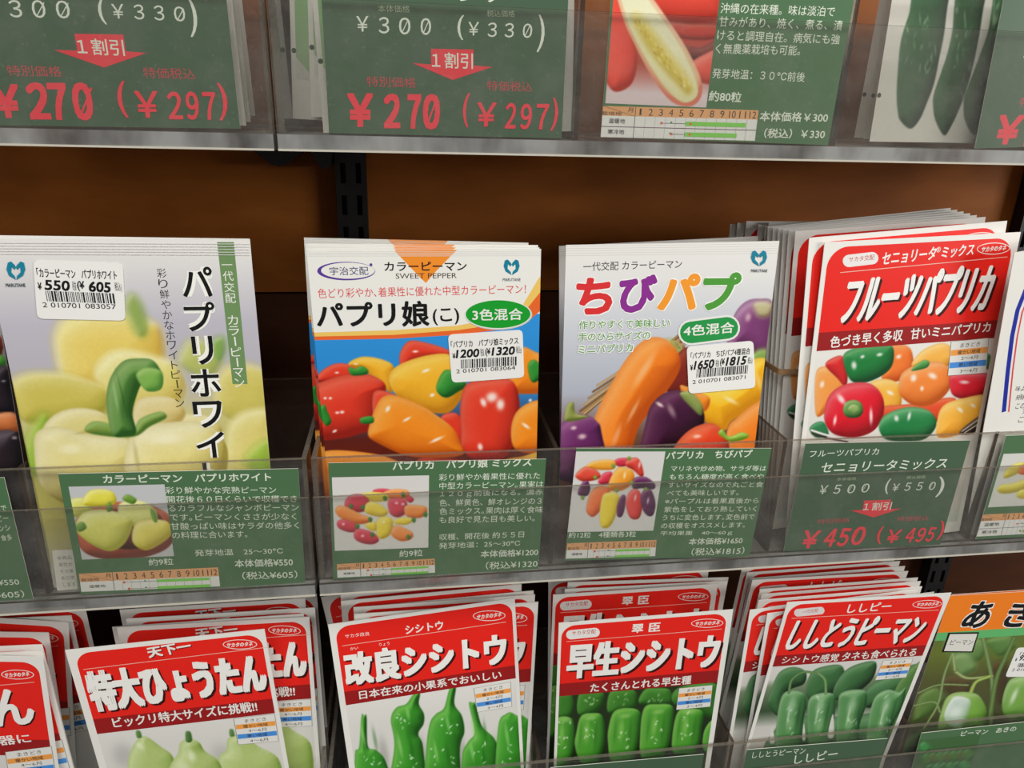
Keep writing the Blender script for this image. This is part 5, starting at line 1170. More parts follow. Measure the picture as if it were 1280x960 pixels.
   ('T','温暖地','30302c',-41.74,2.21,5.09,0.9,1.13,0.01,0,''),
   ('L','3c3c3c',0.15,[[-30.88,4.03],[-19.14,4.23]]),
   ('E','e05a3c',-30.88,4.03,0.46,0.55,0.0,-2.7),
   ('P','7cc850',[[-20.87,4.71],[-4.43,5.0],[-4.4,3.96],[-20.86,3.69]]),
   ('E','3c8c5c',-24.39,4.36,0.37,0.33,0.0,-2.7),
   ('L','3c3c3c',0.15,[[-29.56,1.46],[-19.09,1.6]]),
   ('E','e05a3c',-29.56,1.46,0.46,0.56,0.0,-2.8),
   ('P','7cc850',[[-20.83,2.09],[-4.34,2.33],[-4.31,1.29],[-20.81,1.07]]),
   ('E','3c8c5c',-24.35,1.75,0.37,0.34,0.0,-2.8),
  ],
  'pic': {'box': [-44.9, -4.41, 14.62, 50.5], 'bg': [[0, 'd4d2cc'], [60, 'd8d6d2']], 'res': 0.35, 'ops': [
   ('b',[[-28.2,43.5],[-25.4,44.7],[-20.9,44.0],[-19.1,41.2],[-24.5,41.3]],'d43448','8c1828','f07080',0.35,1),
   ('b',[[-23.6,42.9],[-19.1,44.3],[-13.7,43.6],[-12.8,40.5],[-17.3,39.1],[-22.7,40.3]],'f09040','c05c18','f8bc80',0.35,1),
   ('b',[[-33.4,42.1],[-28.9,43.2],[-22.7,42.3],[-21.7,39.2],[-26.3,38.3],[-31.7,39.5]],'ecd43c','b89c18','f8ec84',0.35,1),
   ('b',[[-14.6,39.5],[-12.4,40.7],[-10.8,38.9],[-12.4,37.4]],'d43448','8c1828','f07080',0.35,1),
   ('b',[[-40.1,38.2],[-37.8,41.7],[-33.4,42.3],[-29.9,39.5],[-30.4,34.8],[-34.5,33.4],[-38.9,34.6]],'d43448','8c1828','f07080',0.35,1),
   ('b',[[-21.8,38.7],[-18.2,40.1],[-14.2,38.5],[-13.7,33.2],[-17.4,30.4],[-21.0,32.4]],'d43448','8c1828','f07080',0.35,1),
   ('b',[[-31.9,35.9],[-29.9,38.4],[-25.5,37.3],[-21.9,33.5],[-23.7,30.9],[-28.2,31.6],[-31.4,33.3]],'ecd43c','b89c18','f8ec84',0.35,1),
   ('b',[[-14.6,35.9],[-10.1,36.3],[-5.5,35.1],[-5.5,31.4],[-9.1,29.7],[-14.2,31.1]],'f09040','c05c18','f8bc80',0.35,1),
   ('b',[[-44.1,34.2],[-42.4,37.1],[-38.9,36.1],[-33.6,32.8],[-29.2,30.6],[-29.6,28.5],[-34.6,27.6],[-40.8,29.9]],'f09040','c05c18','f8bc80',0.35,1),
   ('b',[[-43.5,29.0],[-40.8,30.2],[-35.5,27.7],[-34.7,24.5],[-38.3,23.7],[-42.7,25.8]],'d43448','8c1828','f07080',0.35,1),
   ('b',[[-19.2,29.2],[-14.6,30.3],[-11.0,28.9],[-13.7,26.7],[-18.3,27.0]],'ecd43c','b89c18','f8ec84',0.35,1),
   ('b',[[-27.0,27.4],[-25.5,30.5],[-21.0,30.5],[-19.7,27.1],[-21.1,21.8],[-24.8,19.8],[-26.8,22.0]],'ecd43c','b89c18','f8ec84',0.35,1),
   ('b',[[-36.5,23.5],[-34.7,25.5],[-28.4,23.2],[-25.9,19.3],[-28.5,17.3],[-33.0,18.0],[-36.2,20.3]],'d43448','8c1828','f07080',0.35,1),
   ('b',[[-19.7,26.0],[-16.5,25.9],[-11.4,22.5],[-11.9,19.3],[-16.5,18.4],[-20.6,21.8]],'f09040','c05c18','f8bc80',0.35,1),
   ('b',[[-31.5,27.5],[-27.4,28.4],[-27.0,24.2],[-30.2,24.8]],'ecd43c','b89c18','f8ec84',0.35,1),
   ('b',[[-24.0,40.0],[-23.2,41.2],[-22.1,40.1],[-22.8,38.5]],'3c7c2c','1c4c14','6ca858',0.35,1),
   ('b',[[-16.3,41.6],[-15.5,42.8],[-14.4,41.8],[-15.2,40.1]],'3c7c2c','1c4c14','6ca858',0.35,1),
   ('b',[[-38.3,36.6],[-37.5,37.8],[-36.5,36.8],[-37.2,35.1]],'3c7c2c','1c4c14','6ca858',0.35,1),
   ('b',[[-33.4,35.9],[-32.6,37.2],[-31.6,36.1],[-32.3,34.5]],'3c7c2c','1c4c14','6ca858',0.35,1),
   ('b',[[-6.8,31.4],[-5.9,32.7],[-4.8,31.6],[-5.6,29.9]],'3c7c2c','1c4c14','6ca858',0.35,1),
   ('b',[[-11.8,28.9],[-11.0,30.2],[-9.9,29.1],[-10.6,27.4]],'3c7c2c','1c4c14','6ca858',0.35,1),
   ('b',[[-30.4,29.8],[-29.6,31.0],[-28.5,29.9],[-29.3,28.3]],'3c7c2c','1c4c14','6ca858',0.35,1),
   ('b',[[-35.9,26.6],[-35.1,27.9],[-34.0,26.8],[-34.8,25.1]],'3c7c2c','1c4c14','6ca858',0.35,1),
   ('b',[[-14.1,20.5],[-13.3,21.7],[-12.2,20.6],[-12.9,18.9]],'3c7c2c','1c4c14','6ca858',0.35,1),
   ('b',[[-29.7,22.1],[-28.8,23.4],[-27.8,22.3],[-28.5,20.6]],'3c7c2c','1c4c14','6ca858',0.35,1),
   ('s',-18.2,37.5,0.72,0.72,'ffffff',0.7,0),
   ('s',-15.5,36.9,0.73,0.73,'ffffff',0.7,0),
   ('s',-32.9,21.7,0.73,0.73,'ffffff',0.7,0),
   ('s',-40.9,27.9,0.72,0.72,'ffffff',0.7,0),
   ('s',-23.8,28.3,0.73,0.73,'ffffff',0.7,0),
  ]},
 },
 'c_chibi': {'w': 90.8, 'h': 57.2,
  'ops': [
   ('H','4c6f4b',-45.4,45.4,0,57.2,0),
   ('T','パプリカ\u3000ちびパプ','d9dfcf',-4.05,51.64,40.59,1.4,3.98,0.04,0,''),
   ('T','マリネや炒め物、サラダ等は','d9dfcf',-0.99,45.71,45.69,-0.0,2.87,0,0,''),
   ('T','もちろん糖度が高く食べや','d9dfcf',-0.99,41.6,45.25,-0.1,2.89,0,0,''),
   ('T','すいサイズなので丸ごと食','d9dfcf',-1.08,37.46,45.97,-0.1,2.92,0,0,''),
   ('T','べても美味しいです。','d9dfcf',-0.98,33.28,34.61,-0.0,2.95,0,0,''),
   ('T','※パープルは着果直後から','d9dfcf',-1.38,29.06,45.6,-0.2,2.97,0,0,''),
   ('T','紫色をしており熟していく','d9dfcf',-1.17,24.81,45.38,-0.3,3.0,0,0,''),
   ('T','うちに変色します｡変色前で','d9dfcf',-1.37,20.53,45.35,-0.3,3.03,0,0,''),
   ('T','の収穫をオススメします。','d9dfcf',-1.37,16.2,41.37,-0.3,3.05,0,0,''),
   ('T','平均果重\u300040〜60ｇ','d9dfcf',-1.2,12.08,35.54,-0.3,2.74,0,0,''),
   ('T','約12粒\u30004種類各3粒','d9dfcf',-44.76,11.98,31.88,0.0,3.13,0.01,0,''),
   ('T','本体価格¥1650','d9dfcf',13.5,7.04,26.75,0.2,3.71,0.02,0,''),
   ('T','（税込¥1815）','d9dfcf',15.69,1.16,26.53,0.1,4.23,0.01,0,''),
   ('P','dcdcd6',[[-45.0,9.29],[-2.58,10.17],[-1.97,1.37],[-44.93,1.11]]),
   ('P','d9a06c',[[-45.0,9.29],[-2.58,10.17],[-2.3,6.14],[-44.97,5.54]]),
   ('T','1','46372c',-33.8,6.16,0.51,0.9,2.71,0,0,''),
   ('T','2','46372c',-31.41,6.19,1.1,0.9,2.72,0,0,''),
   ('L','8c8c88',0.1,[[-32.19,5.72],[-32.07,1.19]]),
   ('T','3','46372c',-28.73,6.23,1.1,0.9,2.72,0,0,''),
   ('L','8c8c88',0.1,[[-29.51,5.76],[-29.37,1.21]]),
   ('T','4','46372c',-26.04,6.27,1.11,0.9,2.72,0,0,''),
   ('L','8c8c88',0.1,[[-26.81,5.8],[-26.66,1.22]]),
   ('T','5','46372c',-23.34,6.32,1.11,0.9,2.73,0,0,''),
   ('L','8c8c88',0.1,[[-24.12,5.84],[-23.94,1.24]]),
   ('T','6','46372c',-20.63,6.36,1.11,0.9,2.73,0,0,''),
   ('L','8c8c88',0.1,[[-21.41,5.87],[-21.22,1.26]]),
   ('T','7','46372c',-17.92,6.4,1.11,0.9,2.73,0,0,''),
   ('L','8c8c88',0.1,[[-18.7,5.91],[-18.49,1.27]]),
   ('T','8','46372c',-15.21,6.44,1.12,0.9,2.74,0,0,''),
   ('L','8c8c88',0.1,[[-15.98,5.95],[-15.75,1.29]]),
   ('T','9','46372c',-12.48,6.48,1.12,0.9,2.74,0,0,''),
   ('L','8c8c88',0.1,[[-13.26,5.99],[-13.01,1.31]]),
   ('T','10','46372c',-10.1,6.51,1.81,0.9,2.74,0,0,''),
   ('L','8c8c88',0.1,[[-10.53,6.03],[-10.26,1.32]]),
   ('T','11','46372c',-7.36,6.55,1.82,0.9,2.74,0,0,''),
   ('L','8c8c88',0.1,[[-7.79,6.07],[-7.5,1.34]]),
   ('T','12','46372c',-4.62,6.59,1.82,0.9,2.75,0,0,''),
   ('L','8c8c88',0.1,[[-5.05,6.1],[-4.74,1.36]]),
   ('L','4a4a48',0.2,[[-34.96,9.5],[-34.77,1.17]]),
   ('T','月','46372c',-37.01,7.18,1.47,1.0,1.88,0,0,''),
   ('T','栽培地','46372c',-44.55,5.74,5.46,0.8,1.5,0,0,''),
   ('L','6a503c',0.1,[[-44.17,9.3],[-34.87,5.68]]),
   ('T','温暖地','30302c',-42.42,2.78,5.07,0.5,1.32,0.01,0,''),
   ('L','3c3c3c',0.15,[[-31.63,4.81],[-19.94,4.95]]),
   ('E','e05a3c',-31.63,4.81,0.51,0.57,0.0,-1.4),
   ('P','7cc850',[[-21.68,5.53],[-5.31,5.75],[-5.24,4.52],[-21.63,4.34]]),
   ('E','3c8c5c',-25.17,5.14,0.41,0.34,0.0,-1.4),
   ('L','3c3c3c',0.15,[[-30.25,1.79],[-19.81,1.87]]),
   ('E','e05a3c',-30.25,1.79,0.51,0.58,0.0,-1.5),
   ('P','7cc850',[[-21.55,2.45],[-5.11,2.59],[-5.03,1.36],[-21.5,1.25]]),
   ('E','3c8c5c',-25.06,2.09,0.41,0.35,0.0,-1.5),
  ],
  'pic': {'box': [-45.5, -4.8, 15.21, 55.63], 'bg': [[0, 'd0ceca'], [60, 'd6d4d0']], 'res': 0.35, 'ops': [
   ('b',[[-27.8,50.2],[-26.1,52.3],[-21.2,52.3],[-19.9,49.7],[-24.6,48.1]],'d43448','8c1828','f07080',0.35,1),
   ('b',[[-22.1,51.3],[-18.4,52.8],[-15.6,50.7],[-13.3,44.4],[-14.7,43.3],[-18.5,46.5],[-22.2,48.6]],'e04a3c','9c2018','f48c78',0.35,1),
   ('b',[[-41.0,47.7],[-37.5,50.8],[-30.9,51.8],[-27.3,50.8],[-27.4,47.1],[-33.2,46.6],[-37.1,47.1]],'f0a838','c47414','f8d084',0.35,1),
   ('b',[[-44.5,44.6],[-41.0,48.2],[-36.1,47.1],[-33.1,44.0],[-34.6,41.9],[-40.3,40.9],[-43.8,42.5]],'e04c38','a02818','f08c70',0.35,1),
   ('b',[[-34.0,40.8],[-32.0,45.0],[-28.2,45.5],[-27.6,40.8],[-31.4,39.2]],'d43448','8c1828','f07080',0.35,1),
   ('b',[[-29.3,38.6],[-27.6,45.0],[-24.6,48.1],[-19.0,46.5],[-17.4,41.8],[-20.3,37.5],[-24.1,35.9],[-28.1,36.5]],'f0a030','c06c10','f8cc78',0.35,1),
   ('b',[[-18.1,39.6],[-17.1,42.8],[-12.1,43.0],[-7.5,39.5],[-7.8,36.8],[-13.4,37.4],[-16.8,36.9]],'5c2050','2c0c28','9c6890',0.35,1),
   ('b',[[-42.7,35.6],[-41.2,40.3],[-38.9,41.4],[-37.2,37.6],[-38.1,33.9],[-41.5,33.9]],'5c2050','2c0c28','9c6890',0.35,1),
   ('b',[[-38.0,28.0],[-36.8,35.5],[-33.3,38.7],[-28.7,37.6],[-27.7,33.3],[-30.1,27.9],[-34.0,23.0],[-37.1,24.7]],'ee7438','b84414','f8a878',0.35,1),
   ('b',[[-31.5,24.6],[-31.2,33.3],[-29.0,35.4],[-24.5,34.8],[-23.0,31.0],[-24.0,22.3],[-26.4,17.3],[-30.0,17.9]],'ecd43c','b89c18','f8ec84',0.35,1),
   ('b',[[-23.7,28.9],[-22.4,33.7],[-20.3,33.2],[-20.0,26.6],[-21.0,22.8],[-23.1,23.4]],'5c2050','2c0c28','9c6890',0.35,1),
   ('b',[[-20.0,31.0],[-18.2,36.4],[-14.7,36.4],[-12.0,30.9],[-12.0,23.2],[-14.3,21.2],[-17.6,23.3]],'e0443c','982018','f48880',0.35,1),
   ('b',[[-13.3,33.1],[-11.8,36.9],[-8.7,36.3],[-5.8,29.7],[-6.0,23.7],[-8.5,23.1],[-11.4,26.5]],'5c2050','2c0c28','9c6890',0.35,1),
   ('b',[[-22.0,52.3],[-21.3,53.3],[-20.1,52.5],[-20.7,51.1]],'7c9c3c','4c6820','a8c470',0.35,1),
   ('b',[[-28.8,48.7],[-28.2,49.7],[-26.9,48.9],[-27.5,47.4]],'7c9c3c','4c6820','a8c470',0.35,1),
   ('b',[[-36.4,42.9],[-35.8,44.0],[-34.5,43.1],[-35.1,41.7]],'7c9c3c','4c6820','a8c470',0.35,1),
   ('b',[[-41.2,32.9],[-40.5,33.9],[-39.3,33.1],[-39.9,31.6]],'7c9c3c','4c6820','a8c470',0.35,1),
   ('b',[[-25.9,36.5],[-25.3,37.5],[-24.0,36.7],[-24.6,35.2]],'7c9c3c','4c6820','a8c470',0.35,1),
   ('b',[[-19.5,40.2],[-18.8,41.2],[-17.5,40.4],[-18.1,38.9]],'7c9c3c','4c6820','a8c470',0.35,1),
   ('b',[[-12.3,36.9],[-11.7,38.0],[-10.4,37.1],[-10.9,35.6]],'7c9c3c','4c6820','a8c470',0.35,1),
   ('s',-15.7,32.6,0.6,1.8,'ffffff',0.6,0),
   ('s',-9.5,30.9,0.6,1.81,'ffffff',0.6,0),
   ('s',-15.9,49.2,0.59,1.77,'ffffff',0.6,0),
   ('s',-22.1,43.9,0.59,1.77,'ffffff',0.6,0),
  ]},
 },
 'c_fruit': {'w': 83.5, 'h': 57.2,
  'ops': [
   ('H','465f47',-41.75,41.75,0,57.2,0),
   ('T','フルーツパプリカ','d9dfcf',-38.58,50.23,34.48,0.9,3.47,0.005,0,''),
   ('T','セニョリータミックス','d9dfcf',-31.6,41.86,64.92,0.8,5.52,0.015,0.08,''),
   ('T','本体価格','a8b496',-22.33,37.5,9.91,1.0,1.8,0,0,''),
   ('T','税込価格','a8b496',13.54,37.38,9.98,1.0,1.82,0,0,''),
   ('T','￥','d9dfcf',-30.17,30.77,4.34,-1.8,4.75,0.012,0.06,''),
   ('T','５','d9dfcf',-22.83,30.76,3.71,-1.8,4.77,0.012,0.06,''),
   ('T','０','d9dfcf',-15.89,30.77,4.18,-1.8,4.78,0.012,0.06,''),
   ('L','d9dfcf',0.25,[[-14.95,31.41],[-13.72,34.79]]),
   ('T','０','d9dfcf',-8.73,31.0,4.2,-1.8,4.79,0.012,0.06,''),
   ('L','d9dfcf',0.25,[[-7.8,31.64],[-6.58,35.03]]),
   ('T','(','d9dfcf',3.69,29.69,2.21,1.2,8.25,0.01,0,''),
   ('T','￥','d9dfcf',7.21,31.19,3.81,-1.8,4.14,0.012,0.06,''),
   ('T','５','d9dfcf',13.77,31.21,3.27,-1.8,4.38,0.012,0.06,''),
   ('T','５','d9dfcf',20.02,31.25,3.28,-1.8,4.39,0.012,0.06,''),
   ('T','０','d9dfcf',26.53,31.28,3.53,-1.8,4.4,0.012,0.06,''),
   ('L','d9dfcf',0.25,[[27.29,31.87],[28.12,34.99]]),
   ('T',')','d9dfcf',31.48,27.18,3.7,3.6,11.15,0.02,0,''),
   ('P','e04048',[[-5.85,26.56],[8.35,26.55],[9.05,21.41],[15.08,21.55],[1.35,17.12],[-11.63,21.45],[-5.22,21.45]]),
   ('T','１割引','d9dfcf',-5.34,20.99,14.73,-0.2,4.43,0.02,0,''),
   ('T','特別価格','b84c50',-27.52,14.59,16.69,1.0,2.58,0,0,''),
   ('T','特価税込','b84c50',14.16,14.39,17.09,0.2,2.63,0,0,''),
   ('T','￥','e8404c',-34.11,1.4,9.38,-2.6,10.02,0.055,0.06,''),
   ('T','４','e8404c',-22.42,1.6,6.76,-2.6,10.3,0.055,0.06,''),
   ('T','５','e8404c',-15.27,1.52,6.35,-2.6,10.34,0.055,0.06,''),
   ('T','０','e8404c',-8.29,1.93,7.64,-2.5,10.59,0.055,0.06,''),
   ('L','e8404c',0.5,[[-6.65,3.34],[-4.73,10.83]]),
   ('T','(','e8404c',5.87,1.78,2.94,2.2,10.18,0.02,0,''),
   ('T','￥','e8404c',10.53,2.31,7.88,-2.5,7.78,0.045,0.06,''),
   ('T','４','e8404c',20.87,2.22,5.37,-2.5,8.3,0.045,0.06,''),
   ('T','９','e8404c',26.76,2.21,5.04,-2.5,8.32,0.045,0.06,''),
   ('T','５','e8404c',32.2,2.21,4.71,-2.5,8.34,0.045,0.06,''),
   ('T',')','e8404c',38.56,2.79,3.01,2.2,11.26,0.02,0,''),
  ],
 },
 's_left': {'w': 84.5, 'h': 57.2,
  'ops': [
   ('H','475f48',-42.25,42.25,0,57.2,0),
   ('T','３','d9dfcf',-25.14,32.83,4.11,1.8,5.05,0.016,0.06,''),
   ('T','０','d9dfcf',-18.29,32.9,4.37,1.8,5.21,0.016,0.06,''),
   ('L','d9dfcf',0.3,[[-17.01,33.67],[-14.2,37.5]]),
   ('T','０','d9dfcf',-11.08,32.98,4.48,1.8,5.23,0.016,0.06,''),
   ('L','d9dfcf',0.3,[[-9.78,33.76],[-6.95,37.6]]),
   ('T','(','d9dfcf',1.6,31.77,2.29,-1.9,8.05,0.01,0,''),
   ('T','￥','d9dfcf',5.88,33.52,4.02,1.8,4.26,0.014,0.06,''),
   ('T','３','d9dfcf',12.63,33.44,3.42,1.8,4.42,0.014,0.06,''),
   ('T','３','d9dfcf',18.82,33.34,3.45,1.8,4.44,0.014,0.06,''),
   ('T','０','d9dfcf',25.05,33.23,3.79,1.8,4.45,0.014,0.06,''),
   ('L','d9dfcf',0.3,[[26.12,33.89],[28.36,37.16]]),
   ('T',')','d9dfcf',29.5,28.72,2.61,-1.7,11.93,0.012,0,''),
   ('P','e23c46',[[-6.65,28.64],[8.36,28.86],[8.35,23.83],[14.79,23.47],[0.73,18.69],[-13.81,23.61],[-6.69,23.65]]),
   ('T','１割引','d9dfcf',-6.6,22.45,14.56,-0.3,4.96,0.02,0,''),
   ('T','特別価格','c04a50',-29.32,15.41,16.53,0.2,3.34,0,0,''),
   ('T','特価税込','c04a50',12.93,15.74,16.49,-0.4,3.41,0,0,''),
   ('T','￥','e8404c',-36.02,2.33,9.13,0.9,10.47,0.06,0.06,''),
   ('T','２','e8404c',-25.27,2.02,7.44,0.9,11.54,0.06,0.06,''),
   ('T','７','e8404c',-18.65,1.97,6.54,0.9,11.59,0.06,0.06,''),
   ('T','０','e8404c',-11.19,1.92,6.99,0.9,11.94,0.06,0.06,''),
   ('L','e8404c',0.6,[[-9.07,3.65],[-4.25,12.32]]),
   ('T','(','e8404c',3.16,3.1,2.95,-2.2,11.69,0.02,0,''),
   ('T','￥','e8404c',8.53,3.03,8.11,0.9,8.59,0.045,0.06,''),
   ('T','２','e8404c',19.01,2.71,5.32,0.9,8.96,0.045,0.06,''),
   ('T','９','e8404c',24.97,2.64,4.78,0.9,9.15,0.045,0.06,''),
   ('T','７','e8404c',30.49,2.72,4.89,0.9,9.02,0.045,0.06,''),
   ('T',')','e8404c',35.69,2.64,3.06,-2.2,12.06,0.02,0,''),
  ],
 },
 's_right': {'w': 84.2, 'h': 57.2,
  'ops': [
   ('H','475f48',-42.1,42.1,0,57.2,0),
   ('T','本体価格','a8b496',-23.51,39.41,10.7,1.6,2.13,0,0,''),
   ('T','税込価格','a8b496',13.64,39.58,9.81,1.5,2.02,0,0,''),
   ('T','ンテ','d9dfcf',4.09,43.81,16.0,1.4,4.57,0.02,0,''),
   ('T','￥','d9dfcf',-31.05,33.11,4.37,2.2,4.77,0.016,0.06,''),
   ('T','３','d9dfcf',-23.58,32.79,3.9,2.2,5.1,0.016,0.06,''),
   ('T','０','d9dfcf',-16.72,32.74,4.27,2.2,5.28,0.016,0.06,''),
   ('L','d9dfcf',0.3,[[-15.59,33.53],[-13.46,37.41]]),
   ('T','０','d9dfcf',-9.36,32.87,3.96,2.2,5.29,0.016,0.06,''),
   ('L','d9dfcf',0.3,[[-8.33,33.65],[-6.38,37.55]]),
   ('T','(','d9dfcf',3.25,31.93,2.18,-2.0,7.83,0.01,0,''),
   ('T','￥','d9dfcf',7.16,33.35,3.94,2.2,4.24,0.014,0.06,''),
   ('T','３','d9dfcf',13.91,33.13,3.52,2.2,4.58,0.014,0.06,''),
   ('T','３','d9dfcf',19.91,33.2,3.55,2.2,4.59,0.014,0.06,''),
   ('T','０','d9dfcf',26.3,33.29,3.66,2.2,4.6,0.014,0.06,''),
   ('L','d9dfcf',0.3,[[27.23,33.97],[28.87,37.36]]),
   ('T',')','d9dfcf',31.48,28.97,2.53,-1.6,11.96,0.012,0,''),
   ('P','e23c46',[[-5.8,28.66],[9.04,28.96],[9.17,23.8],[15.85,23.54],[1.66,18.83],[-12.29,23.88],[-5.77,23.62]]),
   ('T','１割引','d9dfcf',-5.52,22.5,14.44,0.6,5.14,0.02,0,''),
   ('T','特別価格','c04a50',-28.24,15.78,17.02,0.1,3.4,0,0,''),
   ('T','特価税込','c04a50',14.0,15.74,16.35,-0.1,3.31,0,0,''),
   ('T','￥','e8404c',-35.61,2.21,9.63,1.4,11.17,0.06,0.06,''),
   ('T','２','e8404c',-22.92,2.08,6.55,1.3,11.5,0.06,0.06,''),
   ('T','７','e8404c',-14.68,2.11,5.53,1.3,11.55,0.06,0.06,''),
   ('T','０','e8404c',-9.15,1.98,6.83,1.3,11.91,0.06,0.06,''),
   ('L','e8404c',0.6,[[-7.36,3.72],[-4.02,12.39]]),
   ('T','(','e8404c',5.09,3.17,2.27,-3.0,11.63,0.02,0,''),
   ('T','￥','e8404c',10.18,3.38,7.68,1.4,8.32,0.045,0.06,''),
   ('T','２','e8404c',20.63,2.94,4.62,1.3,8.88,0.045,0.06,''),
   ('T','９','e8404c',26.18,2.81,4.83,1.3,8.9,0.045,0.06,''),
   ('T','７','e8404c',31.95,2.86,5.23,1.3,8.93,0.045,0.06,''),
   ('T',')','e8404c',37.57,2.55,2.45,-2.8,11.59,0.02,0,''),
  ],
 },
 's_cuke': {'w': 84.2, 'h': 57.2,
  'ops': [
   ('H','475f48',-42.1,42.1,0,57.2,0),
   ('T','￥','e8404c',-34.77,1.42,11.79,-1.6,11.22,0.06,0.06,''),
   ('T','２','e8404c',-20.87,0.5,8.75,-1.6,12.1,0.06,0.06,''),
   ('T','特別価格','c04a50',-26.54,15.41,22.56,-3.4,3.66,0,0,''),
   ('T','￥','d9dfcf',-29.61,32.33,5.31,-0.8,4.99,0.014,0.06,''),
  ],
 },
 'c_red': {'w': 91.5, 'h': 57.2,
  'ops': [
   ('H','4c6f4b',-45.75,45.75,0,57.2,0),
   ('T','沖縄の在来種。味は淡泊で','d9dfcf',-4.99,43.78,44.13,1.5,3.36,0.005,0,''),
   ('T','甘みがあり、焼く、煮る、漬','d9dfcf',-4.93,39.38,48.0,1.3,3.4,0.005,0,''),
   ('T','けると調理自在。病気にも強','d9dfcf',-5.06,34.92,48.1,1.0,3.44,0.005,0,''),
   ('T','く無農薬栽培も可能。','d9dfcf',-5.0,30.42,33.07,1.5,3.49,0.005,0,''),
   ('T','発芽地温：３０℃前後','d9dfcf',-5.18,22.1,36.75,0.3,3.39,0.005,0,''),
   ('T','約80粒','d9dfcf',-5.45,14.12,12.89,-0.1,3.64,0.03,0,''),
   ('T','本体価格￥300','d9dfcf',15.88,7.82,27.88,0.9,3.56,0.03,0,''),
   ('T','（税込）￥330','d9dfcf',18.62,1.75,25.1,1.0,3.62,0.03,0,''),
   ('P','dcdcd6',[[-46.79,10.88],[14.95,11.63],[15.23,0.63],[-46.85,-0.04]]),
   ('P','d9a06c',[[-46.79,10.88],[14.95,11.63],[15.03,8.29],[-46.81,7.56]]),
   ('T','1','46372c',-31.63,8.14,0.73,0.7,2.4,0,0,''),
   ('T','2','46372c',-28.12,8.18,1.59,0.7,2.4,0,0,''),
   ('L','8c8c88',0.1,[[-29.29,7.77],[-29.27,0.15]]),
   ('T','3','46372c',-24.16,8.23,1.6,0.7,2.41,0,0,''),
   ('L','8c8c88',0.1,[[-25.34,7.81],[-25.3,0.19]]),
   ('T','4','46372c',-20.2,8.28,1.6,0.7,2.41,0,0,''),
   ('L','8c8c88',0.1,[[-21.38,7.86],[-21.32,0.23]]),
   ('T','5','46372c',-16.21,8.32,1.61,0.7,2.42,0,0,''),
   ('L','8c8c88',0.1,[[-17.4,7.91],[-17.33,0.28]]),
   ('T','6','46372c',-12.21,8.37,1.62,0.7,2.42,0,0,''),
   ('L','8c8c88',0.1,[[-13.4,7.96],[-13.32,0.32]]),
   ('T','7','46372c',-8.19,8.42,1.62,0.7,2.43,0,0,''),
   ('L','8c8c88',0.1,[[-9.39,8.0],[-9.29,0.36]]),
   ('T','8','46372c',-4.16,8.47,1.63,0.7,2.43,0,0,''),
   ('L','8c8c88',0.1,[[-5.36,8.05],[-5.24,0.41]]),
   ('T','9','46372c',-0.11,8.52,1.64,0.7,2.44,0,0,''),
   ('L','8c8c88',0.1,[[-1.31,8.1],[-1.18,0.45]]),
   ('T','10','46372c',3.45,8.56,2.65,0.7,2.44,0,0,''),
   ('L','8c8c88',0.1,[[2.75,8.15],[2.89,0.5]]),
   ('T','11','46372c',7.53,8.61,2.66,0.7,2.44,0,0,''),
   ('L','8c8c88',0.1,[[6.83,8.2],[6.99,0.54]]),
   ('T','12','46372c',11.63,8.65,2.67,0.7,2.45,0,0,''),
   ('L','8c8c88',0.1,[[10.92,8.24],[11.1,0.59]]),
   ('L','4a4a48',0.2,[[-33.23,11.04],[-33.22,0.1]]),
   ('T','月','46372c',-36.26,9.02,2.12,0.7,1.66,0,0,''),
   ('T','栽培地','46372c',-46.21,7.73,7.83,0.7,1.33,0,0,''),
   ('L','6a503c',0.1,[[-45.59,10.89],[-33.23,7.72]]),
   ('T','温暖地','30302c',-43.21,4.95,6.35,0.7,1.74,0.01,0,''),
   ('L','3c3c3c',0.15,[[-22.8,5.73],[-10.76,5.87]]),
   ('E','e05a3c',-22.8,5.73,0.49,0.44,0.0,2.0),
   ('P','7cc850',[[-13.26,6.61],[10.61,6.89],[10.64,5.35],[-13.24,5.07]]),
   ('E','3c8c5c',-18.98,6.11,0.39,0.26,0.0,2.0),
   ('E','e05a3c',-11.38,5.86,0.49,0.44,0.0,2.0),
   ('T','寒冷地','30302c',-43.23,1.14,6.36,0.6,1.76,0.01,0,''),
   ('L','5c2c50',0.2,[[-46.83,3.78],[15.13,4.48]]),
   ('L','3c3c3c',0.15,[[-18.46,1.97],[-10.71,2.05]]),
   ('E','e05a3c',-18.46,1.97,0.49,0.45,0.0,1.9),
   ('P','7cc850',[[-13.21,2.8],[7.52,3.03],[7.55,1.48],[-13.2,1.25]]),
   ('E','3c8c5c',-18.95,2.29,0.39,0.27,0.0,1.9),
   ('E','e05a3c',-11.34,2.04,0.49,0.45,0.0,1.9),
  ],
  'pic': {'box': [-44.96, -5.93, 11.84, 57.0], 'bg': [[0, 'c8b4b4'], [16, 'd4c4c4'], [26, 'b04838'], [60, 'c84038']], 'res': 0.35, 'ops': [
   ('b',[[-49.7,60.9],[-43.0,50.6],[-37.3,38.2],[-34.3,26.9],[-35.4,19.3],[-39.9,16.1],[-43.7,17.2],[-47.2,24.7],[-49.8,45.5]],'ec5040','a82818','f89080',0.35,1),
   ('b',[[-35.2,54.1],[-7.1,57.3],[-4.1,43.2],[-12.3,40.3],[-24.5,40.5],[-31.5,44.9]],'e04838','982414','f48474',0.35,1),
   ('b',[[-24.4,39.7],[-16.0,39.7],[-4.6,39.9],[-4.0,35.8],[-13.4,34.5],[-22.1,35.7]],'c03c30','7c1c14','e07060',0.35,1),
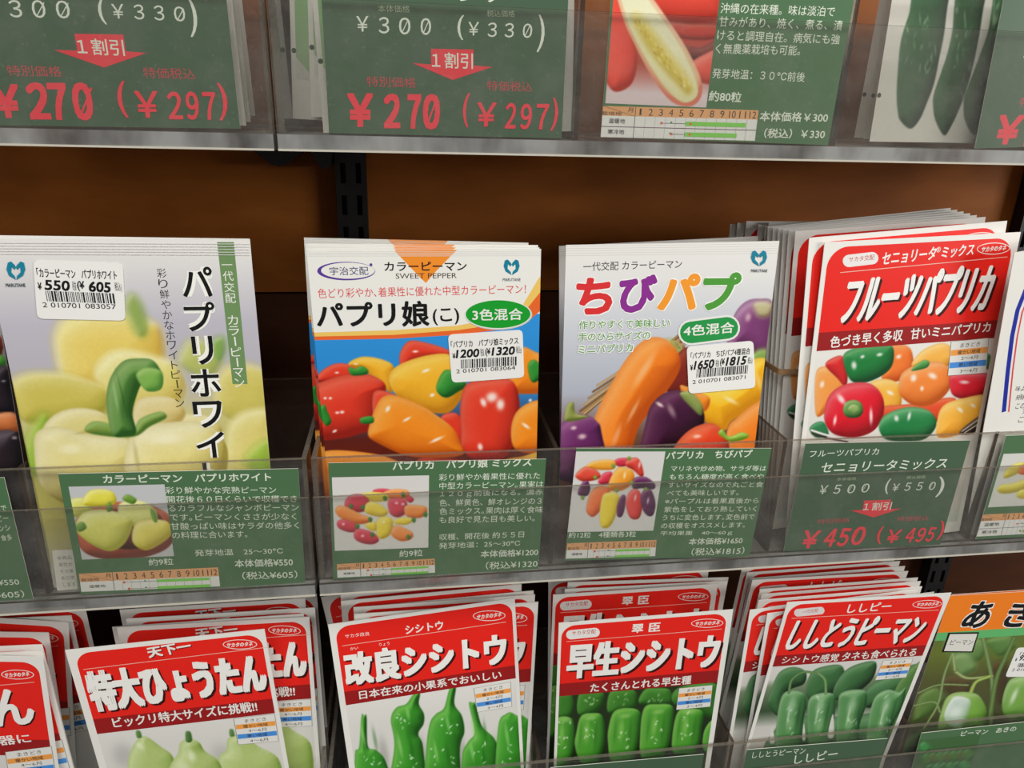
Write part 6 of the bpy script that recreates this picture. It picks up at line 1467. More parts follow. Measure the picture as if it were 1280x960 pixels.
   ('b',[[-21.8,33.3],[-11.2,32.1],[-4.0,35.8],[-3.3,30.8],[-10.6,28.0],[-16.5,28.5]],'783028','481410','985048',0.35,1),
   ('b',[[-14.2,26.1],[-9.9,29.7],[-2.5,31.7],[-0.9,20.7],[-9.6,20.4],[-12.7,21.9]],'e45444','a43020','f48c7c',0.35,1),
   ('b',[[-47.2,57.3],[-40.2,58.4],[-32.9,49.6],[-25.6,42.0],[-17.0,32.7],[-10.0,22.9],[-8.2,17.0],[-10.1,13.0],[-14.4,11.9],[-20.5,13.9],[-28.0,21.3],[-35.7,31.8],[-41.3,41.2]],'e8dca8','d07058','f4f0d0',0.25,1),
   ('b',[[-44.8,55.1],[-39.0,55.5],[-32.7,47.2],[-25.4,39.6],[-17.7,31.0],[-11.8,22.0],[-9.9,16.9],[-11.7,14.1],[-15.5,13.4],[-20.8,16.5],[-27.3,23.0],[-34.9,32.7],[-40.4,42.1]],'e8e6c0','d8d4a0','f2f2dc',0.3,1),
   ('b',[[-37.5,40.6],[-34.9,41.6],[-28.7,36.2],[-22.4,29.9],[-15.8,23.5],[-12.3,18.5],[-14.0,16.3],[-18.2,19.2],[-25.7,25.6],[-33.1,33.6]],'d8c458','c0a83c','e8dc88',0.6,1),
   ('s',-17.5,21.2,0.29,0.77,'b08c30',0.6,35),
   ('s',-22.6,25.1,0.29,0.76,'f0e8b0',0.6,35),
   ('s',-16.6,20.6,0.29,0.77,'b08c30',0.6,35),
   ('s',-25.8,31.7,0.28,0.75,'f0e8b0',0.6,35),
   ('s',-26.5,29.3,0.28,0.75,'b08c30',0.6,35),
   ('s',-15.7,20.3,0.29,0.77,'f0e8b0',0.6,35),
   ('s',-21.8,27.0,0.28,0.76,'b08c30',0.6,35),
   ('s',-34.3,37.1,0.28,0.74,'f0e8b0',0.6,35),
   ('s',-27.6,29.3,0.28,0.75,'b08c30',0.6,35),
   ('s',-30.3,34.4,0.28,0.75,'f0e8b0',0.6,35),
   ('s',-32.3,36.2,0.28,0.74,'b08c30',0.6,35),
   ('s',-25.6,27.1,0.28,0.76,'f0e8b0',0.6,35),
   ('s',-17.3,22.5,0.29,0.77,'b08c30',0.6,35),
   ('s',-13.7,20.1,0.29,0.77,'f0e8b0',0.6,35),
   ('s',-32.0,35.0,0.28,0.74,'b08c30',0.6,35),
   ('s',-17.2,22.7,0.29,0.77,'f0e8b0',0.6,35),
   ('s',-26.1,30.1,0.28,0.75,'b08c30',0.6,35),
   ('s',-25.2,29.2,0.28,0.75,'f0e8b0',0.6,35),
   ('s',-27.0,31.4,0.28,0.75,'b08c30',0.6,35),
   ('s',-15.5,19.1,0.29,0.77,'f0e8b0',0.6,35),
   ('s',-25.5,30.9,0.28,0.75,'b08c30',0.6,35),
   ('s',-16.2,22.4,0.29,0.77,'f0e8b0',0.6,35),
   ('s',-28.2,29.8,0.28,0.75,'b08c30',0.6,35),
   ('s',-26.3,27.7,0.28,0.76,'f0e8b0',0.6,35),
   ('s',-16.6,19.1,0.29,0.77,'b08c30',0.6,35),
   ('s',-34.0,38.8,0.28,0.74,'f0e8b0',0.6,35),
   ('s',-36.2,39.3,0.28,0.74,'b08c30',0.6,35),
   ('s',-34.1,39.4,0.28,0.74,'f0e8b0',0.6,35),
   ('s',-23.4,28.0,0.28,0.76,'b08c30',0.6,35),
   ('s',-19.6,23.6,0.29,0.76,'f0e8b0',0.6,35),
   ('s',-21.9,25.4,0.29,0.76,'b08c30',0.6,35),
   ('s',-31.8,37.9,0.28,0.74,'f0e8b0',0.6,35),
   ('s',-30.7,34.8,0.28,0.74,'b08c30',0.6,35),
   ('s',-23.2,29.4,0.28,0.76,'f0e8b0',0.6,35),
   ('s',-33.9,36.5,0.28,0.74,'b08c30',0.6,35),
   ('s',-27.9,32.4,0.28,0.75,'f0e8b0',0.6,35),
   ('s',-34.6,39.4,0.28,0.74,'b08c30',0.6,35),
   ('s',-28.3,30.6,0.28,0.75,'f0e8b0',0.6,35),
   ('s',-24.0,26.6,0.28,0.76,'b08c30',0.6,35),
   ('s',-15.4,19.1,0.29,0.77,'f0e8b0',0.6,35),
  ]},
 },
 'c_long': {'w': 91.5, 'h': 57.2,
  'ops': [
   ('H','4c6f4b',-45.75,45.75,0,57.2,0),
   ('P','dcdcd6',[[-46.43,14.36],[0.68,14.14],[1.37,1.71],[-46.36,1.73]]),
   ('P','d9a06c',[[-46.43,14.36],[0.68,14.14],[0.89,10.36],[-46.41,10.52]]),
   ('T','1','46372c',-31.32,10.93,0.56,-0.2,2.82,0,0,''),
   ('T','2','46372c',-28.91,10.92,1.22,-0.2,2.83,0,0,''),
   ('L','8c8c88',0.1,[[-29.66,10.46],[-29.45,1.72]]),
   ('T','3','46372c',-26.16,10.91,1.23,-0.2,2.83,0,0,''),
   ('L','8c8c88',0.1,[[-26.91,10.45],[-26.68,1.72]]),
   ('T','4','46372c',-23.41,10.9,1.23,-0.2,2.83,0,0,''),
   ('L','8c8c88',0.1,[[-24.16,10.44],[-23.9,1.72]]),
   ('T','5','46372c',-20.65,10.89,1.23,-0.2,2.83,0,0,''),
   ('L','8c8c88',0.1,[[-21.4,10.44],[-21.12,1.72]]),
   ('T','6','46372c',-17.88,10.88,1.23,-0.2,2.84,0,0,''),
   ('L','8c8c88',0.1,[[-18.63,10.43],[-18.33,1.71]]),
   ('T','7','46372c',-15.11,10.87,1.24,-0.2,2.84,0,0,''),
   ('L','8c8c88',0.1,[[-15.86,10.42],[-15.53,1.71]]),
   ('T','8','46372c',-12.33,10.86,1.24,-0.2,2.84,0,0,''),
   ('L','8c8c88',0.1,[[-13.08,10.41],[-12.73,1.71]]),
   ('T','9','46372c',-9.55,10.85,1.24,-0.2,2.85,0,0,''),
   ('L','8c8c88',0.1,[[-10.3,10.4],[-9.92,1.71]]),
   ('T','10','46372c',-7.14,10.84,2.01,-0.2,2.85,0,0,''),
   ('L','8c8c88',0.1,[[-7.51,10.39],[-7.11,1.71]]),
   ('T','11','46372c',-4.35,10.83,2.02,-0.2,2.85,0,0,''),
   ('L','8c8c88',0.1,[[-4.72,10.38],[-4.29,1.71]]),
   ('T','12','46372c',-1.55,10.82,2.02,-0.2,2.86,0,0,''),
   ('L','8c8c88',0.1,[[-1.92,10.37],[-1.46,1.71]]),
   ('L','4a4a48',0.2,[[-32.48,14.3],[-32.22,1.72]]),
   ('T','月','46372c',-34.77,12.02,1.64,-0.2,1.96,0,0,''),
   ('T','栽培地','46372c',-45.95,10.71,6.05,-0.2,1.56,0,0,''),
   ('L','6a503c',0.1,[[-45.51,14.36],[-32.4,10.47]]),
   ('T','温暖地','30302c',-43.59,7.45,8.43,-0.1,2.05,0.01,0,''),
   ('L','3c3c3c',0.15,[[-25.08,8.03],[-18.63,8.01]]),
   ('E','e05a3c',-25.08,8.03,0.43,0.44,0.0,-3.0),
   ('P','7cc850',[[-20.56,8.89],[-2.4,8.84],[-2.31,7.1],[-20.5,7.14]]),
   ('E','3c8c5c',-22.44,8.4,0.34,0.26,0.0,-3.0),
   ('E','e05a3c',-19.1,8.01,0.43,0.44,0.0,-3.0),
   ('T','寒冷地','30302c',-43.55,3.05,8.47,-0.1,2.07,0.01,0,''),
   ('L','5c2c50',0.2,[[-46.38,6.14],[1.13,6.05]]),
   ('L','3c3c3c',0.15,[[-21.96,3.66],[-18.48,3.65]]),
   ('E','e05a3c',-21.96,3.66,0.43,0.44,0.0,-3.1),
   ('P','7cc850',[[-20.41,4.54],[-4.59,4.52],[-4.5,2.76],[-20.36,2.77]]),
   ('E','3c8c5c',-22.3,4.04,0.34,0.27,0.0,-3.1),
   ('E','e05a3c',-18.95,3.65,0.43,0.44,0.0,-3.1),
  ],
  'pic': {'box': [-44.26, -6.26, 18.36, 47.57], 'bg': [[0, 'ccccc4'], [60, 'd2d2cc']], 'res': 0.4, 'ops': [
   ('b',[[-40.4,34.5],[-40.2,39.4],[-35.8,42.3],[-31.7,42.3],[-31.3,38.2],[-36.1,35.1]],'d8c840','a89828','f0e888',0.35,1),
   ('b',[[-33.5,37.5],[-31.5,41.5],[-20.1,41.8],[-20.2,37.0],[-29.7,35.7]],'e07838','b04818','f0a878',0.35,1),
   ('b',[[-42.1,28.0],[-40.5,30.8],[-33.4,31.7],[-23.0,35.4],[-16.1,34.3],[-21.5,30.4],[-29.4,26.6],[-38.2,25.7]],'d8c840','a89828','f0e888',0.35,1),
   ('b',[[-30.3,24.1],[-28.8,27.4],[-20.7,27.9],[-9.1,28.2],[-12.2,22.4],[-25.6,22.2]],'d8c840','a89828','f0e888',0.35,1),
  ]},
 },
 'c_dark': {'w': 92.2, 'h': 57.2,
  'ops': [
   ('H','4c6f4b',-46.1,46.1,0,57.2,0),
   ('T','るで','d9dfcf',40.1,42.04,4.27,3.0,2.69,0,0,''),
   ('T','ピー','d9dfcf',39.94,37.63,4.23,2.9,2.72,0,0,''),
   ('T','ンシ','d9dfcf',39.79,33.16,4.19,2.9,2.75,0,0,''),
   ('T','食多','d9dfcf',39.63,28.65,4.15,2.9,2.78,0,0,''),
   ('T','本体価格¥550','d9dfcf',18.37,7.65,23.82,-0.9,3.36,0.01,0,''),
   ('T','（税込¥605）','d9dfcf',19.81,1.21,23.25,-0.4,3.73,0.01,0,''),
  ],
 },
 's_wase': {'w': 84.2, 'h': 57.2,
  'ops': [
   ('H','465f47',-42.1,42.1,0,57.2,0),
  ],
 },
 's_shishi': {'w': 83.5, 'h': 57.2,
  'ops': [
   ('H','465f47',-41.75,41.75,0,57.2,0),
   ('T','ししとうピーマン','d9dfcf',-37.79,50.83,31.03,0.6,4.37,0.0,0,''),
   ('T','ししピー','d9dfcf',-11.83,43.81,25.43,4.7,6.54,0.015,0,''),
  ],
 },
 'c_akino': {'w': 91.5, 'h': 57.2,
  'ops': [
   ('H','4c6f4b',-45.75,45.75,0,57.2,0),
   ('T','ピーマン\u3000あきの','d9dfcf',-20.3,51.53,35.07,-1.0,3.79,0.015,0,''),
  ],
  'pic': {'box': [-47.39, -7.39, 12.0, 51.91], 'bg': [[0, '3c5a34'], [60, '42683c']], 'res': 0.5, 'ops': [
   ('b',[[-45.0,47.4],[-42.2,50.4],[-37.4,44.7],[-40.7,41.0]],'3f8a48','24502c','6cac70',0.8,1),
   ('b',[[-40.9,38.7],[-38.0,41.7],[-33.2,35.9],[-36.5,32.1]],'4c7c34','24502c','6cac70',0.8,1),
   ('b',[[-36.7,29.8],[-33.8,32.9],[-28.9,27.0],[-32.3,23.1]],'2c6434','24502c','6cac70',0.8,1),
   ('b',[[-36.6,38.6],[-33.8,41.6],[-28.9,35.9],[-32.2,32.0]],'5a6a34','24502c','6cac70',0.8,1),
   ('b',[[-32.4,29.7],[-29.6,32.8],[-24.6,26.9],[-27.9,23.0]],'3f8a48','24502c','6cac70',0.8,1),
   ('b',[[-32.4,38.6],[-29.6,41.6],[-24.6,35.8],[-27.9,31.9]],'4c7c34','24502c','6cac70',0.8,1),
   ('b',[[-28.1,29.6],[-25.3,32.7],[-20.2,26.8],[-23.6,22.9]],'2c6434','24502c','6cac70',0.8,1),
   ('b',[[-28.1,38.5],[-25.3,41.5],[-20.3,35.7],[-23.6,31.9]],'5a6a34','24502c','6cac70',0.8,1),
   ('b',[[-23.8,29.6],[-21.0,32.6],[-15.9,26.7],[-19.3,22.8]],'3f8a48','24502c','6cac70',0.8,1),
   ('b',[[-23.8,38.4],[-21.0,41.4],[-16.0,35.6],[-19.3,31.8]],'4c7c34','24502c','6cac70',0.8,1),
   ('b',[[-19.5,29.5],[-16.6,32.5],[-11.5,26.6],[-14.9,22.7]],'2c6434','24502c','6cac70',0.8,1),
   ('b',[[-19.5,38.3],[-16.7,41.4],[-11.7,35.6],[-15.0,31.7]],'5a6a34','24502c','6cac70',0.8,1),
   ('b',[[-15.1,29.4],[-12.3,32.5],[-7.2,26.5],[-10.5,22.6]],'3f8a48','24502c','6cac70',0.8,1),
   ('b',[[-15.2,38.3],[-12.4,41.3],[-7.3,35.5],[-10.7,31.6]],'4c7c34','24502c','6cac70',0.8,1),
  ]},
 },
}
# stacks of packets: (x, y, z of the bottom centre in mm; turn, lean back, tilt in degrees), front packet first
STACKS = {
 'dark': [
  (-202.9, 7.9, -196.0, -0.77, 0.41, -2.8),
 ],
 'cream': [
  (-105.0, 7.2, -199.2, 2.5, 0.28, -0.41),
  (-107.1, 8.9, -198.7, 2.51, 0.27, -1.05),
 ],
 'tri': [
  (10.8, 8.0, -197.5, -2.05, -0.24, 1.11),
  (8.6, 9.7, -196.7, -2.05, -0.24, 0.39),
  (7.6, 12.0, -195.9, -2.05, -0.24, 0.08),
  (3.3, 23.5, -196.2, -2.04, -0.23, -0.83),
 ],
 'chibi': [
  (114.0, 8.0, -197.2, 0.63, 1.7, 1.08),
  (120.4, 31.8, -200.3, 0.65, 1.73, 2.77),
 ],
 'fruit': [
  (230.0, 6.8, -198.2, 1.15, 1.33, 2.71),
  (228.5, 8.5, -194.8, 1.15, 1.39, 4.59),
  (228.5, 23.0, -194.8, 1.15, 1.38, 4.09),
  (228.5, 27.6, -194.8, 1.15, 1.38, 4.4),
  (228.5, 31.0, -194.6, 1.15, 1.39, 4.71),
  (228.5, 34.4, -194.4, 1.15, 1.39, 5.01),
  (228.5, 37.8, -194.2, 1.15, 1.39, 5.32),
  (228.5, 41.3, -194.0, 1.15, 1.39, 5.62),
  (228.5, 43.0, -199.0, 1.16, 1.34, 1.47),
  (228.5, 44.7, -198.9, 1.16, 1.34, 1.75),
  (228.5, 46.4, -198.8, 1.16, 1.35, 2.04),
  (228.5, 48.1, -198.6, 1.16, 1.35, 2.32),
  (228.5, 49.8, -198.5, 1.16, 1.35, 2.6),
  (228.5, 51.5, -198.3, 1.16, 1.35, 2.89),
  (228.5, 53.2, -198.2, 1.16, 1.36, 3.17),
  (228.5, 54.9, -198.0, 1.16, 1.36, 3.45),
  (222.1, 56.6, -199.1, 1.16, 1.33, 0.01),
  (217.8, 58.3, -200.8, 1.16, 1.32, 0.02),
  (212.2, 60.0, -199.5, 1.16, 1.33, 0.01),
  (208.6, 61.7, -200.6, 1.16, 1.32, 0.02),
  (205.7, 63.4, -201.4, 1.16, 1.32, 0.02),
 ],
 'back': [
  (325.5, 7.9, -191.9, 1.69, -3.08, 8.8),
 ],
 'gourdL': [
  (-220.2, 7.8, -374.2, -2.04, -1.34, -5.12),
  (-208.3, 10.5, -378.0, -2.04, -1.34, -0.0),
  (-210.5, 14.7, -377.9, -2.04, -1.34, -0.08),
  (-222.5, 23.6, -374.4, -2.04, -1.34, -4.38),
  (-226.5, 31.8, -371.5, -2.04, -1.34, -8.03),
  (-205.9, 34.4, -378.0, -2.04, -1.34, -0.0),
  (-201.5, 40.6, -377.8, -2.04, -1.34, 0.28),
 ],
 'gourd': [
  (-104.4, 7.8, -376.2, -0.63, 0.91, 3.16),
  (-94.5, 18.7, -376.8, -0.6, 0.91, -0.32),
  (-94.5, 20.4, -376.9, -0.62, 0.89, 0.78),
  (-91.5, 25.1, -376.8, -0.62, 0.9, 0.08),
  (-96.3, 32.9, -376.9, -0.63, 0.9, 0.41),
  (-91.8, 37.7, -377.9, -0.63, 0.91, 0.15),
 ],
 'kairyo': [
  (14.3, 7.9, -375.4, 1.82, 3.16, 3.75),
  (13.6, 10.2, -376.9, 1.82, 3.16, -1.36),
  (13.8, 15.7, -376.8, 1.82, 3.16, -0.98),
  (18.2, 19.1, -378.2, 1.82, 3.17, 0.79),
  (12.0, 20.8, -374.8, 1.8, 3.1, 0.79),
  (12.8, 25.6, -374.3, 1.81, 3.14, 1.33),
  (19.2, 31.0, -371.7, 1.82, 3.16, 8.0),
 ],
 'wase': [
  (117.2, 7.9, -377.2, -1.24, -2.15, 1.57),
  (117.5, 30.5, -378.0, -1.23, -2.14, 1.06),
  (121.5, 33.5, -378.0, -1.24, -2.15, 0.0),
  (120.6, 37.2, -377.5, -1.23, -2.15, -1.24),
  (121.5, 42.8, -376.9, -1.23, -2.14, 2.7),
 ],
 'shishi': [
  (223.8, 9.9, -374.8, 1.12, -4.32, -1.76),
  (228.7, 12.9, -379.4, 1.19, -4.25, 3.03),
  (219.4, 14.6, -377.9, 1.08, -4.36, 2.83),
  (218.5, 18.6, -377.9, 1.12, -4.32, 0.08),
  (224.1, 26.6, -380.7, 1.2, -4.3, -0.0),
  (223.4, 29.6, -380.2, 1.18, -4.3, -0.45),
  (218.8, 35.1, -378.9, 1.17, -4.31, -1.44),
  (224.1, 39.9, -380.2, 1.18, -4.31, 0.08),
  (224.2, 45.1, -380.4, 1.18, -4.3, -0.11),
  (220.3, 47.1, -378.8, 1.15, -4.31, -0.79),
 ],
 'akino': [
  (324.5, 10.2, -382.0, -1.09, -2.65, -0.0),
  (328.7, 11.9, -382.2, -1.07, -2.69, 0.52),
 ],
 'tA': [
  (-101.6, 8.0, -9.4, 0.06, 1.35, 1.28),
  (-101.6, 17.1, -8.3, 0.06, 1.35, 1.28),
  (-102.0, 29.6, -6.7, 0.06, 1.35, 1.79),
 ],
 'tB': [
  (17.8, 8.0, -8.9, 0.02, 2.1, 1.61),
  (12.3, 20.5, -6.5, 0.02, 2.09, -1.93),
  (4.9, 26.1, -7.8, 0.02, 2.09, -2.35),
 ],
 'tC': [
  (125.1, 8.0, -9.1, 0.01, 1.61, -1.17),
 ],
 'tD': [
  (233.6, 8.0, -8.4, -0.31, 2.17, 0.47),
  (244.5, 29.2, -8.3, -0.31, 2.17, 0.12),
  (240.9, 30.9, -9.3, -0.31, 2.17, -1.71),
 ],
}
# cards in the pockets: x, z of the bottom centre in mm, tilt in degrees
CARDS = {
 'c_cream': (-93.2, -198.4, -1.09),
 'c_tri': (11.1, -198.3, -1.27),
 'c_chibi': (114.7, -196.5, -2.32),
 'c_fruit': (219.1, -197.4, -1.1),
 'c_long': (325.8, -196.7, -0.3),
 'c_dark': (-204.1, -198.2, -0.0),
 's_left': (-98.2, -9.6, 0.52),
 's_right': (16.4, -10.0, -0.03),
 'c_red': (119.1, -9.7, -0.66),
 's_cuke': (270.6, -8.3, 2.72),
 's_wase': (109.7, -379.1, -0.82),
 's_shishi': (217.4, -380.5, -1.33),
 'c_akino': (327.3, -379.4, 0.67),
}
# ------------------------------------------------------------------ printing: shapes and lettering laid on a sheet
STEP = 3e-6
def text_shape(s, cache={}):
    key = s
    if key not in cache:
        c = bpy.data.curves.new('lettering', 'FONT'); c.body = s; c.resolution_u = 3
        o = bpy.data.objects.new('lettering', c); COL.objects.link(o)
        dg = bpy.context.evaluated_depsgraph_get(); me = bpy.data.meshes.new_from_object(o.evaluated_get(dg))
        v = np.array([p.co[:2] for p in me.vertices]); f = [tuple(p.vertices) for p in me.polygons]
        v -= v.min(0); v /= np.maximum(v.max(0), 1e-6)
        bpy.data.objects.remove(o); bpy.data.curves.remove(c); bpy.data.meshes.remove(me)
        cache[key] = (v, f)
    return cache[key]
class Sheet:
    # collects printed shapes as flat layers in front of a sheet's face (local x along, z up, y into the rack; mm)
    def __init__(s): s.v = []; s.f = []; s.mi = []; s.mats = []; s.k = 1; s.n = 0
    def mat(s, m):
        if m not in s.mats: s.mats.append(m)
        return s.mats.index(m)
    def add(s, uv, faces, m, step=1):
        s.k += step; y = -STEP*s.k*1000; i = s.mat(m)
        s.v.extend((u, y, v) for u, v in uv); s.f.extend(tuple(a+s.n for a in f) for f in faces); s.mi.extend([i]*len(faces)); s.n += len(uv)
    def solid(s, verts, faces, m):
        i = s.mat(m); s.v.extend(verts); s.f.extend(tuple(a+s.n for a in f) for f in faces); s.mi.extend([i]*len(faces)); s.n += len(verts)
    def op(s, o):
        k = o[0]
        if k == 'P': s.add(o[2], [tuple(range(len(o[2])))], ink(o[1]))
        elif k == 'T':
            _, t, col, u, v, ln, ang, h, bold, shear, _x = o
            p, f = text_shape(t)
            # heavier strokes: the same letters printed again a hair to every side
            em = h if len(t) > 1 else max(h, ln); rad = bold*em*.62
            x = p[:, 0]*max(ln-2*rad, .1); y = p[:, 1]*max(h-2*rad, .1)
            if shear: sh = shear*h; x = p[:, 0]*(ln-2*rad-sh)+p[:, 1]*sh
            c, d = math.cos(math.radians(ang)), math.sin(math.radians(ang))
            if bold == 0: ring = [(0, 0)]
            elif _x == 'r' or bold < .06: n = 3 if bold < .02 else 6 if bold < .06 else 12; ring = [(math.cos(6.2832*q/n), math.sin(6.2832*q/n)) for q in range(n)]
            else: ring = [(-1, -1), (-1, 0), (-1, 1), (0, 1), (1, 1), (1, 0), (1, -1), (0, -1)]
            for qx, qy in ring:
                ox = rad+rad*qx; oy = rad+rad*qy
                s.add(list(zip(u+(x+ox)*c-(y+oy)*d, v+(x+ox)*d+(y+oy)*c)), f, ink(col), .45)
        elif k == 'E':
            _, col, u, v, rx, ry, lw, ang = o
            n = 40; c, d = math.cos(math.radians(ang)), math.sin(math.radians(ang))
            ring = lambda a, b: [(u+a*math.cos(t)*c-b*math.sin(t)*d, v+a*math.cos(t)*d+b*math.sin(t)*c) for t in (2*math.pi*i/n for i in range(n))]
            if lw: s.add(ring(rx, ry)+ring(rx-lw, ry-lw), [(i, (i+1) % n, n+(i+1) % n, n+i) for i in range(n)], ink(col))
            else: s.add(ring(rx, ry), [tuple(range(n))], ink(col))
        elif k == 'L':
            _, col, w, pts = o; vv = []
            for i, p in enumerate(pts):
                a = pts[max(i-1, 0)]; b = pts[min(i+1, len(pts)-1)]; L_ = math.hypot(b[0]-a[0], b[1]-a[1]) or 1
                nx, ny = -(b[1]-a[1])/L_*w/2, (b[0]-a[0])/L_*w/2; vv += [(p[0]+nx, p[1]+ny), (p[0]-nx, p[1]-ny)]
            s.add(vv, [(2*i, 2*i+1, 2*i+3, 2*i+2) for i in range(len(pts)-1)], ink(col))
        elif k == 'H':
            _, col, u0, u1, v0, v1, r = o; pts = [(u0, v0), (u1, v0)]
            if r:
                pts += [(u1-r+r*math.cos(t), v1-r+r*math.sin(t)) for t in np.linspace(0, math.pi/2, 9)]+[(u0+r-r*math.sin(t), v1-r+r*math.cos(t)) for t in np.linspace(0, math.pi/2, 9)]
            else: pts += [(u1, v1), (u0, v1)]
            s.add(pts, [tuple(range(len(pts)))], ink(col))
        elif k == 'B':
            _, col, u0, v0, u1, v1, h, seed = o; rng = random.Random(seed); x = 0.0; vv = []; ff = []
            while x < .985:
                w = rng.choice((.010, .010, .016, .026)); a, b = x, min(1, x+w)
                for q in (a, b): vv += [(u0+(u1-u0)*q, v0+(v1-v0)*q), (u0+(u1-u0)*q, v0+(v1-v0)*q+h)]
                i = len(vv)-4; ff.append((i, i+2, i+3, i+1)); x = b+rng.choice((.010, .014, .02))
            s.add(vv, ff, ink(col))
    def clip(s, w, h):
        # the sheet's own cut edges bound what is printed on it
        s.v = [(min(max(x, -w/2), w/2), y, min(max(z, 0), h)) for x, y, z in s.v]
    def mesh(s, name, colours=None):
        me = bpy.data.meshes.new(name); me.from_pydata([(x/1000, y/1000, z/1000) for x, y, z in s.v], [], s.f)
        for m in s.mats: me.materials.append(m)
        me.polygons.foreach_set('material_index', s.mi)
        if colours is not None:
            at = me.color_attributes.new('print', 'FLOAT_COLOR', 'POINT'); a = np.ones((len(s.v), 4), np.float32); a[colours[0]:colours[0]+len(colours[1]), :3] = colours[1]
            at.data.foreach_set('color', a.ravel())
        me.update(); return me

# ------------------------------------------------------------------ printed pictures: smooth shaded shapes on a fine grid of colours
def rgb(h): return np.array([int(h[i:i+2], 16)/255 for i in (0, 2, 4)])
def smooth_loop(p, n=6):
    p = np.array(p, float); q = []
    for i in range(len(p)):
        a, b, c, d = p[i-1], p[i], p[(i+1) % len(p)], p[(i+2) % len(p)]
        for t in np.arange(n)/n: q.append(.5*((2*b)+(c-a)*t+(2*a-5*b+4*c-d)*t*t+(3*b-a-3*c+d)*t**3))
    return np.array(q)
def smooth_line(p, n=8):
    p = np.array(p, float); pp = np.vstack([2*p[0]-p[1], p, 2*p[-1]-p[-2]]); q = []
    for i in range(1, len(pp)-2):
        a, b, c, d = pp[i-1], pp[i], pp[i+1], pp[i+2]
        for t in np.arange(n)/n: q.append(.5*((2*b)+(c-a)*t+(2*a-5*b+4*c-d)*t*t+(3*b-a-3*c+d)*t**3))
    q.append(p[-1]); return np.array(q)
def seg_dist(X, Y, q, closed):
    best = np.full(X.shape, 1e9); inside = np.zeros(X.shape, bool); m = len(q)
    for i in range(m if closed else m-1):
        a, b = q[i], q[(i+1) % m]; d = b-a; L2 = d@d+1e-12
        t = np.clip(((X-a[0])*d[0]+(Y-a[1])*d[1])/L2, 0, 1)
        best = np.minimum(best, (X-a[0]-t*d[0])**2+(Y-a[1]-t*d[1])**2)
        if closed and a[1] != b[1]:
            hit = ((Y >= a[1]) != (Y >= b[1])) & (X < a[0]+(Y-a[1])*d[0]/d[1]); inside ^= hit
    return np.sqrt(best), inside
def blur(a, k):
    for _ in range(k):
        p = np.pad(a, 1, mode='edge'); a = (p[1:-1, 1:-1]*2+p[:-2, 1:-1]+p[2:, 1:-1]+p[1:-1, :-2]+p[1:-1, 2:])/6
    return a
def paint(pic, seed):
    u0, u1, v0, v1 = pic['box']; res = pic['res']; nx = max(4, int((u1-u0)/res)); ny = max(4, int((v1-v0)/res))
    X, Y = np.meshgrid(np.linspace(u0, u1, nx), np.linspace(v0, v1, ny)); rng = np.random.RandomState(seed)
    st = pic['bg']; img = np.stack([np.interp(Y, [s[0] for s in st], [rgb(s[1])[c] for s in st]) for c in range(3)], -1)
    for o in pic['ops']:
        if o[0] == 'b':
            _, pts, col, dk, lt, soft, _c = o; q = smooth_loop(pts); pad = 2+soft*3
            lo, hi = q.min(0)-pad, q.max(0)+pad
            ix = np.where((X[0] >= lo[0]) & (X[0] <= hi[0]))[0]; iy = np.where((Y[:, 0] >= lo[1]) & (Y[:, 0] <= hi[1]))[0]
            if len(ix) < 2 or len(iy) < 2: continue
            sl = (slice(iy[0], iy[-1]+1), slice(ix[0], ix[-1]+1)); x, y = X[sl], Y[sl]
            d, ins = seg_dist(x, y, q, True); sd = np.where(ins, d, -d); edge = max(.25, soft*3.2 if soft > .5 else soft*1.3)
            m = np.clip(sd/edge*.5+.5, 0, 1); m = m*m*(3-2*m)
            size = min(np.ptp(q[:, 0]), np.ptp(q[:, 1])); R = max(size*.42, .6)
            t = np.clip(np.maximum(sd, 0)/R, 0, 1); hgt = blur(np.sqrt(np.clip(1-(1-t)**2, 0, 1)), 4)
            gy, gx = np.gradient(hgt, res); s = np.clip((-gx*-.45+-gy*.75)*R*1.0, -1, 1)[..., None]
            body = rgb(col)+(rgb(lt)-rgb(col))*np.clip(s, 0, 1)**1.2*.95+(rgb(dk)-rgb(col))*np.clip(-s, 0, 1)*.95
            rim = ((1-t)**5)[..., None]*.55*(1-min(soft, .9)); body = body*(1-rim)+rgb(dk)*rim
            fine = blur(rng.rand(*x.shape), 2)-.5; body = body*(1+.05*fine[..., None])
            img[sl] = img[sl]*(1-m[..., None])+body*m[..., None]
        elif o[0] == 's':
            _, cx, cy, rx, ry, col, al, ang = o; c, d = math.cos(math.radians(ang)), math.sin(math.radians(ang))
            a, b = (X-cx)*c+(Y-cy)*d, -(X-cx)*d+(Y-cy)*c; rr = (a/max(rx, .15))**2+(b/max(ry, .15))**2
            m = (np.exp(-1.1*np.minimum(rr, 30)**1.4)*al)[..., None]; img = img*(1-m)+rgb(col)*m
        elif o[0] == 'l':
            _, pts, w, col = o; q = smooth_line(pts); d, _i = seg_dist(X, Y, q, False); m = np.clip((w/2-d)/.3+.5, 0, 1)[..., None]
            sh = np.clip(1-d/(w/2+.01), 0, 1)[..., None]; img = img*(1-m)+(rgb(col)*(.72+.34*sh))*m
    lin = np.where(img <= .04045, img/12.92, ((np.clip(img, 0, 1)+.055)/1.055)**2.4)
    uv = np.stack([X.ravel(), Y.ravel()], -1); idx = np.arange(nx*ny).reshape(ny, nx)
    f = np.stack([idx[:-1, :-1], idx[:-1, 1:], idx[1:, 1:], idx[1:, :-1]], -1).reshape(-1, 4)
    return uv, f.tolist(), np.clip(lin*1.06, 0, .95).reshape(-1, 3)
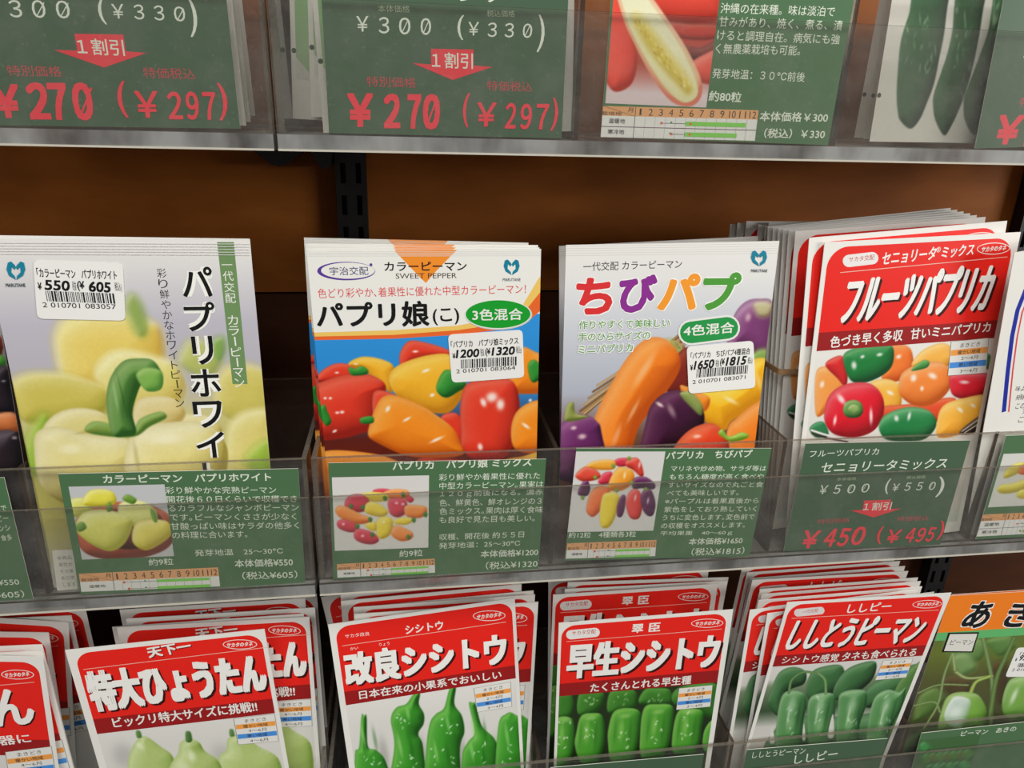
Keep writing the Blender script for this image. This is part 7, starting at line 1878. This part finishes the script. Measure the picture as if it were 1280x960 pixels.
def body_of(sheet, w, h, thin, bulge, m, nu=7, nv=9):
    # an envelope: flat printed face, the back side filled out a little by the seeds, thin sealed rims
    us, vs_ = np.linspace(-w/2, w/2, nu), np.linspace(0, h, nv); V = []; F = []
    for side in (0, 1):
        for v in vs_:
            for u in us: V.append((u, 0.0 if side == 0 else thin+bulge*max(0, 1-(2*u/w)**2)**.7*max(0, 1-(2*v/h-1)**4), v))
    n = nu*nv; I = lambda s, j, i: s*n+j*nu+i
    for j in range(nv-1):
        for i in range(nu-1):
            F.append((I(0, j, i), I(0, j, i+1), I(0, j+1, i+1), I(0, j+1, i))); F.append((I(1, j, i), I(1, j+1, i), I(1, j+1, i+1), I(1, j, i+1)))
    for j in range(nv-1):
        F.append((I(0, j, 0), I(0, j+1, 0), I(1, j+1, 0), I(1, j, 0))); F.append((I(0, j, nu-1), I(1, j, nu-1), I(1, j+1, nu-1), I(0, j+1, nu-1)))
    for i in range(nu-1):
        F.append((I(0, 0, i), I(1, 0, i), I(1, 0, i+1), I(0, 0, i+1))); F.append((I(0, nv-1, i), I(0, nv-1, i+1), I(1, nv-1, i+1), I(1, nv-1, i)))
    sheet.solid(V, F, m)
def printed_mesh(key, name, thin, bulge, paper):
    d = PRINT[key]; s = Sheet(); col = None
    body_of(s, d['w'], d['h'], thin, bulge, paper, *((7, 9) if bulge else (2, 2)))
    ops = list(d['ops'])
    if key.startswith('c_') or key.startswith('s_'): s.op(ops.pop(0))
    if 'pic' in d:
        uv, f, c = paint(d['pic'], len(key)*7+ord(key[0])); start = s.n; s.add(uv.tolist(), f, PICTURE); col = (start, c)
    for o in ops: s.op(o)
    s.clip(d['w'], d['h'])
    return s.mesh(name, col), s.k
def sticker_mesh(key, k0):
    d = PRINT[key]['sticker']; c = np.array(d['cor']); s = Sheet(); r = .10; ring = []
    for i in range(4):
        a, b, e = c[i], c[i-1], c[(i+1) % 4]; p0, p1 = a+(b-a)*r, a+(e-a)*r*(1.0 if i % 2 == 0 else 1.0)
        L1, L2 = np.linalg.norm(b-a), np.linalg.norm(e-a); rr = .10*min(L1, L2); p0, p1 = a+(b-a)/L1*rr, a+(e-a)/L2*rr
        for t in np.linspace(0, 1, 5): ring.append((1-t)**2*p0+2*t*(1-t)*a+t*t*p1)
    n = len(ring); y1 = -STEP*1000*(k0+1); y0 = y1-.10
    V = [(p[0], y0, p[1]) for p in ring]+[(p[0], y1, p[1]) for p in ring]
    s.solid(V, [tuple(range(n)), tuple(range(2*n-1, n-1, -1))]+[(i, n+i, n+(i+1) % n, (i+1) % n) for i in range(n)], ink('ecebe6'))
    s.k = int(-y0/1000/STEP)+2
    for o in d['ops']: s.op(o)
    w = PRINT[key]['w']; s.v = [(min(x, w/2-.3), y, z) for x, y, z in s.v]
    return s.mesh('price_sticker')
def pose(x, y, z, turn, lean, tilt):
    a, l, t = map(math.radians, (turn, lean, tilt))
    u0 = Vector((math.cos(a), math.sin(a), 0)); b = Vector((-math.sin(a), math.cos(a), 0))
    v0 = Vector((0, 0, 1))*math.cos(l)+b*math.sin(l)
    u = u0*math.cos(t)+v0*math.sin(t); v = v0*math.cos(t)-u0*math.sin(t); back = v.cross(u)
    m = Matrix((u, back, v)).transposed().to_4x4(); m.translation = Vector((x, y, z))/1000
    return m

# ------------------------------------------------------------------ the packets
ORD = ('front', 'second', 'third', 'fourth', 'fifth', 'sixth', 'seventh', 'eighth', 'ninth', 'tenth')
NAMES = {  # key: (what the packet looks like, where its stack stands)
 'dark': ('dark seed packet with aubergines and an orange band, at the left edge', ''),
 'cream': ('pale seed packet with cream peppers and a tall vertical title', 'the cream pepper stack'),
 'tri': ('white seed packet with an orange triangle and red and yellow peppers', 'the orange triangle stack'),
 'chibi': ('white seed packet with four-coloured letters and a big orange pepper', 'the coloured letters stack'),
 'fruit': ('red-headed seed packet with glossy round mixed peppers', 'the round mixed peppers stack'),
 'back': ('seed packet showing its white text side with blue and red rules', ''),
 'gourdL': ('red-headed seed packet cut by the left edge', 'the bottom left corner stack'),
 'gourd': ('red-headed seed packet with pale green gourds', 'the pale gourd stack'),
 'kairyo': ('red-headed seed packet with long wrinkled peppers on white', 'the wrinkled pepper stack'),
 'wase': ('red-headed seed packet with rows of plump green peppers', 'the plump green pepper stack'),
 'shishi': ('red-headed seed packet with dark glossy peppers and a slanted title', 'the slanted title stack'),
 'akino': ('orange-headed seed packet with a green pepper on its vine', 'the orange-headed stack'),
 'tA': ('white seed packet behind the 270 yen card at the upper left', 'the stack behind the upper left 270 yen card'),
 'tB': ('white and pale green seed packet behind the second 270 yen card', 'the stack behind the second 270 yen card'),
 'tC': ('white seed packet behind the red cucumber card', ''),
 'tD': ('white seed packet with three dark green cucumbers', 'the dark cucumber stack'),
}
def packet_label(key, i, n):
    look, stack = NAMES[key]
    if n == 1: return look
    if i == 0: return look+', front of its stack'
    if i < 10: return '%s packet from the front of %s' % (ORD[i] if i > 1 else 'second', stack)
    return None
def build_stack(key, poses):
    thin, bulge = .28, .75
    me, k = printed_mesh(key, 'seed_packet', thin, bulge, PAPER); n = len(poses)
    for i, p in enumerate(poses):
        group = 'seed packets in '+NAMES[key][1] if n > 1 else None
        if i == 0 and 'sticker' in PRINT[key]:
            root = empty('seed_packet'); root.matrix_world = pose(*p)
            link('envelope', me, root); st = link('price_sticker', sticker_mesh(key, k), root); st['label'] = 'white barcode price sticker'
        else:
            root = link('seed_packet', me); root.matrix_world = pose(*p)
        tag(root, packet_label(key, i, n) or 'packet deep at the back of '+NAMES[key][1], 'seed packet', group)
for key, poses in STACKS.items(): build_stack(key, poses)

# ------------------------------------------------------------------ rubber bands round the two bundles of mixed pepper packets
def rubber_band(label, first, last, v, wide=.0026, thick=.0008):
    A, B = STACKS['fruit'][first], STACKS['fruit'][last]; w = PRINT['fruit']['w']/2000
    mid = [p[0]/1000-v*math.sin(math.radians(p[5]))-A[0]/1000 for p in STACKS['fruit'][first:last+1]]
    xl, xr = min(mid)-w-.0003, max(mid)+w+.0003
    depth = (B[1]-A[1])/1000+.0018; y0 = -.0007; r = .0012; loop = []
    for cx, cy, a0 in ((xr-r, y0+r, -90), (xr-r, depth-r, 0), (xl+r, depth-r, 90), (xl+r, y0+r, 180)):
        for t in (0, 30, 60, 90): a = math.radians(a0+t); loop.append((cx+r*math.cos(a), cy+r*math.sin(a), math.cos(a), math.sin(a)))
    V = []; F = []; n = len(loop)
    for x, y, nx, ny in loop:
        V += [(x+nx*thick, y+ny*thick, v-wide/2), (x+nx*thick, y+ny*thick, v+wide/2), (x, y, v+wide/2), (x, y, v-wide/2)]
    for i in range(n):
        for q in range(4): F.append((4*i+q, 4*i+(q+1) % 4, 4*((i+1) % n)+(q+1) % 4, 4*((i+1) % n)+q))
    me = bpy.data.meshes.new('rubber_band'); me.from_pydata(V, [], F); me.materials.append(RUBBER)
    o = link('rubber_band', me); o.matrix_world = pose(A[0], A[1], A[2], A[3], A[4], 0); tag(o, label, 'rubber band', 'tan rubber bands round packet bundles')
rubber_band('tan rubber band round the nearer bundle of mixed pepper packets', 2, 7, .082)
rubber_band('tan rubber band round the bundle beside the coloured letters packet', 8, 15, .083)

# ------------------------------------------------------------------ price cards in the tray pockets
CARD_NAMES = {
 'c_cream': 'green price card with cream peppers in a basket', 'c_tri': 'green price card with a heap of small mixed peppers, under the orange triangle packet',
 'c_chibi': 'green price card with peppers including purple ones on white', 'c_fruit': 'green sale card reading 450 yen in red',
 'c_long': 'green price card with long yellow peppers at the right edge', 'c_dark': 'green price card cut by the left edge in the middle row',
 's_left': 'green 270 yen sale card at the upper left corner', 's_right': 'green 270 yen sale card just right of the gap between upper trays',
 'c_red': 'green price card with a cut red cucumber and sowing chart', 's_cuke': 'green sale card overlapping the dark cucumber packet, upper right corner',
 's_wase': 'plain green card under the plump green peppers, bottom row', 's_shishi': 'green card under the dark glossy peppers, bottom row', 'c_akino': 'green card with leafy picture in the bottom right corner'}
for key, (x, z, tilt) in CARDS.items():
    me, k = printed_mesh(key, 'price_card', .30, 0, PAPER)
    o = link('price_card', me); o.matrix_world = pose(x, 0.15, z, 0, 0, tilt)
    tag(o, CARD_NAMES[key], 'price card', 'green price cards in the tray pockets')
